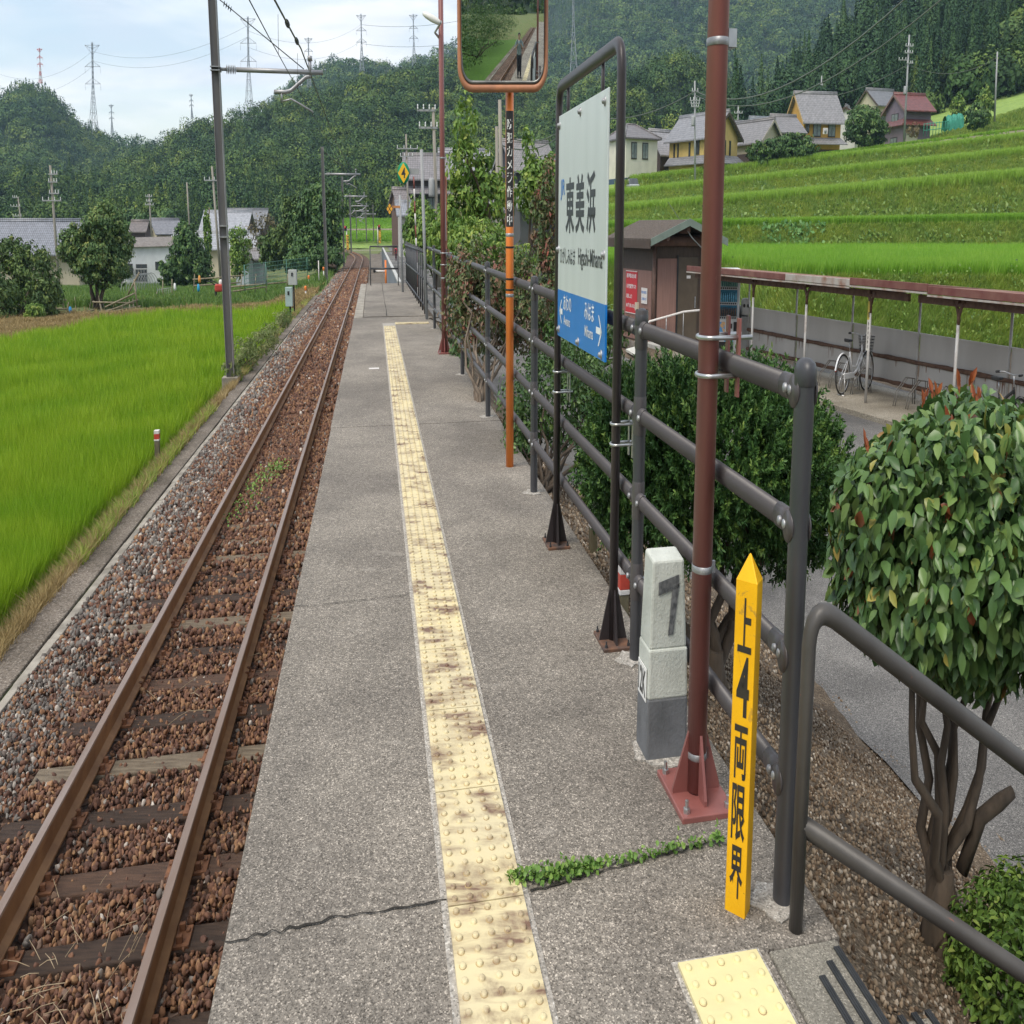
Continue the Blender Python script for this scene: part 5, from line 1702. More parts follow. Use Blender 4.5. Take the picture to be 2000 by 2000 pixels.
# --- plants on the field side
bush('scrubby bush at the foot of the near catenary mast', P(468, 725, 27.0), [(P(478, 697, 27.5), (.5, .9, .36), 80, .3), (P(520, 662, 30), (.5, 1.2, .36), 80, .3), (P(455, 726, 25.5), (.25, .5, .2), 40, .35), (P(553, 622, 36), (.3, 1.2, .25), 50, .35)], .12, .03, OLIVE, 45, .02, 6)
TREEL = leafmat('zelkova_leaf', [(0, (.04, .09, .03)), (.45, (.09, .165, .046)), (.8, (.18, .24, .068)), (1, (.42, .42, .13))], .5, .12, .3)
DARKL = leafmat('dark_garden_leaf', [(0, (.030, .07, .024)), (.5, (.065, .135, .037)), (.85, (.13, .21, .055)), (1, (.22, .29, .085))], .5, .1, .3)
b = P(192, 608, 62)
bush('rounded broad tree with yellowish top in front of the white shed', b, [(P(190, 500, 62), (2.2, 2.2, 1.35), 330, .2), (P(205, 440, 62), (1.55, 1.6, .95), 190, .24), (P(150, 480, 62), (1.2, 1.5, .9), 120, .25), (P(232, 480, 62.5), (1.0, 1.4, .9), 110, .25)], .20, .10, TREEL, 46, .13, 9, M['bark'], name='garden_tree', cat='tree', per=26)
LB = leafmat('yellowish_garden_leaf', [(0, (.032, .07, .02)), (.5, (.075, .13, .033)), (.85, (.14, .20, .048)), (1, (.25, .27, .075))], .5, .1, .3)
bush('dense mixed bush at the left edge of the photo beyond the rice', P(40, 640, 54), [(P(-10, 590, 54), (1.9, 1.8, 1.5), 260, .2), (P(60, 530, 57), (1.7, 1.6, 1.2), 230, .2), (P(90, 580, 55), (.9, 1.2, .9), 120, .25), (P(20, 500, 58), (1.2, 1.2, .8), 130, .22), (P(-60, 520, 57), (2, 1.5, 1.6), 200, .22)], .22, .10, LB, 47, .08, 8)
bush('small spiky bush at the left end of the stick fence', P(75, 628, 53), [(P(68, 612, 53), (.55, .6, .4), 110, .3)], .2, .05, FRESH, 48, .03, 4)
bush('cone shaped ivy covered tree beside the white shed', P(355, 560, 108), [(P(365, 500, 108), (2.6, 2.4, 2.2), 320, .2), (P(363, 465, 108), (1.5, 1.5, 1.4), 150, .25), (P(335, 535, 107), (1.8, 1.8, 1.2), 170, .22), (P(392, 530, 108), (1.5, 1.8, 1.3), 140, .22)], .38, .2, DARKL, 49, .15, 5, name='garden_tree', cat='tree')
vp = thing('vine_pole', 'slender pole wrapped in green vine above the grey roofs', 'pole', P(405, 500, 112))
MB().tube([P(402, 560, 112), P(409, 405, 112)], .07, 6).build('stake', M['barkpale'], vp)
crown('vine', P(405, 455, 112), (.45, .45, 2.1), 70, 12, .32, .2, FRESH, vp, 12, cl=.35, lump=.1, shell=.3)
bush('pale leafed young tree behind the near mast', P(470, 540, 100), [(P(468, 490, 100), (1.4, 1.4, 1.9), 150, .25)], .3, .15, FRESH, 50, .08, 4, name='garden_tree', cat='tree')
bush('large dark tree standing close to the left of the track', P(625, 528, 92), [(P(625, 400, 92), (2.3, 2.5, 1.9), 300, .2), (P(640, 440, 90), (1.7, 2.2, 1.9), 230, .2), (P(600, 440, 93), (2.2, 2.2, 1.8), 240, .2), (P(615, 485, 91), (2.9, 2.5, 1.3), 300, .2)], .36, .19, DARKL, 51, .16, 6, name='roadside_tree', cat='tree')
bush('mid green tree left of the large dark one', P(560, 530, 96), [(P(565, 470, 96), (2.2, 2.2, 1.7), 260, .2), (P(540, 490, 95), (2.0, 2.2, 1.3), 220, .2), (P(575, 420, 98), (1.5, 1.6, 1.3), 120, .25)], .36, .19, LB, 52, .14, 5, name='roadside_tree', cat='tree')
bush('rounded green bush in front of the two roadside trees', P(655, 520, 84), [(P(590, 505, 88), (1.9, 2, .8), 180, .22), (P(635, 500, 86), (1.6, 2, .9), 170, .22)], .3, .16, DARKL, 53, .1, 4)
bush('green trees behind the left village roofs', P(300, 470, 190), [(P(285, 450, 190), (4, 4, 2.4), 180, .25), (P(250, 440, 195), (4, 4, 2.4), 150, .25), (P(330, 445, 200), (4, 4, 2.4), 150, .25)], .7, .4, DARKL, 54, .2, 4, name='garden_tree', cat='tree')
bush('brownish half bare tree beside the grey roofs', P(520, 500, 125), [(P(520, 460, 125), (2.2, 2, 1.8), 70, .3)], .35, .18, leafmat('brownish_leaf', [(0, (.05, .05, .02)), (1, (.19, .16, .08))]), 55, .1, 14, M['barkpale'], name='garden_tree', cat='tree')
# --- hedges on the right hillside
bush('large clipped ivy hedge left of the earth bank', P(1530, 322, 127), [(P(1545, 292, 127), (4.4, 3, 1.5), 420, .14), (P(1490, 300, 126), (2.6, 2.4, 1.1), 220, .16)], .36, .2, DARKL, 56, .1, 3, name='hedge', cat='hedge')
bush('dome shaped dark bush between the orange house and the purple house', P(1690, 285, 142), [(P(1690, 252, 142), (4.6, 3, 1.9), 430, .14), (P(1690, 228, 143), (2.6, 2, 1.2), 130, .2)], .38, .2, DARKL, 57, .1, 3, name='hedge', cat='hedge')
bush('rounded dark shrub left of the grey pole on the upper slope', P(1905, 245, 146), [(P(1908, 228, 146), (2.0, 2, 1.2), 160, .2)], .36, .2, DARKL, 58, .08, 3)
bush('yellowish young tree above the green net', P(1872, 240, 149), [(P(1872, 215, 149), (1.1, 1.1, 1.5), 110, .25)], .34, .18, FRESH, 59, .08, 3, name='garden_tree', cat='tree')
bush('yellowish young tree beside the grey pole on the upper slope', P(1922, 225, 151), [(P(1924, 200, 151), (1.3, 1.3, 1.6), 120, .25)], .34, .18, FRESH, 60, .08, 3, name='garden_tree', cat='tree')
bush('bare twiggy shrub in front of the cream shutter', P(1782, 266, 147), [(P(1782, 252, 147), (1.4, 1.2, .8), 30, .3)], .3, .15, leafmat('tawny_leaf', [(0, (.12, .10, .05)), (1, (.26, .2, .1))]), 61, .06, 10, M['barkpale'])
# --- the overgrown bank behind the photographer, reflected in the mirror
bush('big dark green thicket beyond the track behind the photographer, seen in the mirror', TR(-14, -10, -1.9), [(TR(-9, -12, .2), (6, 5, 2.4), 420, .2), (TR(-19, -11, .6), (6, 7, 2.6), 420, .2), (TR(-30, -14, .9), (8, 8, 3.0), 300, .2)], .22, .11, DARKL, 62, .1, 6)
# ================================================================== the station yard: shed, bicycles, machine, hut
SH_O = np.array((9.81, 21.0, 0.0)); SE = np.array((.342, -.940, 0.0)); SN = np.array((.940, .342, 0.0))
def S3(t, n, z): return SH_O + SE * t + SN * n + np.array((0, 0, z))
def sbox(mb, t0, t1, n0, n1, z0, z1):
    return mb.hexa([S3(t0, n1, z0), S3(t0, n0, z0), S3(t1, n0, z0), S3(t1, n1, z0), S3(t0, n1, z1), S3(t0, n0, z1), S3(t1, n0, z1), S3(t1, n1, z1)])
YZ = -1.27
M['pad'] = speckle('shed_floor', (.17, .15, .12), (.30, .275, .23), (.42, .40, .36), 90, big=[(.9, .35, .65, (.65, .62, .56), (1.1, 1.08, 1.04))])
M['greypaint'] = pmat('grey_shed_paint', (.58, .555, .52), (.47, .445, .41), 1.2, .6, bmp=.06, stretch=(1, 1, .4))
M['shedpost'] = pmat('flaking_white_post', (.52, .51, .49), (.30, .24, .20), 5, .6, lo=.25, hi=.5)
M['shedrust'] = pmat('heavy_rust', (.10, .052, .035), (.17, .10, .065), 9, .9, bmp=.6, bscale=30)
M['fasciared'] = pmat('faded_red_fascia', (.14, .042, .036), (.21, .10, .075), 3, .65)
M['fasciawhite'] = pmat('rust_streaked_fascia', (.42, .39, .35), (.26, .14, .09), 3.5, .6, lo=.3, hi=.55)
M['roofsheet'] = pmat('rusty_roof_sheet', (.26, .16, .12), (.16, .07, .05), 1.5, .8)
o = MB(); sbox(o, -9.5, 12, -.95, 2.2, -1.5, YZ); o = o.build('shed_floor', M['pad'], bevel=.01); o['kind'] = 'structure'
shed = thing('bicycle_shed', 'long rusty open bicycle shed with grey back wall and red roof edge', 'bicycle shed', S3(0, 1, YZ))
TP = [-7.65, -5.05, -2.50, 0, 2.73, 5.4, 8.0]
RBK = .44       # roof underside at the back, front is higher
for t in TP:
    m = MB()
    b = S3(t, 0, 0)
    m.tube([b + (0, 0, YZ - .02), b + (0, 0, .30)], .036, 10)
    m.build('front_post', M['shedpost'], shed)
    m = MB()
    m.tube([b + (0, 0, .12), b + (0, 0, .34)], [.038, .045], 8)
    for sgn in (-1, 1):
        m.tube([b + (0, 0, .22), b + SE * sgn * .06 + (0, 0, .36), b + SE * sgn * .17 + (0, 0, .43)], .034, 8)
    m.build('post_bracket', M['shedrust'], shed)
    m = MB(); b = S3(t, 1.8, 0)
    m.tube([b + (0, 0, YZ - .05), b + (0, 0, .42)], .032, 8)
    m.build('back_post', M['shedpost'], shed)
    m = MB(); sbox(m, t - .04, t + .04, -.1, 1.85, .41, .48); m.build('roof_beam', M['shedrust'], shed)
segs = [(-8.6, -3.1, 'fasciared', 0), (-3.1, -.45, 'fasciawhite', .005), (-.45, 2.1, 'fasciared', .03), (2.1, 10, 'fasciared', .0)]
for t0, t1, mt, dz in segs:
    m = MB(); sbox(m, t0, t1 - .012, -.34, -.30, .51 + dz, .62 + dz); m.build('fascia', M[mt], shed, bevel=.006)
    m = MB(); sbox(m, t0, t1 - .012, -.345, -.30, .476 + dz, .502 + dz); m.build('fascia_lip', M['fasciawhite'], shed)
    m = MB()
    m.hexa([S3(t0, 2.1, .50), S3(t0, -.30, .58 + dz), S3(t1 - .01, -.30, .58 + dz), S3(t1 - .01, 2.1, .50), S3(t0, 2.1, .53), S3(t0, -.30, .61 + dz), S3(t1 - .01, -.30, .61 + dz), S3(t1 - .01, 2.1, .53)])
    m.build('roof_sheet', M['roofsheet'], shed)
for t0, t1 in ((-8.5, -2.6), (-2.35, .95 + .3), (1.55, 4.5), (4.7, 9.5)):
    m = MB(); sbox(m, t0, t1, -.02, .06, .36, .47); m.build('front_beam', M['shedrust'], shed)
for a, b in zip([-8.6] + TP, TP + [10.0]):
    m = MB(); sbox(m, a + .03, b - .03, 1.83, 1.85, -1.12, -.26); m.build('wall_panel', M['greypaint'], shed)
m = MB(); sbox(m, -8.6, 10, 1.81, 1.87, -.262, -.232); m.build('wall_rail', M['greypaint'], shed)
rj = random.Random(6)
for z in (-.70, -1.10):
    m = MB()
    ts = np.arange(-8.5, 10, .25)
    m.tube([S3(t, 1.77, z + rj.uniform(-.006, .006)) for t in ts], [.034 + rj.uniform(-.007, .008) for t in ts], 8)
    m.build('rusty_pipe', M['shedrust'], shed)
m = MB()
for k in range(70):
    t = rj.uniform(-8, 9); z0 = -.73; L = rj.uniform(.04, .22); w_ = rj.uniform(.004, .02)
    m.quad(S3(t - w_, 1.822, z0), S3(t + w_, 1.822, z0), S3(t + w_ * .5, 1.822, z0 - L), S3(t - w_ * .5, 1.822, z0 - L))
m.build('rust_streaks', pmat('rust_streak', (.30, .20, .14), (.24, .13, .08), 12, .9), shed)
# notice strip on the front post
nb_o = thing('post_notice', 'narrow yellow and white notice strip tied to the middle shed post', 'notice', S3(0, -.045, -.3))
b = S3(0, -.042, 0)
for z0, z1, c_, nm in ((-.45, .02, (.70, .69, .64), 'white_notice'), (.02, .30, (.62, .50, .12), 'yellow_notice')):
    m = MB(); m.box(b + (0, -.005, (z0 + z1) / 2), (.085, .006, z1 - z0)); m.build(nm, pmat(nm, c_), nb_o)
m = MB(); write(m, '駐輪場', b + np.array((-.032, -.0095, .04)), np.array((1.0, 0, 0)), Z_, .064, .10, .03)
for k in range(6): write(m, '利', b + np.array((-.022, -.0095, -.42 + .07 * k)), np.array((1.0, 0, 0)), Z_, .044, .055, .01)
m.build('lettering', M['ink'], nb_o)
# hoop stands
M['hoop'] = pmat('dull_grey_hoop', (.20, .19, .17), (.11, .10, .09), 10, .6)
for k in range(9):
    t = .55 + .42 * k if k < 5 else -1.0 - .45 * (k - 5)
    o = thing('cycle_stand', 'low slanting steel wheel stand on the shed floor', 'cycle stand', S3(t, .8, YZ), 'wheel stands in the bicycle shed')
    m = MB()
    for off in (-.035, .035):
        m.tube([S3(t + off, .45, YZ), S3(t + off, .52, YZ + .22), S3(t + off, .85, YZ + .42), S3(t + off, 1.1, YZ + .40), S3(t + off, 1.15, YZ)], .011, 6)
    m.build('hoop', M['hoop'], o)

# --- bicycles
M['tyre'] = pmat('tyre_rubber', (.025, .024, .023), (.05, .047, .043), 15, .85)
M['chrome'] = pmat('bicycle_metal', (.60, .60, .60), (.40, .40, .40), 12, .28, .85)
M['blackplastic'] = pmat('black_plastic', (.02, .02, .021), (.03, .03, .03), 10, .5)
M['bikewhite'] = pmat('white_frame_paint', (.78, .79, .80), (.70, .71, .72), 5, .3)
def bicycle(label, rear, dirv, wr, wb, framem, step, basket, lean=.02):
    e = np.array((dirv[0], dirv[1], 0)); e /= np.linalg.norm(e)
    q = np.array((-e[1], e[0], 0))
    rear = np.asarray(rear, float)
    upv = unit(np.array((0, 0, 1.0)) + q * lean)
    B = lambda a, z, s=0.0: rear + e * a + upv * z + q * s
    o = thing('bicycle', label, 'bicycle', rear)
    for a in (0, wb):
        c_ = B(a, wr)
        m = MB()
        ring = [c_ + (e * math.cos(t) + upv * math.sin(t)) * (wr - .018) for t in np.linspace(0, 2 * math.pi, 41)[:-1]]
        m.tube(ring, .018, 8, closed=True)
        tyre = m.build('tyre', M['tyre'], o)
        m = MB()
        ring = [c_ + (e * math.cos(t) + upv * math.sin(t)) * (wr - .038) for t in np.linspace(0, 2 * math.pi, 41)[:-1]]
        m.tube(ring, .010, 6, closed=True)
        m.build('rim', M['chrome'], tyre)
        m = MB()
        for k in range(18):
            t = k * 2 * math.pi / 18
            m.tube([c_ + q * (.025 if k % 2 else -.025), c_ + (e * math.cos(t) + upv * math.sin(t)) * (wr - .042)], .0022, 4, caps=False)
        m.cyl(c_ - q * .05, c_ + q * .05, .022, 10)
        m.build('spokes', M['chrome'], tyre)
        m = MB()
        L_, R_ = [], []
        for t in (np.linspace(.15, 2.9, 18) if a == 0 else np.linspace(.75, 3.2, 16)):
            p_ = c_ + (e * math.cos(t) + upv * math.sin(t)) * (wr + .018)
            L_.append(p_ - q * .024); R_.append(p_ + q * .024)
        for k in range(len(L_) - 1): m.quad(L_[k], R_[k], R_[k + 1], L_[k + 1])
        m.build('mudguard', framem, o)
    bb = B(wb * .42, wr * .86); seat_t = B(wb * .26, wr + .36); head_t = B(wb * .76, wr + .36 if not step else wr + .40); head_b = B(wb * .80, wr + .22)
    m = MB()
    m.tube([bb, seat_t], .018, 10)
    if step:
        m.tube([bb + upv * .02, B(wb * .55, wr + .02), head_b], .026, 10)
        m.tube([B(wb * .37, wr + .12), B(wb * .55, wr + .10), head_t - upv * .05], .017, 10)
    else:
        m.tube([bb, head_b], .026, 10); m.tube([B(wb * .30, wr + .22), head_t], .024, 10)
    for s in (-.03, .03):
        m.tube([bb + q * s * .6, B(0, wr, s * 1.6)], .011, 8)
        m.tube([seat_t - upv * .06, B(0, wr, s * 1.6)], .009, 8)
        m.tube([head_b - upv * .03 + q * s, B(wb, wr, s * 1.4)], .012, 8)
    m.tube([head_b - upv * .05, head_t + upv * .05], .021, 10)
    m.build('frame', framem, o)
    m = MB(); m.tube([seat_t, seat_t + upv * .14 - e * .03], .013, 8); m.tube([head_t, head_t + upv * .20 - e * .03], .013, 8)
    h0 = head_t + upv * .20 - e * .03
    m.tube([h0 - q * .27 - e * .16 + upv * .03, h0 - q * .22 - e * .02 + upv * .03, h0, h0 + q * .22 - e * .02 + upv * .03, h0 + q * .27 - e * .16 + upv * .03], .011, 8)
    m.build('handlebar', M['chrome'], o)
    m = MB()
    for s in (-1, 1): m.tube([h0 + q * s * .262 - e * .10 + upv * .03, h0 + q * s * .275 - e * .22 + upv * .03], .017, 8)
    m.build('grips', M['blackplastic'], o)
    m = MB(); st = seat_t + upv * .16 - e * .04
    m.hexa([st - e * .13 - q * .085, st + e * .15 - q * .018, st + e * .15 + q * .018, st - e * .13 + q * .085, st - e * .14 - q * .09 + upv * .06, st + e * .15 - q * .02 + upv * .035, st + e * .15 + q * .02 + upv * .035, st - e * .14 + q * .09 + upv * .06])
    m.build('saddle', M['blackplastic'], o, bevel=.015)
    m = MB()
    m.lathe(bb, [(.0001, -.01), (.085, -.01), (.085, .01), (.0001, .01)], 18, axis=q)
    m.tube([bb - q * .07, bb - q * .09 - upv * .16], .012, 6); m.tube([bb + q * .07, bb + q * .09 + upv * .16], .012, 6)
    m.obox(bb - q * .13 - upv * .16, e * .045, q * .04, upv * .01); m.obox(bb + q * .13 + upv * .16, e * .045, q * .04, upv * .01)
    m.build('crank', M['chrome'], o)
    m = MB(); m.obox(B(wb * .21, wr * .93, -.05), e * .24, q * .012, upv * .05); m.build('chain_case', framem, o, bevel=.01)
    if basket:
        c_ = head_t + e * .20 + upv * .04
        m = MB()
        cs = [(-.14, -.17), (.15, -.17), (.15, .17), (-.14, .17)]
        for zz in np.linspace(0, 1, 6):
            f = .78 + .22 * zz
            m.tube([c_ + e * a * f + q * b_ * f + upv * (-.12 + .26 * zz) for a, b_ in cs], .0045, 4, closed=True)
        for k in range(4):
            a0, a1 = np.array(cs[k]), np.array(cs[(k + 1) % 4])
            for u_ in np.linspace(0, 1, 9):
                a, b_ = a0 + (a1 - a0) * u_
                m.tube([c_ + e * a * .78 + q * b_ * .78 - upv * .12, c_ + e * a + q * b_ + upv * .14], .003, 4)
        m.build('basket', M['blackplastic'], o)
        m = MB(); m.lathe(head_b + e * .12 + upv * .02, [(.0001, 0), (.03, .01), (.04, .06), (.0001, .065)], 10, axis=e); m.build('headlight', M['chrome'], o)
    m = MB(); m.lathe(B(-wr * .93, wr * 1.25), [(.0001, 0), (.022, .002), (.022, .02), (.0001, .022)], 10, axis=-e); m.build('reflector', M['redpaint'], o)
    m = MB()
    if step:
        for s in (-.05, .05): m.tube([B(.02, wr, s), B(-.05, .0, s * 2.4)], .009, 6)
        m.tube([B(-.05, .006, -.12), B(-.05, .006, .12)], .009, 6)
    else:
        m.tube([B(.1, wr * .9, .05), B(.02, .0, .16)], .009, 6)
    m.build('kickstand', M['chrome'], o)
    return o
rw = G(1644, 772, YZ); fw = G(1705, 761, YZ)
bicycle('white step through city bicycle with a front basket in the shed', rw, fw - rw, .335, 1.13, M['bikewhite'], True, True)
sp_ = P(1944, 728, 17.2)
bicycle('black folding bicycle half hidden behind the camellia', np.array((sp_[0] - .12, 17.1, YZ)), (.93, .36), .26, .98, M['blackplastic'], False, False)

# --- vending machine
M['vendwhite'] = pmat('vending_white', (.70, .72, .73), (.64, .66, .67), 4, .35)
VC = np.array((8.05, 28.9, YZ))
vm = thing('vending_machine', 'white drinks vending machine standing at the end of the shed', 'vending machine', VC)
ua = -.18
U_ = np.array((math.cos(ua), math.sin(ua), 0)); W2 = np.array((-math.sin(ua), math.cos(ua), 0))
VP = lambda a, d, z: VC + U_ * a + W2 * d + np.array((0, 0, z))
def vbox(a0, a1, d0, d1, z0, z1, nm, mt, par=None, bevel=0.0):
    m = MB(); m.hexa([VP(a0, d0, z0), VP(a1, d0, z0), VP(a1, d1, z0), VP(a0, d1, z0), VP(a0, d0, z1), VP(a1, d0, z1), VP(a1, d1, z1), VP(a0, d1, z1)])
    return m.build(nm, mt, par or vm, bevel=bevel)
vbox(-.5, .5, 0, .7, .0, 1.83, 'cabinet', M['vendwhite'], bevel=.02)
M['vblue'] = pmat('display_blue', (.05, .20, .30), (.03, .13, .22), 3, .2)
dw = vbox(-.46, .40, -.012, .0, .80, 1.76, 'display_window', M['vblue'])
rj = random.Random(9)
for k, z0 in enumerate((1.46, 1.14, .84)):
    cols = [(.10, .22, .20), (.10, .30, .42), (.08, .06, .05)][k]
    mc = pmat('drinks_row_%s' % 'abc'[k], tuple(min(1, c * 2.2) for c in cols), cols, 22, .3)
    for j in range(11):
        a = -.43 + .076 * j
        m = MB(); h_ = rj.uniform(.17, .2)
        m.lathe(VP(a + .02, -.03, z0), [(.0001, 0), (.026, 0), (.026, h_ * .7), (.013, h_ * .88), (.013, h_), (.0001, h_)], 8)
        m.build('bottle', mc, dw)
    m = MB()
    for j in range(11):
        a = -.44 + .076 * j
        m.hexa([VP(a, -.024, z0 - .055), VP(a + .05, -.024, z0 - .055), VP(a + .05, -.013, z0 - .055), VP(a, -.013, z0 - .055), VP(a, -.024, z0 - .02), VP(a + .05, -.024, z0 - .02), VP(a + .05, -.013, z0 - .02), VP(a, -.013, z0 - .02)])
    m.build('price_buttons', M['blackplastic'], dw)
    vbox(-.46, .40, -.0145, -.012, z0 - .07, z0 - .005, 'price_strip', M['vendwhite'], dw)
vbox(-.46, -.02, -.01, 0, .36, .72, 'poster', pmat('colourful_poster', (.75, .45, .20), (.12, .34, .62), 9, .4, lo=.45, hi=.55))
vbox(.30, .46, -.012, 0, .52, .72, 'coin_panel', M['blackplastic'])
vbox(.12, .24, -.012, 0, .58, .68, 'note_slot', M['blackplastic'])
vbox(-.36, .30, -.014, 0, .12, .30, 'dispenser_flap', M['blackplastic'])
vbox(-.02, .30, -.008, 0, .30, .50, 'blue_panel', pmat('sky_blue_print', (.12, .45, .72), (.2, .55, .8), 3))
bn = thing('recycling_bin', 'grey bin with two round openings beside the vending machine', 'bin', VP(.72, .2, 0))
m = MB(); m.box(VP(.74, .2, .42), (.34, .34, .84), ua); m.build('body', pmat('pale_grey_bin', (.36, .36, .35), (.28, .28, .27)), bn, bevel=.03)
m = MB(); m.box(VP(.74, .2, 1.03), (.32, .32, .36), ua); hd2 = m.build('hood', pmat('white_bin_hood', (.52, .52, .50), (.46, .46, .44)), bn, bevel=.06)
for a in (.67, .81):
    MB().lathe(VP(a, .038, 1.06), [(.0001, 0), (.04, 0), (.04, .01), (.0001, .011)], 14, axis=-W2).build('opening', M['blackplastic'], hd2)

# --- the small brown station hut
M['hutwood'] = pmat('red_brown_boards', (.27, .155, .125), (.215, .122, .10), 3, .75, bmp=.2, stretch=(8, 8, .6))
M['hutdark'] = pmat('dark_brown_wood', (.085, .060, .045), (.060, .042, .032), 4, .7, stretch=(4, 4, 1))
M['hutlog'] = pmat('brown_log', (.15, .085, .065), (.10, .06, .045), 6, .7)
M['hutroof'] = pmat('brown_shingle', (.125, .10, .082), (.065, .052, .043), 14, .9, bmp=.8, bscale=22, bdist=.03)
M['greenfascia'] = pmat('grey_green_fascia', (.17, .22, .185), (.14, .18, .155), 3, .5)
HC = G(1275, 668, -1.30); HC = np.array((HC[0], HC[1], -1.34))
ha = .06
HU = np.array((math.cos(ha), math.sin(ha), 0)); hv_ = .36; HV = np.array((-math.sin(hv_), math.cos(hv_), 0))
HP = lambda a, b, z: HC + HU * a + HV * b + np.array((0, 0, z))
hut = thing('station_hut', 'small brown wooden hut with a shingled gable roof beyond the yard', 'hut', HC)
LW, LD, HH = 2.1, 2.9, 2.42
def hbox(a0, a1, b0, b1, z0, z1, nm, mt, par=None, bevel=0.0):
    m = MB(); m.hexa([HP(a0, b0, z0), HP(a1, b0, z0), HP(a1, b1, z0), HP(a0, b1, z0), HP(a0, b0, z1), HP(a1, b0, z1), HP(a1, b1, z1), HP(a0, b1, z1)])
    return m.build(nm, mt, par or hut, bevel=bevel)
hbox(0, LW, 0, LD, -.1, HH, 'wall', M['hutdark'])
hbox(-.02, -.001, .18, LD - .1, .0, 1.72, 'board_cladding', M['hutwood'])
for a, b in ((.0, .0), (LW, .0), (0, LD)):
    MB().tube([HP(a, b, -.1), HP(a, b, HH)], .085, 10).build('corner_log', M['hutlog'], hut)
hbox(.12, .98, -.03, -.001, .05, 2.02, 'wall_panel', M['hutwood'])
dr = hbox(1.02, 1.86, -.035, -.001, .02, 2.05, 'door', pmat('olive_brown_door', (.105, .080, .055), (.085, .064, .044), 4, .5))
hbox(1.75, 1.78, -.06, -.035, .85, 1.12, 'handle', M['bolt'], dr)
hbox(1.38, 1.55, -.04, -.036, 1.55, 1.62, 'door_plate', M['markwhite'], dr)
hbox(.95, 1.02, -.045, -.001, .02, 2.10, 'door_frame', M['blackplastic'])
MB().tube([HP(-.25, -.12, HH + .02), HP(LW + .25, -.12, HH + .02)], .13, 12).build('beam_log', M['hutlog'], hut)
AP = .42
def slope(sgn):
    cx_ = LW / 2
    m = MB()
    e0 = cx_ + sgn * (LW / 2 + .55)
    A = [HP(cx_, -.75, HH + AP), HP(e0, -.75, HH - .02), HP(e0, LD + .5, HH - .02), HP(cx_, LD + .5, HH + AP)]
    m.prism(A if sgn > 0 else A[::-1], (0, 0, .09))
    return m.build('roof_slope', M['hutroof'], hut)
for sgn in (-1, 1):
    slope(sgn)
    e0 = LW / 2 + sgn * (LW / 2 + .57)
    m = MB()
    a, b = HP(LW / 2, -.77, HH + AP - .06), HP(e0, -.77, HH - .10)
    m.prism([a, b, b + (0, 0, .17), a + (0, 0, .17)], HV * .03)
    m.build('bargeboard', M['greenfascia'], hut)
m = MB(); e0 = -.58
m.prism([HP(e0, -.75, HH - .16), HP(e0, LD + .5, HH - .16), HP(e0, LD + .5, HH + .03), HP(e0, -.75, HH + .03)], -HU * .03); m.build('eave_board', M['hutdark'], hut)
for a, z in ((LW / 2, HH + .27), (.2, HH + .10), (LW - .2, HH + .10)):
    MB().tube([HP(a, -.68, z), HP(a, LD, z)], .09, 10).build('purlin_log', M['hutlog'], hut)
m = MB(); m.prism([HP(.0, .0, HH), HP(LW, .0, HH), HP(LW / 2, .0, HH + AP - .1)], HV * .05); m.build('gable_board', M['hutdark'], hut)
MB().tube([HP(LW / 2 - .35, -.05, HH + .1), HP(LW / 2 - .35, -.05, HH + .28)], .07, 8).build('king_post', M['hutlog'], hut)
# notices on its side wall
rs_o = thing('red_notice', 'red notice board with white writing on the side of the hut', 'notice board', HP(-.03, 1.9, 1.1))
m = MB()
RP = lambda b, z, o_=-.045: HP(o_, b, z)
m.prism([RP(2.35, .62, -.03), RP(1.35, .62, -.03), RP(1.35, 1.68, -.03), RP(2.35, 1.68, -.03)], -HU * .012); m.build('board', pmat('red_board', (.55, .035, .045), (.5, .03, .04)), rs_o)
m = MB()
for tx, z, wd in (('通行時間は当分の間', 1.50, .84), ('公共交通機関バスを', 1.24, .84), ('利用しよう', .99, .5), ('ゆずりあいの心', .76, .78)):
    write(m, tx, HP(-.046, 2.28, z), -HV, Z_, wd, .11, .02)
m.build('lettering', white, rs_o)
m = MB()
for z in (.62, 1.66): m.prism([RP(2.35, z), RP(1.35, z), RP(1.35, z + .02), RP(2.35, z + .02)], -HU * .006)
m.build('border', M['markwhite'], rs_o)
ws_o = thing('white_notice', 'small white notice with two lines on the side of the hut', 'notice board', HP(-.03, .7, 1.1))
m = MB(); m.prism([RP(.95, .92), RP(.45, .92), RP(.45, 1.30), RP(.95, 1.30)], -HU * .01); m.build('board', M['markwhite'], ws_o)
m = MB(); write(m, '駅舎内禁煙', HP(-.058, .92, 1.16), -HV, Z_, .42, .07, .01); write(m, 'ご協力願います', HP(-.058, .92, 1.0), -HV, Z_, .42, .07, .01)
m.build('lettering', M['signblue'], ws_o)
hbox(-.10, -.02, 1.20, 1.40, .72, .92, 'meter_box', pmat('cream_box', (.55, .50, .38), (.5, .45, .34)))
MB().tube([HP(-.04, .62, .2), HP(-.04, .62, .80)], .035, 8).build('pipe', M['bolt'], hut)
ramp_o = MB(); ramp_o.hexa([HP(-.5, -1.2, -.1), HP(2.6, -1.2, -.1), HP(2.6, 0, -.1), HP(-.5, 0, -.1), HP(-.5, -1.2, .05), HP(2.6, -1.2, .05), HP(2.6, 0, .05), HP(-.5, 0, .05)])
ramp_o = ramp_o.build('hut_footing', pmat('pale_footing', (.46, .46, .43), (.36, .35, .32))); ramp_o['kind'] = 'structure'
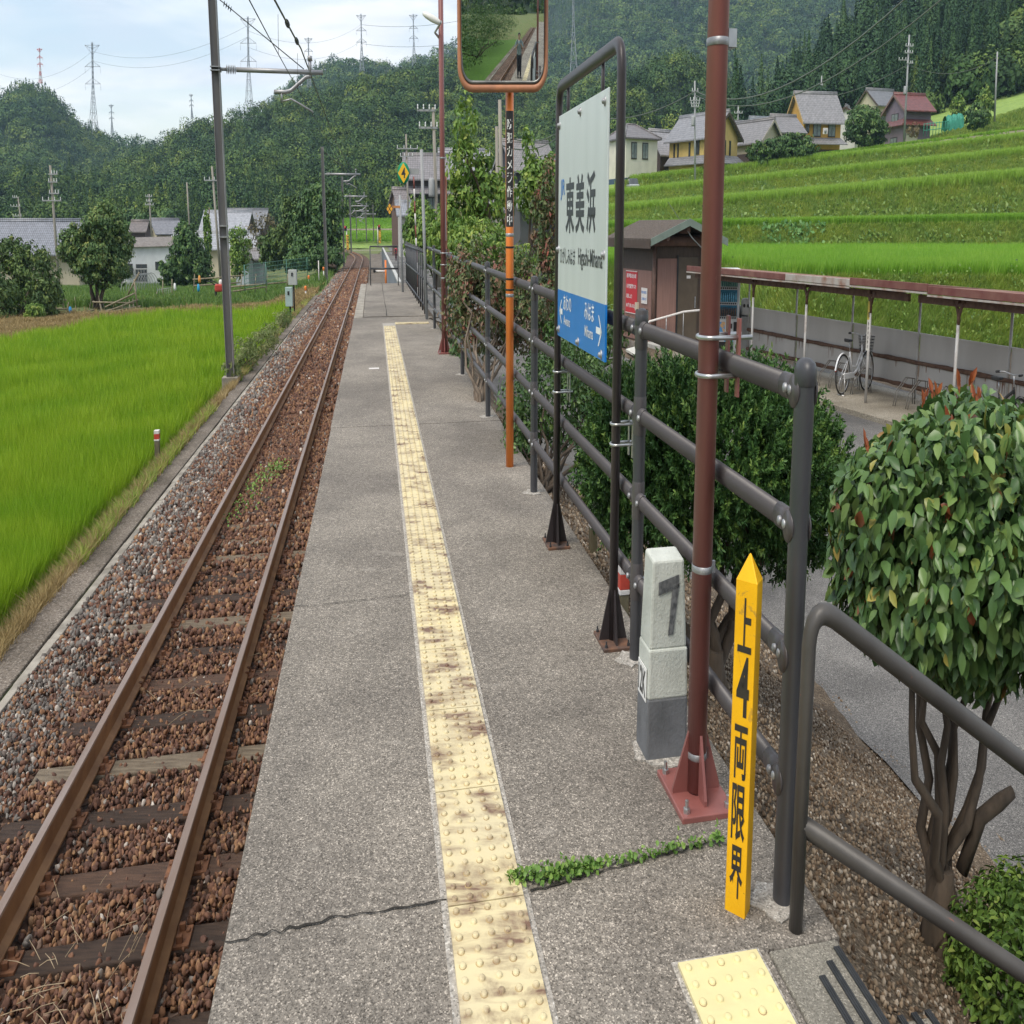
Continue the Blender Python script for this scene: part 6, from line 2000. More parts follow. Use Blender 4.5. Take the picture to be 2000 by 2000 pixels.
rl = thing('hut_handrail', 'thin white sloping handrail in front of the hut', 'handrail', HP(.3, -1.0, 0))
a0, a1, a2 = P(1268, 628, 32.6), P(1335, 609, 32.6), P(1385, 604, 32.6)
m = MB(); m.tube([a0 + (-.12, 0, -.12), a0, a1, a2], .026, 8); m.build('rail', M['markwhite'], rl)
for f in (.5, 1.0):
    p_ = a0 + (a1 - a0) * f
    MB().tube([p_, (p_[0], p_[1], -1.35)], .02, 6).build('post', M['bolt'], rl)
o = MB(); o.hexa([G(1222, 686, -1.33), G(1240, 697, -1.33), G(1258, 690, -1.33), G(1258, 676, -1.33)] + [G(1222, 686, -1.33) + (0, 0, .05), G(1240, 697, -1.33) + (0, 0, .05), G(1258, 690, -1.33) + (0, 0, .05), G(1258, 676, -1.33) + (0, 0, .05)])
tag(o.build('ramp_board', pmat('pale_ramp', (.6, .6, .54), (.52, .52, .47)), loc=G(1240, 688, -1.33)), 'pale sloping ramp board on the asphalt in front of the hut', 'ramp')
bl = MB()
for k in range(9):
    p_ = G(1196 + 5 * k, 668 + 1.5 * k, -1.33)
    bl.box(p_ + (0, 0, .07), (.22, .3, .16), .2)
tag(bl.build('block_edging', pmat('grey_block', (.22, .2, .17), (.15, .13, .11), 9, .9), loc=G(1200, 670, -1.33)), 'row of grey edging blocks beside the hut', 'edging')
# ================================================================== houses, poles, masts, wires, pylons
def tile_roof(name, c, ang, dark=.62):
    m, n, l, b = nodes_of(name)
    g = n.new('ShaderNodeNewGeometry')
    mp = n.new('ShaderNodeMapping'); mp.vector_type = 'POINT'
    mp.inputs['Scale'].default_value = (1 / WX, 1, 1)
    l.new(g.outputs['Position'], mp.inputs['Vector'])
    m2 = n.new('ShaderNodeMapping'); m2.inputs['Rotation'].default_value = (0, 0, -ang)
    l.new(mp.outputs['Vector'], m2.inputs['Vector'])
    cols = []
    for dr, sc in (('X', 1.05), ('Z', 1.5)):
        w_ = n.new('ShaderNodeTexWave'); w_.bands_direction = dr; w_.inputs['Scale'].default_value = sc; w_.inputs['Distortion'].default_value = .35
        w_.inputs['Detail'].default_value = 1
        l.new(m2.outputs['Vector'], w_.inputs['Vector'])
        cols.append(ramp(n, l, w_.outputs['Fac'], [(.2, (dark,)), (.6, (1.12,))]))
    f = noise(n, l, m2.outputs['Vector'], 2.2, 6)
    col = mixc(n, l, 1.0, c, ramp(n, l, f, [(.3, (.72,)), (.7, (1.2,))]), 'MULTIPLY')
    col = mixc(n, l, .8, col, cols[0], 'MULTIPLY'); col = mixc(n, l, .5, col, cols[1], 'MULTIPLY')
    l.new(col, b.inputs['Base Color'])
    b.inputs['Roughness'].default_value = .42
    return m
M['pane'] = pmat('dark_window', (.035, .042, .048), (.06, .07, .075), 2, .12, spec=.6)
M['wframe'] = pmat('dark_window_frame', (.05, .045, .042), (.04, .036, .034))
M['wcurtain'] = pmat('curtained_glass', (.24, .28, .27), (.14, .17, .18), 3, .2)

def house(label, corner, ang, LU, LV, h, rise, wall, roofc, ridge='u', over=.7, wins=(), hip=0.0, skirt=None, low=None, name='house', trim=None, ridge_tile=True, gable=None):
    """corner = nearest foot of the walls; u runs along the front, v away from the camera"""
    corner = np.asarray(corner, float)
    U = np.array((math.cos(ang), math.sin(ang), 0)); V = np.array((-math.sin(ang), math.cos(ang), 0))
    Q = lambda a, b, z: corner + U * a + V * b + np.array((0, 0, z))
    o = thing(name, label, 'house', corner)
    m = MB(); m.hexa([Q(0, 0, -2), Q(LU, 0, -2), Q(LU, LV, -2), Q(0, LV, -2), Q(0, 0, h), Q(LU, 0, h), Q(LU, LV, h), Q(0, LV, h)])
    if ridge == 'u' and not hip:
        m.prism([Q(0, 0, h), Q(0, LV, h), Q(0, LV / 2, h + rise)], U * LU)
    elif not hip:
        m.prism([Q(0, 0, h), Q(LU, 0, h), Q(LU / 2, 0, h + rise)], V * LV)
    m.build('wall', wall, o)
    if low:
        m = MB(); zl, ml = low
        m.hexa([Q(-.04, -.04, -2), Q(LU + .04, -.04, -2), Q(LU + .04, LV + .04, -2), Q(-.04, LV + .04, -2), Q(-.04, -.04, zl), Q(LU + .04, -.04, zl), Q(LU + .04, LV + .04, zl), Q(-.04, LV + .04, zl)])
        m.build('base_wall', ml, o)
    rm = tile_roof('roof_tiles', roofc, ang)
    rm2 = tile_roof('roof_tiles', roofc, ang + math.pi / 2) if ridge == 'v' or hip else rm
    th = .14
    if hip:
        a0, a1 = hip, LU - hip
        E = [Q(-over, -over, h - .05), Q(LU + over, -over, h - .05), Q(LU + over, LV + over, h - .05), Q(-over, LV + over, h - .05)]
        R0, R1 = Q(a0, LV / 2, h + rise), Q(a1, LV / 2, h + rise)
        m = MB()
        up = np.array((0, 0, th))
        m.add([e + up for e in E] + [R0 + up, R1 + up] + E, [(0, 1, 5, 4), (1, 2, 5), (2, 3, 4, 5), (3, 0, 4), (9, 8, 7, 6), (6, 7, 1, 0), (7, 8, 2, 1), (8, 9, 3, 2), (9, 6, 0, 3)])
        rf = m.build('roof', rm, o)
        m = MB()
        for a, b_ in ((R0, R1), (R0, E[0]), (R0, E[3]), (R1, E[1]), (R1, E[2])):
            m.tube([a + up, b_ + up], .11, 6)
        m.build('ridge_tiles', trim or rm, rf)
    else:
        if ridge == 'u':
            k = over * rise / (LV / 2)
            sl = [(Q(-over * .8, -over, h - k), Q(LU + over * .8, -over, h - k), Q(LU + over * .8, LV / 2, h + rise), Q(-over * .8, LV / 2, h + rise)),
                  (Q(LU + over * .8, LV + over, h - k), Q(-over * .8, LV + over, h - k), Q(-over * .8, LV / 2, h + rise), Q(LU + over * .8, LV / 2, h + rise))]
            rg = (Q(-over * .85, LV / 2, h + rise + .2), Q(LU + over * .85, LV / 2, h + rise + .2))
        else:
            k = over * rise / (LU / 2)
            sl = [(Q(-over, LV + over * .8, h - k), Q(-over, -over * .8, h - k), Q(LU / 2, -over * .8, h + rise), Q(LU / 2, LV + over * .8, h + rise)),
                  (Q(LU + over, -over * .8, h - k), Q(LU + over, LV + over * .8, h - k), Q(LU / 2, LV + over * .8, h + rise), Q(LU / 2, -over * .8, h + rise))]
            rg = (Q(LU / 2, -over * .85, h + rise + .2), Q(LU / 2, LV + over * .85, h + rise + .2))
        for s_ in sl:
            m = MB(); m.prism([p_ + (0, 0, .03) for p_ in s_], (0, 0, th)); rf = m.build('roof', rm if ridge == 'u' else rm2, o)
        if ridge_tile:
            m = MB(); m.tube([rg[0] - (0, 0, .05), rg[1] - (0, 0, .05)], .17, 8); m.tube([rg[0] + (0, 0, .12), rg[1] + (0, 0, .12)], .10, 8)
            m.build('ridge_tiles', trim or rm, o)
        if gable is not None:
            m = MB()
            if ridge == 'u':
                g0 = [Q(-over * .82, -over, h - k - .1), Q(-over * .82, LV / 2, h + rise - .1), Q(-over * .82, LV + over, h - k - .1)]
            else:
                g0 = [Q(-over, -over * .82, h - k - .1), Q(LU / 2, -over * .82, h + rise - .1), Q(LU + over, -over * .82, h - k - .1)]
            for a, b_ in ((g0[0], g0[1]), (g0[1], g0[2])):
                m.prism([a, b_, b_ + (0, 0, .30), a + (0, 0, .30)], (U if ridge == 'u' else V) * .06)
            m.build('bargeboard', gable, o)
    for wn in wins:
        f, a, z, ww, hh = wn[:5]
        kind = wn[5] if len(wn) > 5 else 'pane'
        X = U if f == 'u' else V
        O = Q(a, 0, z) if f == 'u' else Q(0, a, z)
        nrm = -V if f == 'u' else -U
        m = MB(); m.obox(O + X * ww / 2 + (0, 0, hh / 2) + nrm * .03, X * ww / 2, nrm * .04, np.array((0, 0, hh / 2)))
        fr_ = m.build('window' if kind != 'door' else 'door', M['wframe'] if kind != 'shutter' else pmat('cream_shutter', (.48, .45, .36), (.43, .40, .32)), o)
        if kind == 'shutter': continue
        m = MB()
        for q in (0, 1):
            m.obox(O + X * ww * (.27 + .46 * q) + (0, 0, hh / 2) + nrm * .075, X * ww * .2, nrm * .008, np.array((0, 0, hh * .43)))
        m.build('pane', M['wcurtain'] if kind == 'curtain' else M['pane'], fr_)
    if skirt:
        z, ext, ris = skirt
        m = MB()
        m.prism([Q(-ext, -ext, z), Q(LU + ext, -ext, z), Q(LU, .02, z + ris), Q(0, .02, z + ris)], (0, 0, .1))
        m.build('lower_roof', rm, o)
        m = MB()
        m.prism([Q(-ext, LV + ext * .2, z), Q(-ext, -ext, z), Q(.02, 0, z + ris), Q(.02, LV, z + ris)], (0, 0, .1))
        m.build('lower_roof', tile_roof('roof_tiles', roofc, ang + math.pi / 2), o)
        m = MB()
        m.tube([Q(-ext, -ext, z + .12), Q(0, 0, z + ris + .12)], .12, 6); m.build('hip_tiles', rm, o)
    return o
KAW = (.225, .225, .24)
plaster = lambda nm, c: pmat(nm, c, tuple(x * .88 for x in c), 1.2, .8)
def foot(px, row_eave, Y, h):      # a corner whose wall top stands on a picture row
    p_ = P(px, row_eave, Y); p_[2] -= h
    return p_
ivory, yellow_p, orange_p, beige, purple, brown_p, whitew = plaster('ivory_plaster', (.72, .69, .58)), plaster('yellow_plaster', (.66, .48, .17)), plaster('orange_plaster', (.60, .33, .075)), plaster('beige_plaster', (.52, .46, .34)), plaster('purple_grey_plaster', (.20, .16, .20)), plaster('dark_brown_boards', (.085, .058, .055)), plaster('white_shed_board', (.66, .69, .70))
bluew = plaster('blue_wall', (.06, .105, .17))
house('ivory house with a hipped roof and blue base wall', foot(1223, 270, 126, 4.7), .42, 6.0, 6.5, 4.7, 1.35, ivory, (.16, .145, .145), hip=2.2, over=.5, low=(1.25, bluew),
      wins=[('u', 1.0, 2.9, 1.05, 1.5, 'curtain'), ('u', 3.1, 2.9, 1.1, 1.5, 'curtain'), ('u', 3.0, .2, 1.2, 1.5, 'curtain'), ('u', .5, .0, .8, 1.3), ('v', .9, 2.9, .7, 1.3)])
house('yellow house with a tall gable and a lower roof all round', foot(1393, 262, 124, 5.1), .67, 6.4, 8.8, 5.1, 1.9, yellow_p, KAW, ridge='v', over=.8, skirt=(2.55, 1.1, .75), low=(.75, brown_p), gable=M['hutdark'],
      wins=[('v', .6, 3.45, 1.0, 1.4), ('v', 2.6, 3.45, .9, 1.5), ('v', 4.4, 3.3, .35, 1.3), ('v', 6.8, 3.3, .3, 1.3), ('v', 7.6, 3.3, .3, 1.3), ('v', .8, 0, 2.4, 1.9, 'curtain'), ('v', 4.2, .9, .4, 1.1), ('v', 5.7, .7, 1.9, 1.3, 'curtain'), ('u', 1.6, 3.4, .4, 1.3), ('u', 2.9, 3.4, .4, 1.3), ('u', 4.2, 3.4, .4, 1.3), ('u', 1.2, .6, .5, 1.3)])
house('dark brown barn with weathered grey roof between the ivory and yellow houses', foot(1290, 296, 134, 3.8), .55, 4.2, 5, 3.8, 1.9, brown_p, (.30, .29, .30), ridge='u', over=.7, wins=[('u', 1.0, 1.8, 1.6, .8)], name='barn')
house('grey roofed farmhouse with a beige gable behind the hedge', foot(1487, 272, 131, 4.2), .60, 5.2, 9.5, 4.2, 1.75, beige, (.215, .205, .205), ridge='v', over=.7, gable=plaster('beige_bargeboard', (.42, .38, .30)), low=(3.0, brown_p), wins=[('u', 1.2, 2.9, 2.6, .9)])
house('low grey roof crossing behind the farmhouse gable', foot(1526, 256, 138, 4.0), .25, 4.4, 6, 4.0, 1.5, brown_p, (.20, .19, .19), over=.6)
house('small blue grey roof far behind the farmhouse', foot(1478, 247, 165, 4.0), .25, 5, 5, 4.0, 1.0, brown_p, (.19, .215, .245), over=.5, name='outbuilding')
house('small dark roof peeping out beside the yellow house gable', foot(1440, 257, 150, 4.0), .3, 2.6, 5, 4.0, 1.0, brown_p, (.20, .20, .205), over=.5, name='outbuilding')
house('orange two storey house with a big grey tiled roof', foot(1571, 229, 150, 5.6), .16, 7.6, 6.0, 5.6, 2.6, orange_p, (.24, .235, .24), over=.9, gable=plaster('ochre_bargeboard', (.46, .31, .13)), skirt=(2.75, 1.0, .7), low=(2.3, brown_p),
      wins=[('u', .3, 4.0, .8, 1.2), ('u', 1.9, 3.6, 1.6, 1.7, 'curtain'), ('u', 5.0, 3.6, 1.5, 1.7, 'curtain')])
house('beige house with a steep gable behind the purple house', foot(1714, 203, 166, 5.5), .30, 6.4, 6.2, 5.5, 1.75, beige, (.15, .155, .165), over=.6, gable=M['hutdark'], wins=[('u', .9, 1.6, 3.4, 3.0)])
house('small white gable with grey roof right of the orange house', foot(1672, 226, 158, 3.0), .95, 2.6, 4.0, 3.0, 1.0, plaster('white_gable', (.6, .6, .58)), KAW, ridge='u', over=.5, name='outbuilding', gable=M['hutdark'])
house('purple grey house with red tiled roofs', foot(1767, 211, 152, 6.2), .22, 6.0, 5.2, 6.2, 1.5, purple, (.165, .052, .044), over=.75, skirt=(4.35, .8, .65), gable=plaster('brown_bargeboard', (.20, .13, .11)),
      wins=[('v', 1.6, 4.6, 1.9, 1.2, 'curtain'), ('v', 1.6, 1.7, 1.9, 1.6, 'curtain'), ('u', .6, .8, 2.6, 2.9, 'shutter'), ('u', 3.9, 1.6, 1.7, 1.4, 'curtain')])
ac = thing('air_conditioner', 'white air conditioner unit on the lower roof of the orange house', 'air conditioner', P(1612, 262, 148))
MB().box(P(1612, 256, 148.3), (.8, .3, .62), .16).build('casing', M['markwhite'], ac)
m = MB(); m.lathe(P(1612, 256, 148.1), [(.0001, 0), (.22, 0), (.22, .02), (.0001, .02)], 14, axis=(0, -1, 0)); m.build('fan_grille', M['bolt'], ac)
# --- car by the ivory house
car = thing('parked_car', 'small silver car parked beside the ivory house', 'car', P(1239, 368, 119))
m = MB(); c_ = P(1239, 362, 119)
m.hexa([c_ + np.array(v) for v in ((-.85, 0, -.5), (.85, 0, -.5), (.85, 3, -.5), (-.85, 3, -.5), (-.8, -.05, .1), (.8, -.05, .1), (.8, 3, .15), (-.8, 3, .15))]); m.build('body', pmat('silver_paint', (.42, .44, .45), (.38, .4, .41), rough=.3, metal=.4), car, bevel=.1)
m = MB(); m.hexa([c_ + np.array(v) for v in ((-.75, .5, .1), (.75, .5, .1), (.75, 2.9, .1), (-.75, 2.9, .1), (-.6, 1.0, .62), (.6, 1.0, .62), (.6, 2.6, .62), (-.6, 2.6, .62))]); m.build('cabin', M['pane'], car, bevel=.06)
for a in (-.8, .8):
    for b_ in (.5, 2.4):
        MB().lathe(c_ + (a, b_, -.45), [(.0001, -.09), (.28, -.09), (.28, .09), (.0001, .09)], 12, axis=(1, 0, 0)).build('wheel', M['tyre'], car)
# --- green netting beside the purple house
nt_o = thing('garden_netting', 'green netting draped over frames beside the purple house', 'netting', P(1856, 262, 147))
NETG = pmat('green_net', (.045, .27, .19), (.03, .19, .14), 3, .7)
m = MB()
V, F = [], []
for k in range(11):
    px_ = 1843 + 3.4 * k
    for q in range(7):
        a = math.pi * q / 6
        b0 = P(px_, 256 - .6 * k, 147)
        V.append(b0 + np.array((0, -.9 * math.cos(a), 1.5 * math.sin(a) ** .7 + .12 * math.sin(k * 2.1 + q))))
for k in range(10):
    for q in range(6):
        F.append((k * 7 + q, k * 7 + q + 1, (k + 1) * 7 + q + 1, (k + 1) * 7 + q))
m.add(V, F); m.build('net', NETG, nt_o)
m = MB()
for k in range(9):
    p_ = P(1804 + 6 * k, 258 - .7 * k, 146); m.tube([p_ + (0, 0, -.5), p_ + (0, 0, .9)], .05, 5)
for z in (.15, .8): m.tube([P(1804, 258, 146) + (0, 0, z), P(1852, 252.5, 146) + (0, 0, z)], .04, 5)
m.build('net_fence', NETG, nt_o)

# --- village on the left
GT = lambda px, row, Y: P(px, row, Y)
house('large grey tiled house at the left edge of the photo', foot(-70, 489, 122, 4.5), .10, 17.0, 8, 4.5, 2.4, beige, (.205, .215, .245), over=.9)
MB_ = MB(); MB_.box(P(48, 437, 126), (1.6, .5, .3)); 
sh = thing('white_shed', 'long white shed with corrugated lean-to roof beyond the rice', 'shed', P(245, 551, 138))
Y0 = 138
wl_ = P(238, 552, Y0); wr_ = P(352, 548, Y0 + 2)
m = MB(); up = np.array((0, 0, 3.45)); bk = np.array((0, 6, 0))
m.hexa([wl_ - (0, 0, 1), wr_ - (0, 0, 1), wr_ + bk - (0, 0, 1), wl_ + bk - (0, 0, 1), wl_ + up, wr_ + up, wr_ + bk + up + (0, 0, .7), wl_ + bk + up + (0, 0, .7)]); m.build('wall', whitew, sh)
m = MB()
V, F = [], []
nC = 90
for k in range(nC + 1):
    t = k / nC
    a = wl_ + (wr_ - wl_) * t + up; dz = .05 * math.cos(math.pi * k)
    V += [a + np.array((-.9 + .0, -.6, .02 + dz)), a + np.array((-.2, 6, .95 + dz))]
for k in range(nC): F.append((2 * k, 2 * k + 2, 2 * k + 3, 2 * k + 1))
m.add(V, F); m.build('corrugated_roof', pmat('corrugated_sheet', (.42, .38, .34), (.30, .26, .23), 2, .6), sh)
ex = (wr_ - wl_) / np.linalg.norm(wr_ - wl_)
def swin(px0, px1, r0, r1, kind):
    a0, a1 = P(px0, r1, Y0 - .05), P(px1, r0, Y0 - .05)
    ww, hh = a1[0] - a0[0], a1[2] - a0[2]
    m = MB(); m.obox(a0 + np.array((ww / 2, -.02, hh / 2)), np.array((ww / 2, 0, 0)), np.array((0, .05, 0)), np.array((0, 0, hh / 2)))
    f_ = m.build('door' if kind == 'door' else 'window', M['wframe'] if kind == 'win' else pmat('grey_door', (.30, .31, .30), (.24, .25, .24)), sh)
    m = MB()
    for q in range(2 if kind == 'win' else 4):
        nq = 2 if kind == 'win' else 4
        m.obox(a0 + np.array((ww * (q + .5) / nq, -.08, hh * .52)), np.array((ww / nq * .4, 0, 0)), np.array((0, .01, 0)), np.array((0, 0, hh * .42)))
    m.build('pane', M['pane'], f_)
swin(240, 259, 515, 538, 'win'); swin(266, 287, 525, 552, 'door'); swin(266, 287, 516, 524, 'win'); swin(304, 320, 511, 528, 'win')
tk = thing('oil_tank', 'rusty yellow tank standing by the white shed', 'tank', P(231, 553, 132))
m = MB(); m.lathe(P(231, 553, 132), [(.0001, .4), (.9, .45), (.95, .7), (.75, 1.9), (.7, 2.0), (.0001, 2.05)], 14); m.build('tank', pmat('rusty_yellow', (.42, .27, .10), (.25, .15, .08), 3), tk)
m = MB()
for a in (-.6, .6): m.box(P(231, 553, 132) + (a, 0, .1), (.12, .6, .9))
m.build('legs', M['shedrust'], tk)
house('long grey roofed building behind the white shed', foot(330, 485, 160, 3.6), .05, 17, 8, 3.6, 1.6, beige, (.32, .33, .35), over=.7)
house('grey roofed barn above the long roof, left part', foot(394, 446, 182, 5.5), .05, 10.2, 7, 5.5, 2.0, brown_p, (.33, .34, .37), over=.7, name='barn')
house('darker grey roof behind the upper barn', foot(425, 443, 192, 6.2), .05, 11.0, 8, 6.2, 2.2, brown_p, (.20, .205, .22), over=.6)
house('small house with a sloping grey roof left of the ivy cone', foot(306, 455, 185, 5), .75, 6, 6, 5, 1.6, beige, (.24, .24, .26), over=.6)
house('small brown roof right of the broad tree', foot(255, 452, 175, 4.6), .2, 3.0, 5, 4.6, 1.1, brown_p, (.17, .145, .135), over=.5, name='outbuilding')
house('small grey lean-to shed beside the green mesh fence', foot(486, 505, 128, 2.6), .1, 2.2, 3, 2.6, .6, plaster('grey_lean_to', (.30, .32, .34)), (.22, .21, .21), over=.5, name='outbuilding')
house('low shed with a faded door in front of the lean-to', foot(460, 512, 124, 2.4), .1, 2.0, 3, 2.4, .3, plaster('pale_blue_shed', (.38, .42, .45)), (.2, .19, .18), over=.3, name='outbuilding')
# --- houses beside the path ahead
house('dark two storey house with a brown ridge roof beyond the sign 4', foot(792, 345, 138, 6.6), .12, 7.4, 7, 6.6, 2.1, plaster('dark_timber', (.075, .062, .058)), (.215, .20, .205), over=.7, skirt=(4.9, .9, .7), wins=[('u', .8, 3.4, 2.0, 1.2), ('u', 3.6, 3.4, 2.2, 1.2, 'curtain'), ('u', 1.2, .8, 3.0, 1.7, 'curtain')])
house('house with a large pale grey roof behind the feathery shrub', foot(862, 337, 150, 7.0), .10, 9.0, 8, 7.0, 2.4, plaster('yellow_green_plaster', (.46, .44, .24)), (.30, .30, .325), over=.8)
house('grey gable house behind the spreading shrub left of the sign', foot(1008, 330, 120, 5.2), .40, 7, 9, 5.2, 2.4, plaster('dark_gable', (.05, .05, .06)), (.215, .20, .195), over=.7, gable=plaster('grey_bargeboard', (.25, .25, .27)))
house('narrow white walled house with grey eaves beside the path', foot(781, 421, 128, 5.0), .2, 2.4, 10, 5.0, 1.1, plaster('white_wall', (.55, .54, .50)), (.25, .26, .285), over=.7, wins=[('u', .3, 3.4, .8, .8), ('u', 1.3, .4, .8, 2.4)])
house('small brown roofed annexe left of the dark house', foot(776, 393, 134, 6.0), .5, 2.0, 3, 6.0, 1.0, plaster('brown_wall', (.13, .08, .06)), (.235, .205, .20), over=.5, name='outbuilding')
house('cream garage wall behind the shrubs', foot(925, 413, 60, 2.4), .1, 2.4, 4, 2.4, .5, plaster('cream_wall', (.50, .46, .38)), (.2, .19, .19), over=.4, name='outbuilding', wins=[('u', .15, 0, 2.0, 2.2, 'shutter')])
house('low grey tiled shed seen between the two shrubs', foot(1016, 405, 70, 2.6), .35, 2.6, 4, 2.6, .8, plaster('dark_shed', (.10, .10, .10)), (.25, .25, .25), over=.5, name='outbuilding')

# --- guard wall along the path
gw = thing('guard_wall', 'blue grey retaining wall with a white coping along the path', 'wall', TR(50, 1.2, -1.0))
m = MB(); m.tbox(36.2, 104, 1.1, 1.25, -1.6, -.03); m.build('wall', pmat('blue_grey_wall', (.20, .23, .26), (.15, .17, .19), .6, .7), gw)
m = MB(); m.tbox(36.2, 104, 1.09, 1.26, -.03, .02); m.build('coping', pmat('pale_coping', (.48, .48, .46), (.38, .38, .36)), gw)

# --- utility poles
M['polec'] = pmat('concrete_pole', (.30, .275, .235), (.22, .20, .17), 2, .8, stretch=(3, 3, .4))
M['poleg'] = pmat('grey_pole', (.33, .34, .345), (.26, .265, .27), 2, .6)
M['porcelain'] = pmat('white_insulator', (.75, .76, .76), (.65, .66, .66), rough=.25)
def upole(label, pt, pbm, Y, r, arms, mat='polec', name='utility_pole', trans=None, cat='utility pole', extra=None):
    a, b = P(pbm[0], pbm[1], Y), P(pt[0], pt[1], Y)
    o = thing(name, label, cat, a)
    MB().tube([a + (0, 0, -.6), b], [r * 1.15, r * .8], 10).build('pole', M[mat], o)
    for row, hl, hr_ in arms:
        f = (row - pt[1]) / (pbm[1] - pt[1]); c_ = b + (a - b) * f
        m = MB(); m.box(c_ + ((hr_ - hl) / 2, -r, 0), (hl + hr_, .09, .09), .12); am = m.build('crossarm', M['poleg'], o)
        m = MB()
        for t in np.linspace(-hl + .08, hr_ - .08, 4):
            if abs(t) > r: m.lathe(c_ + (t, -r + .12 * t, .04), [(.045, 0), (.06, .07), (.03, .12), (.06, .16), (.02, .22), (.0001, .23)], 8)
        m.build('insulators', M['porcelain'], am)
    if trans is not None:
        f = (trans - pt[1]) / (pbm[1] - pt[1]); c_ = b + (a - b) * f
        MB().lathe(c_ + (-.34, -.1, -.4), [(.0001, 0), (.24, 0), (.25, .1), (.25, .75), (.2, .82), (.0001, .84)], 12).build('transformer', M['poleg'], o)
    return o
upole('leaning concrete utility pole left of the broad tree', (98, 323), (117, 572), 100, .16, [(340, .2, .9), (355, .3, .8), (377, .3, .9), (391, 1.2, 1.1)])
upole('short utility pole on the far left behind the tiled roof', (35, 384), (44, 455), 165, .15, [(386, 1.0, .2), (403, 1.6, .3), (422, 1.4, .3)])
upole('small distant pole with two crossarms above the village roofs', (291, 379), (297, 470), 175, .16, [(384, .7, .7), (393, .6, .6), (400, .9, .9)])
upole('plain bare pole between the village roofs', (365, 356), (372, 480), 130, .13, [])
upole('utility pole with white insulators beside the near mast', (414, 325), (432, 550), 104, .15, [(352, 1.1, .9)])
upole('concrete pole with transformer left of the distant brown red lamp post', (846, 210), (858, 560), 64, .15, [(216, 1.3, .25), (249, 1.2, .35)], trans=365)
upole('slim far concrete pole behind the green sign', (793, 262), (800, 500), 110, .14, [(290, 1.3, 1.6), (305, .9, .9)], trans=None)
upole('grey concrete pole right behind the orange mirror pole', (976, 195), (984, 600), 40, .11, [(360, .9, .1)])
upole('second grey concrete pole beside the orange mirror pole', (970, 247), (974, 600), 46, .11, [])
upole('tall utility pole in front of the yellow house', (1357, 158), (1358, 360), 119, .14, [(178, .5, .5), (196, .8, .8), (202, .7, .7), (208, .6, .6)], 'poleg', trans=236)
upole('pole with double top behind the yellow house', (1442, 206), (1441, 262), 168, .15, [(221, .9, .9)], 'poleg')
upole('pole behind the orange house roof', (1605, 148), (1603, 200), 190, .16, [(167, .8, .8)], 'poleg')
upole('tall utility pole before the purple house', (1776, 68), (1766, 272), 146, .16, [(90, .7, .8), (103, .8, .8), (117, 1.9, .2), (123, .3, .9)], 'poleg', trans=176)
upole('plain grey pole on the upper right slope', (1948, 101), (1943, 226), 150, .15, [], 'poleg')
# red and white striped thin pole by the path
o = thing('striped_pole', 'thin red and white striped pole behind the green sign pole', 'pole', P(815, 560, 30))
for k in range(10):
    a, b = P(808 + .9 * k, 345 + 24 * k, 30.5), P(808 + .9 * (k + 1), 345 + 24 * (k + 1), 30.5)
    m = MB(); m.tube([a, b], .028, 8); m.build('red_band' if k % 2 == 0 else 'white_band', pmat('dull_red', (.25, .07, .055)) if k % 2 == 0 else M['markwhite'], o)

# --- railway signs
def grey_pole_sign(label, top, bot, s, y):
    a, b = P(bot[0], bot[1], y), P(top[0], top[1], y)
    o = thing('railway_sign', label, 'railway sign', a)
    MB().tube([a + (0, 0, -.05), b], .042 if y < 25 else .045, 10).build('pole', M['poleg'], o)
    return o
Yg = 21.4
gs = grey_pole_sign('round green sign with a yellow diamond and black 4 on a grey pole', (823, 292), (834, 624), 0, Yg)
c_ = P(788, 338, Yg - .1)
m = MB(); m.box(P(806, 335, Yg - .03), (.36, .03, .085)); m.build('bracket', M['poleg'], gs)
m = MB(); m.lathe(c_ + (0, 0.02, 0), [(.0001, 0), (.163, 0), (.163, .016), (.0001, .016)], 32, axis=(0, -1, 0)); pl = m.build('green_disc', pmat('sign_green', (.004, .27, .14), (.004, .24, .12)), gs)
m = MB(); m.add([c_ + (0, -.001, -.15), c_ + (.15, -.001, 0), c_ + (0, -.001, .15), c_ + (-.15, -.001, 0)], [(0, 1, 2, 3)]); m.build('yellow_diamond', pmat('sign_yellow', (.80, .46, .02), (.76, .43, .02)), pl)
m = MB(); write(m, '4', c_ + (-.055, -.003, -.075), np.array((1.0, 0, 0)), Z_, .11, .155, .02); m.build('number', M['ink'], pl)
Yd = 30.2
ds = grey_pole_sign('yellow and black diamond sign on a shorter grey pole', (781, 381), (787, 574), 0, Yd)
c_ = P(761, 408, Yd - .1)
m = MB(); m.box(P(771, 404, Yd - .03), (.42, .03, .05)); m.build('bracket', pmat('orange_bracket', (.5, .22, .08)), ds)
dd_ = .135
m = MB(); m.prism([c_ + (0, 0, -dd_), c_ + (dd_, 0, 0), c_ + (0, 0, dd_), c_ + (-dd_, 0, 0)], (0, .02, 0)); pl = m.build('black_plate', M['blackplastic'], ds)
m = MB()
for ax_, az_ in ((0, .066), (0, -.066), (.066, 0), (-.066, 0)):
    g_ = .052
    m.add([c_ + (ax_, -.002, az_ - g_), c_ + (ax_ + g_, -.002, az_), c_ + (ax_, -.002, az_ + g_), c_ + (ax_ - g_, -.002, az_)], [(0, 1, 2, 3)])
m.build('yellow_diamonds', pmat('amber', (.78, .40, .05), (.74, .37, .04)), pl)

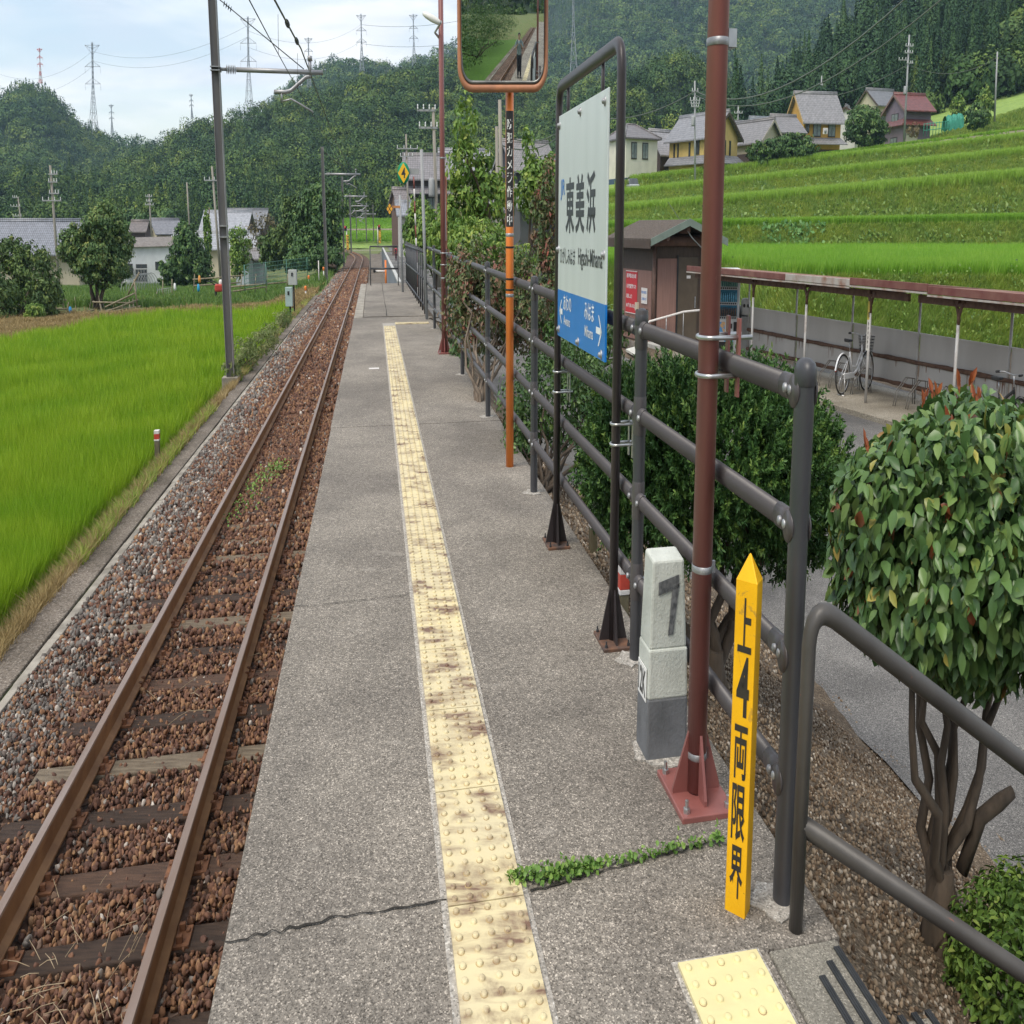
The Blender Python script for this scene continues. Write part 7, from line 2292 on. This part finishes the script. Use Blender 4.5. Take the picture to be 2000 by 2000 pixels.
# --- catenary masts
M['mast'] = pmat('dark_mast_steel', (.26, .25, .245), (.19, .18, .175), 1.2, .55, .3, stretch=(2, 2, .5))
M['mastlight'] = pmat('pale_mast_steel', (.36, .36, .37), (.28, .28, .29), 2, .45, .5)
M['wire'] = pmat('dark_wire', (.045, .05, .045), (.06, .065, .06), 2, .6, .3)
M['wiregreen'] = pmat('weathered_copper_wire', (.12, .14, .11), (.09, .10, .08), 2, .6, .3)
def hmast(label, base, top, Y, bw, armrow=None, armlen=0, full=False):
    a, b = P(base[0], base[1], Y), P(top[0], top[1], Y)
    if abs(b[2] - a[2]) < 0.01: return
    o = thing('catenary_mast', label, 'catenary mast', a, 'steel masts carrying the overhead wire')
    ax = b - a
    def col(d0, d1, s0, s1, mt, nm):
        m = MB()
        q = [TN * d0 + TD * s0, TN * d1 + TD * s0, TN * d1 + TD * s1, TN * d0 + TD * s1]
        m.hexa([a + (0, 0, -.3) + v for v in q] + [b + v for v in q])
        return m.build(nm, mt, o)
    w_ = bw / 2
    col(w_ - .016, w_, -w_, w_, M['mastlight'], 'flange')  # right flange coloured paler than the left flange and the web
    col(-w_, -w_ + .016, -w_, w_, M['mast'], 'flange')
    col(-w_ + .017, w_ - .017, -.02, .02, M['mast'], 'web')
    if full:
        m = MB(); m.tbox(*(sd(a)[0] - .24, sd(a)[0] + .24, sd(a)[1] - .25, sd(a)[1] + .25), -2.0, a[2]); m.build('foundation', M['kerb'], o, bevel=.01)
    if armrow is not None:
        f = (armrow - top[1]) / (base[1] - top[1]); c_ = b + (a - b) * f
        m = MB()
        m.tube([c_ + TN * (w_ + .5), c_ + TN * armlen], .045 if full else .06, 10); arm = m.build('arm', M['mastlight'], o)
        m = MB()
        m.tube([c_ + TN * w_, c_ + TN * (w_ + .2)], .03, 8)
        for k in range(6): m.lathe(c_ + TN * (w_ + .2 + .05 * k), [(.045, 0), (.085, .012), (.045, .03)], 12, axis=TN)
        m.build('insulator', M['porcelain'] if not full else M['poleg'], arm)
        e = c_ + TN * armlen * .88
        m = MB()
        m.tube([e + (0, 0, -.02), e + (0, 0, -.07), e - TN * .15 + (0, 0, -.09), e - TN * .62 + (0, 0, -.33), e - TN * .8 + (0, 0, -.36), e - TN * 1.15 + (0, 0, -.36)], .04 if full else .05, 8)
        m.tube([e - TN * .92 + (0, 0, -.35), e - TN * .92 + (0, 0, -.54)], .03, 8)
        m.tube([e - TN * .88 + (0, 0, -.52), e - TN * .62 + (0, 0, -.48), e - TN * .3 + (0, 0, -.58), e + TN * .06 + (0, 0, -.70)], .022 if full else .03, 6)
        m.build('steady_arm', M['mastlight'], arm)
        m = MB(); m.tube([e + (0, 0, -.06), e + (0, 0, .22)], .05, 8); m.tube([e + (0, 0, .2), e + (0, 0, .28)], .075, 8)
        m.build('wire_support', M['mastlight'], arm)
        if full:
            hi = P(425, -4, Y)
            m = MB(); m.tube([hi, c_ + TN * armlen * .82 + (0, 0, .05)], .012, 6)
            for k in range(4): m.lathe(hi + (c_ + TN * armlen * .82 - hi) * (.07 + .025 * k), [(.02, 0), (.06, .01), (.02, .025)], 8, axis=(c_ + TN * armlen * .82 - hi))
            m.build('stay_rod', M['wire'], o)
        else:
            m = MB(); m.tube([b - (0, 0, .2), c_ + TN * armlen * .8], .02, 5); m.build('stay_rod', M['wire'], o)
        if full:
            m = MB()
            for zz in (.0, .06): m.box(c_ + (0, 0, zz - .03), (bw + .06, bw + .06, .02), TH)
            m.build('clamp_band', M['bolt'], o)
    return o
ms = hmast('nearest steel catenary mast with a long bracket arm on a concrete foot', (451, 735), (412, -60), 25.2, .235, 126, 3.3, True)
m = MB()
for row in (430, 452):
    f = (row + 60) / 795; a, b = P(451, 735, 25.2), P(412, -60, 25.2); c_ = b + (a - b) * f
    m.box(c_, (.255, .255, .028), TH)
m.build('band', M['steel'], ms)
hmast('second catenary mast beside the dark roadside tree', (638, 546), (629, 287), 72.7, .26, 339, 3.4)
hmast('third catenary mast with its arm behind the second', (672, 515), (668, 345), 100, .24, 383, 3.1)
hmast('fourth catenary mast further along the line', (686, 487), (683, 378), 128, .24, 402, 3.0)
hmast('slim far catenary mast left of the track bend', (716, 466), (714, 405), 160, .22, 412, -2.6)
hmast('far catenary mast right of the track bend', (730, 466), (728, 400), 168, .22, 418, -2.4)
hmast('farthest slim mast at the bend', (697, 462), (695, 413), 175, .2, 425, 2.0)
def wire(pts, r, label, name='overhead_wire', mat='wire', cat='wire', group=None):
    m = MB(); m.tube(pts, r, 5)
    o = m.build(name, M[mat], loc=pts[len(pts) // 2])
    return tag(o, label, cat, group)
def ontrack(px, py, d):
    a, b, c = ray(px, py)
    k = a / b
    Y = d / (TN[0] * k + TN[1])
    return P(px, py, Y)
mw = [P(525, -25, 16.0), P(536.6, 0, 17.5), P(580, 81, 23), P(588, 95, 24.6), P(605, 141, 28), P(625.6, 197, 37), P(651.5, 267, 50), P(675, 312, 63), P(687.7, 331, 72)]
wire(mw, .020, 'thick messenger wire running over the track to the second mast', mat='wiregreen')
m = MB()
for k, f in ((1, .5), (1, .99)):
    p_ = mw[k] + (mw[k + 1] - mw[k]) * f; dv = unit(mw[k + 1] - mw[k])
    m.tube([p_ - dv * .18, p_ + dv * .18], .05, 8)
m.build('wire_clamp', M['wire'], bpy.data.objects['overhead_wire'])
wire([P(478, -18, 13.6), P(487, 0, 14.4), P(524, 70, 18.5), P(545, 108, 21.5), P(573, 159, 26), P(600, 205, 33), P(640, 275, 48), P(680, 345, 72), P(690, 358, 80)], .010, 'thin contact wire hanging above the rails')
for k, (px_, r0, r1, yy) in enumerate(((544, 28, 108, 21.6), (582, 104, 180, 25))):
    wire([P(px_ - 1, r0, yy), P(px_, r1, yy)], .006, ['left thin dropper between the two overhead wires', 'right thin dropper hanging below the bracket arm'][k], 'dropper_wire')
wire([P(690, 331, 72.5), P(700, 385, 100), P(703, 402, 128), P(712, 416, 170)], .022, 'far overhead wire between the distant masts')

# --- wires of the village
def sag(a, b, s, n=14):
    a, b = np.asarray(a), np.asarray(b)
    return [a + (b - a) * t - np.array((0, 0, s * 4 * t * (1 - t))) for t in np.linspace(0, 1, n)]
wire(sag(P(1358, 178, 119), P(1790, -22, 62), 2.2), .05, 'upper thick cable rising to the right past the lamp post', 'power_cable', 'wiregreen', group=None)
wire(sag(P(1358, 186, 119), P(1850, -10, 62), 2.4), .04, 'lower thick cable rising to the right past the lamp post', 'power_cable', 'wiregreen')
wire(sag(P(1190, 232, 140), P(1358, 178, 119), .6), .05, 'cable from the sign frame to the pole by the yellow house', 'power_cable', 'wiregreen')
wire(sag(P(1605, 192, 160), P(1770, 128, 146), .5), .04, 'cable between the orange house and the tall pole', 'power_cable', 'wiregreen')
wire(sag(P(1776, 128, 146), P(1948, 112, 150), 1.2), .035, 'cable from the tall pole to the plain grey pole', 'power_cable', 'wiregreen')
wire(sag(P(980, 262, 60), P(1100, 250, 80), .5), .03, 'upper cable crossing behind the sign frame', 'power_cable', 'wiregreen')
wire(sag(P(980, 284, 60), P(1100, 258, 80), .5), .03, 'lower cable crossing behind the sign frame', 'power_cable', 'wiregreen')
wire([P(1305, 395, 55), P(1340, 448, 33.9)], .012, 'thin guy wire reaching the hut gable', 'power_cable')
wire([P(1335, 440, 33.5), P(1352, 465, 31), P(1374, 488, 29)], .02, 'cable with a white insulator leaving the hut gable', 'power_cable')
# --- pylons on the ridges
M['pylon'] = pmat('pylon_steel', (.33, .35, .37), (.28, .30, .32), .2, .6, .3)
M['pylonred'] = pmat('pylon_red', (.60, .16, .14), (.55, .14, .12), .2, .6)
def pylon(label, px, rt, rb, D, mat='pylon', wid=.14, arms=(.06, .28, .47), band=False):
    b, t = P(px + 2, rb, D), P(px, rt, D)
    Hh = t[2] - b[2]
    o = thing('pylon', label, 'pylon', b, 'steel lattice pylons on the ridges')
    b[2] -= Hh * .12; Hh = t[2] - b[2]
    th = max(.10, D / 1000 * .20)
    def wd(f): return Hh * wid * (.16 + .84 * (max(0, f - .42) / .58) ** 1.25) * .5 if f > .42 else Hh * wid * .16 * .5
    lv = [.0, .1, .2, .3, .42, .54, .66, .78, .89, 1.0]
    def C4(f):
        w_ = wd(f); c_ = t + (b - t) * f
        return [c_ + np.array((sx * w_, sy * w_, 0)) for sx, sy in ((-1, -1), (1, -1), (1, 1), (-1, 1))]
    m, m2 = MB(), MB()
    for q, (f0, f1) in enumerate(zip(lv[:-1], lv[1:])):
        A, B_ = C4(f0), C4(f1)
        mm = m; m.m = 1 if (band and q % 2) else 0
        for k in range(4):
            mm.tube([A[k], B_[k]], th, 4, caps=False)
            mm.tube([A[k], B_[(k + 1) % 4]], th * .6, 4, caps=False); mm.tube([A[(k + 1) % 4], B_[k]], th * .6, 4, caps=False)
            mm.tube([B_[k], B_[(k + 1) % 4]], th * .6, 4, caps=False)
    m.build('tower', [M[mat], M['markwhite']], o)
    for q, f in enumerate(arms):
        L_ = Hh * (.155 if q else .15)
        c0 = t + (b - t) * f
        m = MB()
        tip_up = Hh * .035 if q == 0 else 0
        for sgn in (-1, 1):
            tip = c0 + np.array((sgn * L_, 0, tip_up))
            m.tube([c0 + (sgn * wd(f), 0, 0), tip], th * .8, 4); m.tube([c0 + (sgn * wd(f), 0, Hh * .06 * (1 if q else -1)), tip], th * .8, 4)
            for g in (.35, .7): m.tube([c0 + (sgn * (wd(f) + (L_ - wd(f)) * g), 0, tip_up * g), c0 + (sgn * (wd(f) + (L_ - wd(f)) * g * .8), 0, Hh * .06 * (1 - g) * (1 if q else -1) + tip_up * g)], th * .5, 4)
            if q: m.tube([tip, tip - (0, 0, Hh * .07)], th * .7, 4)
        if q == 0: m.tube([c0 + (-L_, 0, tip_up), c0 + (L_, 0, tip_up)], th * .8, 4)
        m.build('crossarm', M[mat], o)
    return o
pylon('pale red and white pylon above the left hill', 77, 94, 155, 820, 'pylonred', band=True)
pylon('tall grey pylon on the right shoulder of the left hill', 180, 82, 240, 720, arms=(.07, .27, .46))
pylon('tiny pylon in the gap between the hills', 217, 204, 256, 1000)
pylon('tiny pylon left of the bracket arm, low on the ridge', 373, 184, 226, 900)
pylon('tall grey pylon behind the bracket arm insulator', 484, 32, 198, 560)
pylon('small pylon seen through the end of the bracket arm', 602, 73, 160, 760)
pylon('pylon standing on the rounded summit', 705, 27, 132, 790)
pylon('faint pylon just left of the distant lamp post', 807, 27, 118, 880)
pylon('large lattice pylon between the mirror and the sign frame', 1119, -70, 150, 640, arms=(.02, .12, .24))
pylon('pylon top against the mountain above the lamp post', 1323, -60, 42, 900)
WIRES = [((0, 145), (180, 100), 760, 720), ((0, 175), (180, 130), 760, 720), ((180, 100), (484, 50), 720, 560), ((180, 118), (484, 72), 720, 560), ((484, 60), (705, 48), 560, 790), ((484, 92), (705, 80), 560, 790), ((705, 48), (1119, -30), 790, 640), ((705, 85), (1119, 20), 790, 640), ((705, 128), (1119, 60), 790, 640), ((1119, 5), (1700, -60), 640, 900), ((1119, 30), (1700, 5), 640, 900), ((1119, 45), (1700, 40), 640, 900)]
for k, (a, b, d0, d1) in enumerate(WIRES):
    wire(sag(P(a[0], a[1], d0), P(b[0], b[1], d1), 7, 20), .05 if k < 6 else .09, 'faint sagging high voltage line strung between the pylons', 'transmission_line', 'wiregreen', group='high voltage lines between the pylons')

# --- trackside things on the left
def cabinet(label, px0, px1, r0, r1, Y, c, post_row):
    a, b = P(px0, r1, Y), P(px1, r0, Y)
    o = thing('trackside_cabinet', label, 'cabinet', np.array(((a[0] + b[0]) / 2, Y, a[2])), 'trackside cabinets on posts')
    cx_ = (a[0] + b[0]) / 2
    m = MB(); m.box((cx_, Y + .12, (a[2] + b[2]) / 2), (b[0] - a[0], .24, b[2] - a[2]), .1); m.build('box', pmat('cabinet_' + 'grey' if c[0] == c[1] else 'cabinet_mint', c, tuple(x * .9 for x in c), 3, .5), o, bevel=.015)
    p_ = P((px0 + px1) / 2 + 1, post_row, Y)
    m = MB(); m.tube([(cx_, Y + .27, p_[2] - .2), (cx_, Y + .27, b[2])], .045, 8); m.build('post', M['blackplastic'], o)
    m = MB(); m.box((cx_, Y - .005, (a[2] * .3 + b[2] * .7)), (.1, .02, .12)); m.build('latch', M['blackplastic'], o)
cabinet('upper grey metal box on a post beside the track', 563, 578, 527, 557, 45.5, (.42, .44, .42), 615)
cabinet('lower mint grey metal box on a post beside the track', 557.5, 569.5, 561, 599, 43.5, (.36, .47, .45), 622)
mf = thing('mesh_fence', 'green wire mesh fence on thin posts beside the line', 'fence', P(560, 535, 80))
fp = [P(478, 548, 66), P(520, 540, 72), P(560, 533, 78), P(600, 527, 84), P(637, 522, 90)]
MESHG = pmat('green_wire', (.10, .25, .19), (.08, .2, .15))
for k, p_ in enumerate(fp):
    MB().tube([p_ + (0, 0, -.5), p_ + (0, 0, .75)], .035, 6).build('post', MESHG, mf)
m = MB()
for a, b in zip(fp[:-1], fp[1:]):
    for z in np.linspace(-.35, .72, 6): m.tube([a + (0, 0, z), b + (0, 0, z)], .012, 4, caps=False)
    for t in np.linspace(0, 1, 14): m.tube([a + (b - a) * t + (0, 0, -.35), a + (b - a) * t + (0, 0, .72)], .009, 4, caps=False)
m.build('mesh', MESHG, mf)
for k, (px_, r0, r1, yy) in enumerate(((622, 509, 549, 70), (658, 481, 512, 108))):
    o = thing('white_stake', ['thin white stake by the second mast', 'thin white stake under the dark roadside tree'][k], 'stake', P(px_, r1, yy))
    MB().tube([P(px_ + 1, r1, yy) + (0, 0, -.2), P(px_, r0, yy)], .045, 6).build('stake', M['markwhite'], o)
for k, (px_, r_, yy) in enumerate(((603, 545, 70), (597, 567, 58), (632, 528, 76))):
    o = thing('orange_marker', 'small orange and white trackside marker among the grass', 'marker', P(px_, r_, yy), 'small orange trackside markers')
    m = MB(); m.lathe(P(px_, r_, yy), [(.08, 0), (.10, .1), (.10, .16), (.0001, .2)], 8); m.build('cap', M['orange'], o)
    m = MB(); m.tube([P(px_, r_, yy) + (0, 0, -.5), P(px_, r_, yy)], .05, 6); m.build('stake', M['markwhite'], o)
# bamboo rails, stick fence, tiller
br = thing('bamboo_rail', 'rough bamboo rail fence above the dry bank', 'fence', P(450, 560, 74))
BAM = pmat('weathered_bamboo', (.30, .26, .18), (.18, .15, .10), 6, .8)
for a, b in (((376, 546), (478, 538)), ((378, 558), (470, 552)), ((440, 561), (560, 551)), ((455, 569), (520, 560))):
    MB().tube([P(a[0], a[1], 74), P(b[0], b[1], 76)], .045, 6).build('rail', BAM, br)
for px_ in (378, 470, 498, 520, 560): MB().tube([P(px_, 572, 75), P(px_ + 2, 535, 75)], .04, 6).build('post', BAM, br)
sf = thing('stick_fence', 'tumbledown fence of grey sticks round the broad tree', 'fence', P(170, 610, 58))
rj = random.Random(12)
m = MB()
for k in range(34):
    px_ = rj.uniform(45, 268); base_r = 640 - (px_ - 40) * .12
    m.tube([P(px_, base_r + 4, 59 + rj.uniform(0, 4)), P(px_ + rj.uniform(-12, 12), base_r - rj.uniform(20, 48), 59 + rj.uniform(0, 4))], rj.uniform(.02, .045), 5)
m.build('sticks', BAM, sf)
for a, b in (((60, 590), (130, 586)), ((60, 605), (140, 603)), ((50, 632), (185, 605)), ((80, 634), (240, 600)), ((200, 612), (270, 585)), ((205, 600), (265, 572)), ((100, 630), (275, 598)), ((180, 590), (262, 592))):
    MB().tube([P(a[0], a[1], 58.5), P(b[0], b[1], 60)], .04, 5).build('rail', BAM, sf)
for a, b in (((262, 545), (268, 600)), ((250, 575), (272, 532)), ((40, 600), (42, 640)), ((36, 590), (48, 636))):
    MB().tube([P(a[0], a[1], 59), P(b[0], b[1], 59)], .05, 6).build('post', BAM, sf)
gt2 = thing('garden_gate', 'small leaning wire gate between two stakes', 'gate', P(328, 590, 72))
for px_, r0 in ((306, 570), (318, 548), (336, 545)): MB().tube([P(px_, 596, 72), P(px_, r0, 72)], .04, 6).build('stake', BAM, gt2)
m = MB()
for k in range(8): m.tube([P(307 + 3.6 * k, 595, 72), P(308 + 3.6 * k, 562, 72)], .012, 4)
for r_ in (564, 578, 592): m.tube([P(306, r_ + 3, 72), P(336, r_ - 3, 72)], .012, 4)
m.build('wire_panel', M['bolt'], gt2)
hp_ = thing('hoop_frame', 'row of thin grey hoops for a vegetable tunnel by the white shed', 'garden hoops', P(275, 565, 80))
m = MB()
for k in range(10):
    c_ = P(252 + 5 * k, 577 - .8 * k, 80 + k * .3)
    m.tube([c_ + np.array((.0 + .35 * math.cos(t), 1.0 * math.cos(t), 1.15 * math.sin(t))) for t in np.linspace(0, math.pi, 9)], .022, 5)
m.build('hoops', M['poleg'], hp_)
ti = thing('cultivator', 'red walking cultivator parked on the dry grass', 'cultivator', P(430, 582, 70))
c_ = P(428, 566, 70)
m = MB(); m.box(c_ + (0, 0, .1), (.7, .8, .38), .3); m.build('engine_cover', pmat('tractor_red', (.50, .06, .04), (.42, .05, .035)), ti, bevel=.08)
for a in (-.35, .42):
    MB().lathe(c_ + (a, .1, -.2), [(.0001, -.08), (.3, -.08), (.32, 0), (.3, .08), (.0001, .08)], 14, axis=(1, .3, 0)).build('wheel', M['tyre'], ti)
m = MB()
for a in (-.2, .2): m.tube([c_ + (a, 0, .2), c_ + (a - .5, -.4, .45), c_ + (a - .7, -.5, .40)], .03, 6)
m.build('handles', M['blackplastic'], ti)
m = MB(); m.lathe(c_ + (.15, .1, .28), [(.16, 0), (.18, .12), (.12, .22), (.0001, .24)], 10); m.build('fuel_tank', M['markwhite'], ti)
for k, (px_, r_, yy, cl_, lb) in enumerate(((138, 618, 57, (.03, .28, .62), 'blue rag tied low on the stick fence'), (388, 570, 72, (.03, .35, .60), 'blue strip of plastic beside the bamboo rails'), (342, 568, 73, (.75, .76, .74), 'white round float by the wire gate'), (106, 595, 58, (.8, .82, .82), 'white reflector disc on the stick fence'), (390, 553, 73, (.7, .3, .06), 'orange bottle on the bamboo rail'))):
    m = MB(); m.lathe(P(px_, r_, yy), [(.0001, 0), (.11, .03), (.13, .15), (.09, .38), (.0001, .42)] if k != 3 else [(.0001, 0), (.11, .05), (.11, .15), (.0001, .2)], 8)
    tag(m.build(['blue_rag', 'blue_plastic', 'white_float', 'reflector_disc', 'orange_bottle'][k], pmat('scrap_' + ['sky', 'teal', 'white', 'pearl', 'orange'][k], cl_), loc=P(px_, r_, yy)), lb, ['rag', 'plastic', 'float', 'reflector', 'bottle'][k])

# --- level crossing far along the line
for k, (px_, r0, r1, yy, lb) in enumerate(((738, 442, 474, 150, 'level crossing signal post right of the track'), (677, 444, 487, 140, 'level crossing signal post left of the track'))):
    b, t = P(px_, r1, yy), P(px_, r0, yy)
    o = thing('crossing_signal', lb, 'crossing signal', b)
    MB().tube([b + (0, 0, -.4), t], .10, 8).build('post', M['markwhite'], o)
    m = MB(); m.box(t + (.25 if k == 0 else -.2, -.05, -.1), (.5, .2, .5)); m.build('lamp_box', M['blackplastic'], o)
    m = MB(); m.lathe(t + (.3 if k == 0 else -.25, -.18, .0), [(.0001, 0), (.16, 0), (.16, .04), (.0001, .05)], 12, axis=(0, -1, 0)); m.build('red_lamp', M['redpaint'], o)
    m = MB(); m.box(b + (.42 if k == 0 else .2, 0, .7), (.42, .2, 1.5)); m.build('striped_panel', pmat('amber_panel', (.72, .42, .04), (.06, .05, .03), 14, .5, lo=.42, hi=.5, stretch=(.2, .2, 1)), o)
o = strip('crossing_deck', [TR(157, -4, -1.17), TR(157, 6, -1.17)], [TR(160, -4, -1.17), TR(160, 6, -1.17)], M['kerb'])
ofs = thing('orange_stopper', 'orange post with a short white arm beyond the end barrier', 'post', P(753, 556, 36.2))
MB().tube([P(754, 556, 36.2) + (0, 0, -.2), P(753, 508, 36.2)], .045, 10).build('post', M['orange'], ofs)
MB().tube([P(752, 530, 36.2), P(733, 530, 36.2)], .03, 8).build('arm', M['markwhite'], ofs)
MB().lathe(P(731, 528, 36.15), [(.0001, -.05), (.06, -.04), (.06, .04), (.0001, .05)], 10, axis=(1, 0, 0)).build('arm_end', M['blackplastic'], ofs)
# ================================================================== people
M['skin'] = pmat('skin', (.50, .32, .23), (.46, .29, .21), 20, .6)
M['hair'] = pmat('black_hair', (.015, .013, .012), (.025, .02, .018), 60, .5)
def merged(mb, name, mat, parent, vox=.014):
    o = mb.build(name, mat, parent)
    r = o.modifiers.new('one_body', 'REMESH'); r.mode = 'VOXEL'; r.voxel_size = vox; r.use_smooth_shade = True
    return o
def figure(label, foot, yaw, hgt, arms, stride, shirt, trousers, bag=None, phone=False, vox=.014):
    """standing figure: yaw = direction it looks in (0 = away from the camera along +Y)"""
    k = hgt / 1.72
    F_ = np.array((math.sin(yaw), math.cos(yaw), 0)); R_ = np.array((math.cos(yaw), -math.sin(yaw), 0)); Up = np.array((0, 0, 1.0))
    A = lambda r, f, u: np.asarray(foot) + (R_ * r + F_ * f + Up * u) * k
    o = thing('person', label, 'person', foot)
    b = MB()
    b.tube([A(0, 0, .88), A(0, .0, 1.0), A(0, .01, 1.15), A(0, .0, 1.32), A(0, -.01, 1.42), A(0, 0, 1.47)], [.12 * k, .135 * k, .135 * k, .15 * k, .10 * k, .055 * k], 14)
    b.tube([A(-.17, -.01, 1.39), A(0, -.01, 1.40), A(.17, -.01, 1.39)], .062 * k, 10)
    b.tube([A(0, 0, 1.44), A(0, .01, 1.54)], .052 * k, 10)
    b.lathe(A(0, .02, 1.485), [(.0001, 0), (.05 * k, .01 * k), (.072 * k, .06 * k), (.082 * k, .12 * k), (.080 * k, .17 * k), (.06 * k, .215 * k), (.0001, .235 * k)], 14)
    b.lathe(A(0, .095, 1.60), [(.014 * k, -.02 * k), (.016 * k, 0), (.0001, .03 * k)], 8, axis=F_)
    for s in (-1, 1):
        b.lathe(A(s * .082, .01, 1.60), [(.0001, -.01), (.025 * k, 0), (.0001, .012)], 8, axis=R_)
        st = stride * s
        b.tube([A(s * .085, 0, .90), A(s * .09, .02 + st * .5, .50), A(s * .09, st, .09)], [.095 * k, .062 * k, .042 * k], 10)
        b.tube([A(s * .09, st - .05, .045), A(s * .10, st + .17, .035)], [.042 * k, .036 * k], 8)
        sh_, el, ha_ = A(s * .19, -.01, 1.38), A(*arms[0][0 if s < 0 else 1]), A(*arms[1][0 if s < 0 else 1])
        b.tube([sh_, el, ha_], [.052 * k, .040 * k, .028 * k], 9)
        fd = unit(ha_ - el)
        for q in range(4):
            off = R_ * (q - 1.5) * .017 * k
            b.tube([ha_ + off, ha_ + off * 1.1 + fd * .06 * k, ha_ + off + fd * (.085 + .008 * (q in (1, 2))) * k - F_ * .0], .009 * k, 6)
        b.tube([ha_, ha_ - R_ * s * .04 * k + fd * .03 * k], .010 * k, 6)
    merged(b, 'body', M['skin'], o, vox)
    c = MB()
    c.tube([A(0, 0, .90), A(0, .0, 1.0), A(0, .01, 1.15), A(0, .0, 1.32), A(0, -.01, 1.42), A(0, 0, 1.455)], [.150 * k, .155 * k, .152 * k, .165 * k, .112 * k, .066 * k], 16)
    c.tube([A(-.18, -.01, 1.39), A(0, -.01, 1.40), A(.18, -.01, 1.39)], .072 * k, 10)
    for s in (-1, 1):
        sh_, el = A(s * .19, -.01, 1.38), A(*arms[0][0 if s < 0 else 1])
        c.tube([sh_, sh_ + (el - sh_) * .85], [.066 * k, .060 * k], 10)
    merged(c, 'shirt', shirt, o, vox)
    t = MB()
    t.tube([A(0, 0, .80), A(0, 0, .98)], [.15 * k, .145 * k], 14)
    for s in (-1, 1):
        st = stride * s
        t.tube([A(s * .085, 0, .92), A(s * .09, .02 + st * .5, .50), A(s * .09, st, .07)], [.105 * k, .078 * k, .066 * k], 12)
    merged(t, 'trousers', trousers, o, vox)
    h = MB()
    h.lathe(A(0, .005, 1.585), [(.0001, 0), (.084 * k, 0), (.094 * k, .05 * k), (.088 * k, .09 * k), (.072 * k, .130 * k), (.0001, .152 * k)], 14)
    h.lathe(A(0, -.03, 1.53), [(.0001, 0), (.06 * k, 0), (.078 * k, .05 * k), (.07 * k, .1 * k), (.0001, .11 * k)], 12)
    merged(h, 'hair', M['hair'], o, vox)
    fc = MB()
    for s in (-1, 1): fc.lathe(A(s * .03, .098, 1.615), [(.0001, 0), (.011 * k, .002), (.0001, .008)], 8, axis=F_)
    fc.obox(A(0, .098, 1.545), R_ * .024 * k, F_ * .004, Up * .005 * k)
    fc.build('eyes_and_mouth', M['hair'], o)
    s_ = MB()
    for s in (-1, 1):
        st = stride * s
        s_.tube([A(s * .09, st - .065, .05), A(s * .095, st + .04, .055), A(s * .10, st + .19, .035)], [.05 * k, .052 * k, .04 * k], 8)
    merged(s_, 'shoes', M['blackplastic'], o, vox)
    if bag is not None:
        g = MB(); g.obox(A(0, -.21, 1.20), R_ * .135 * k, F_ * .075 * k, Up * .20 * k)
        for s in (-1, 1): g.tube([A(s * .10, -.14, 1.38), A(s * .11, .02, 1.47), A(s * .12, .15, 1.30), A(s * .13, -.12, 1.05)], .018 * k, 6)
        bo = g.build('bag', bag, None, loc=A(0, -.21, 1.0), bevel=.03)
        bo.name = 'backpack'
        tag(bo, 'dark backpack worn by the ' + ('person in red' if not phone else 'photographer in the mirror'), 'backpack')
    return o
dark = pmat('dark_trousers', (.03, .032, .042), (.022, .024, .03), 9, .8)
pf = P(773.5, 510.5, 114)
figure('distant person in a red top with a dark backpack walking away along the path', pf, 0.12, 1.25, [[(-.26, -.02, 1.12), (.26, .05, 1.12)], [(-.27, .06, .88), (.27, .0, .88)]], .10,
       pmat('red_top', (.62, .035, .075), (.5, .03, .06), 9, .8), pmat('maroon_trousers', (.09, .03, .05), (.05, .02, .03), 9, .8), bag=M['blackplastic'], vox=.02)
figure('photographer in a grey green shirt and dark trousers, reflected in the mirror', (0.04, -.62, 0), 0.0, 1.68, [[(-.27, .08, 1.14), (.27, .10, 1.14)], [(-.10, .36, 1.33), (.12, .36, 1.33)]], .02,
       pmat('grey_green_shirt', (.24, .30, .29), (.20, .25, .24), 9, .8), dark, bag=M['blackplastic'], phone=True)
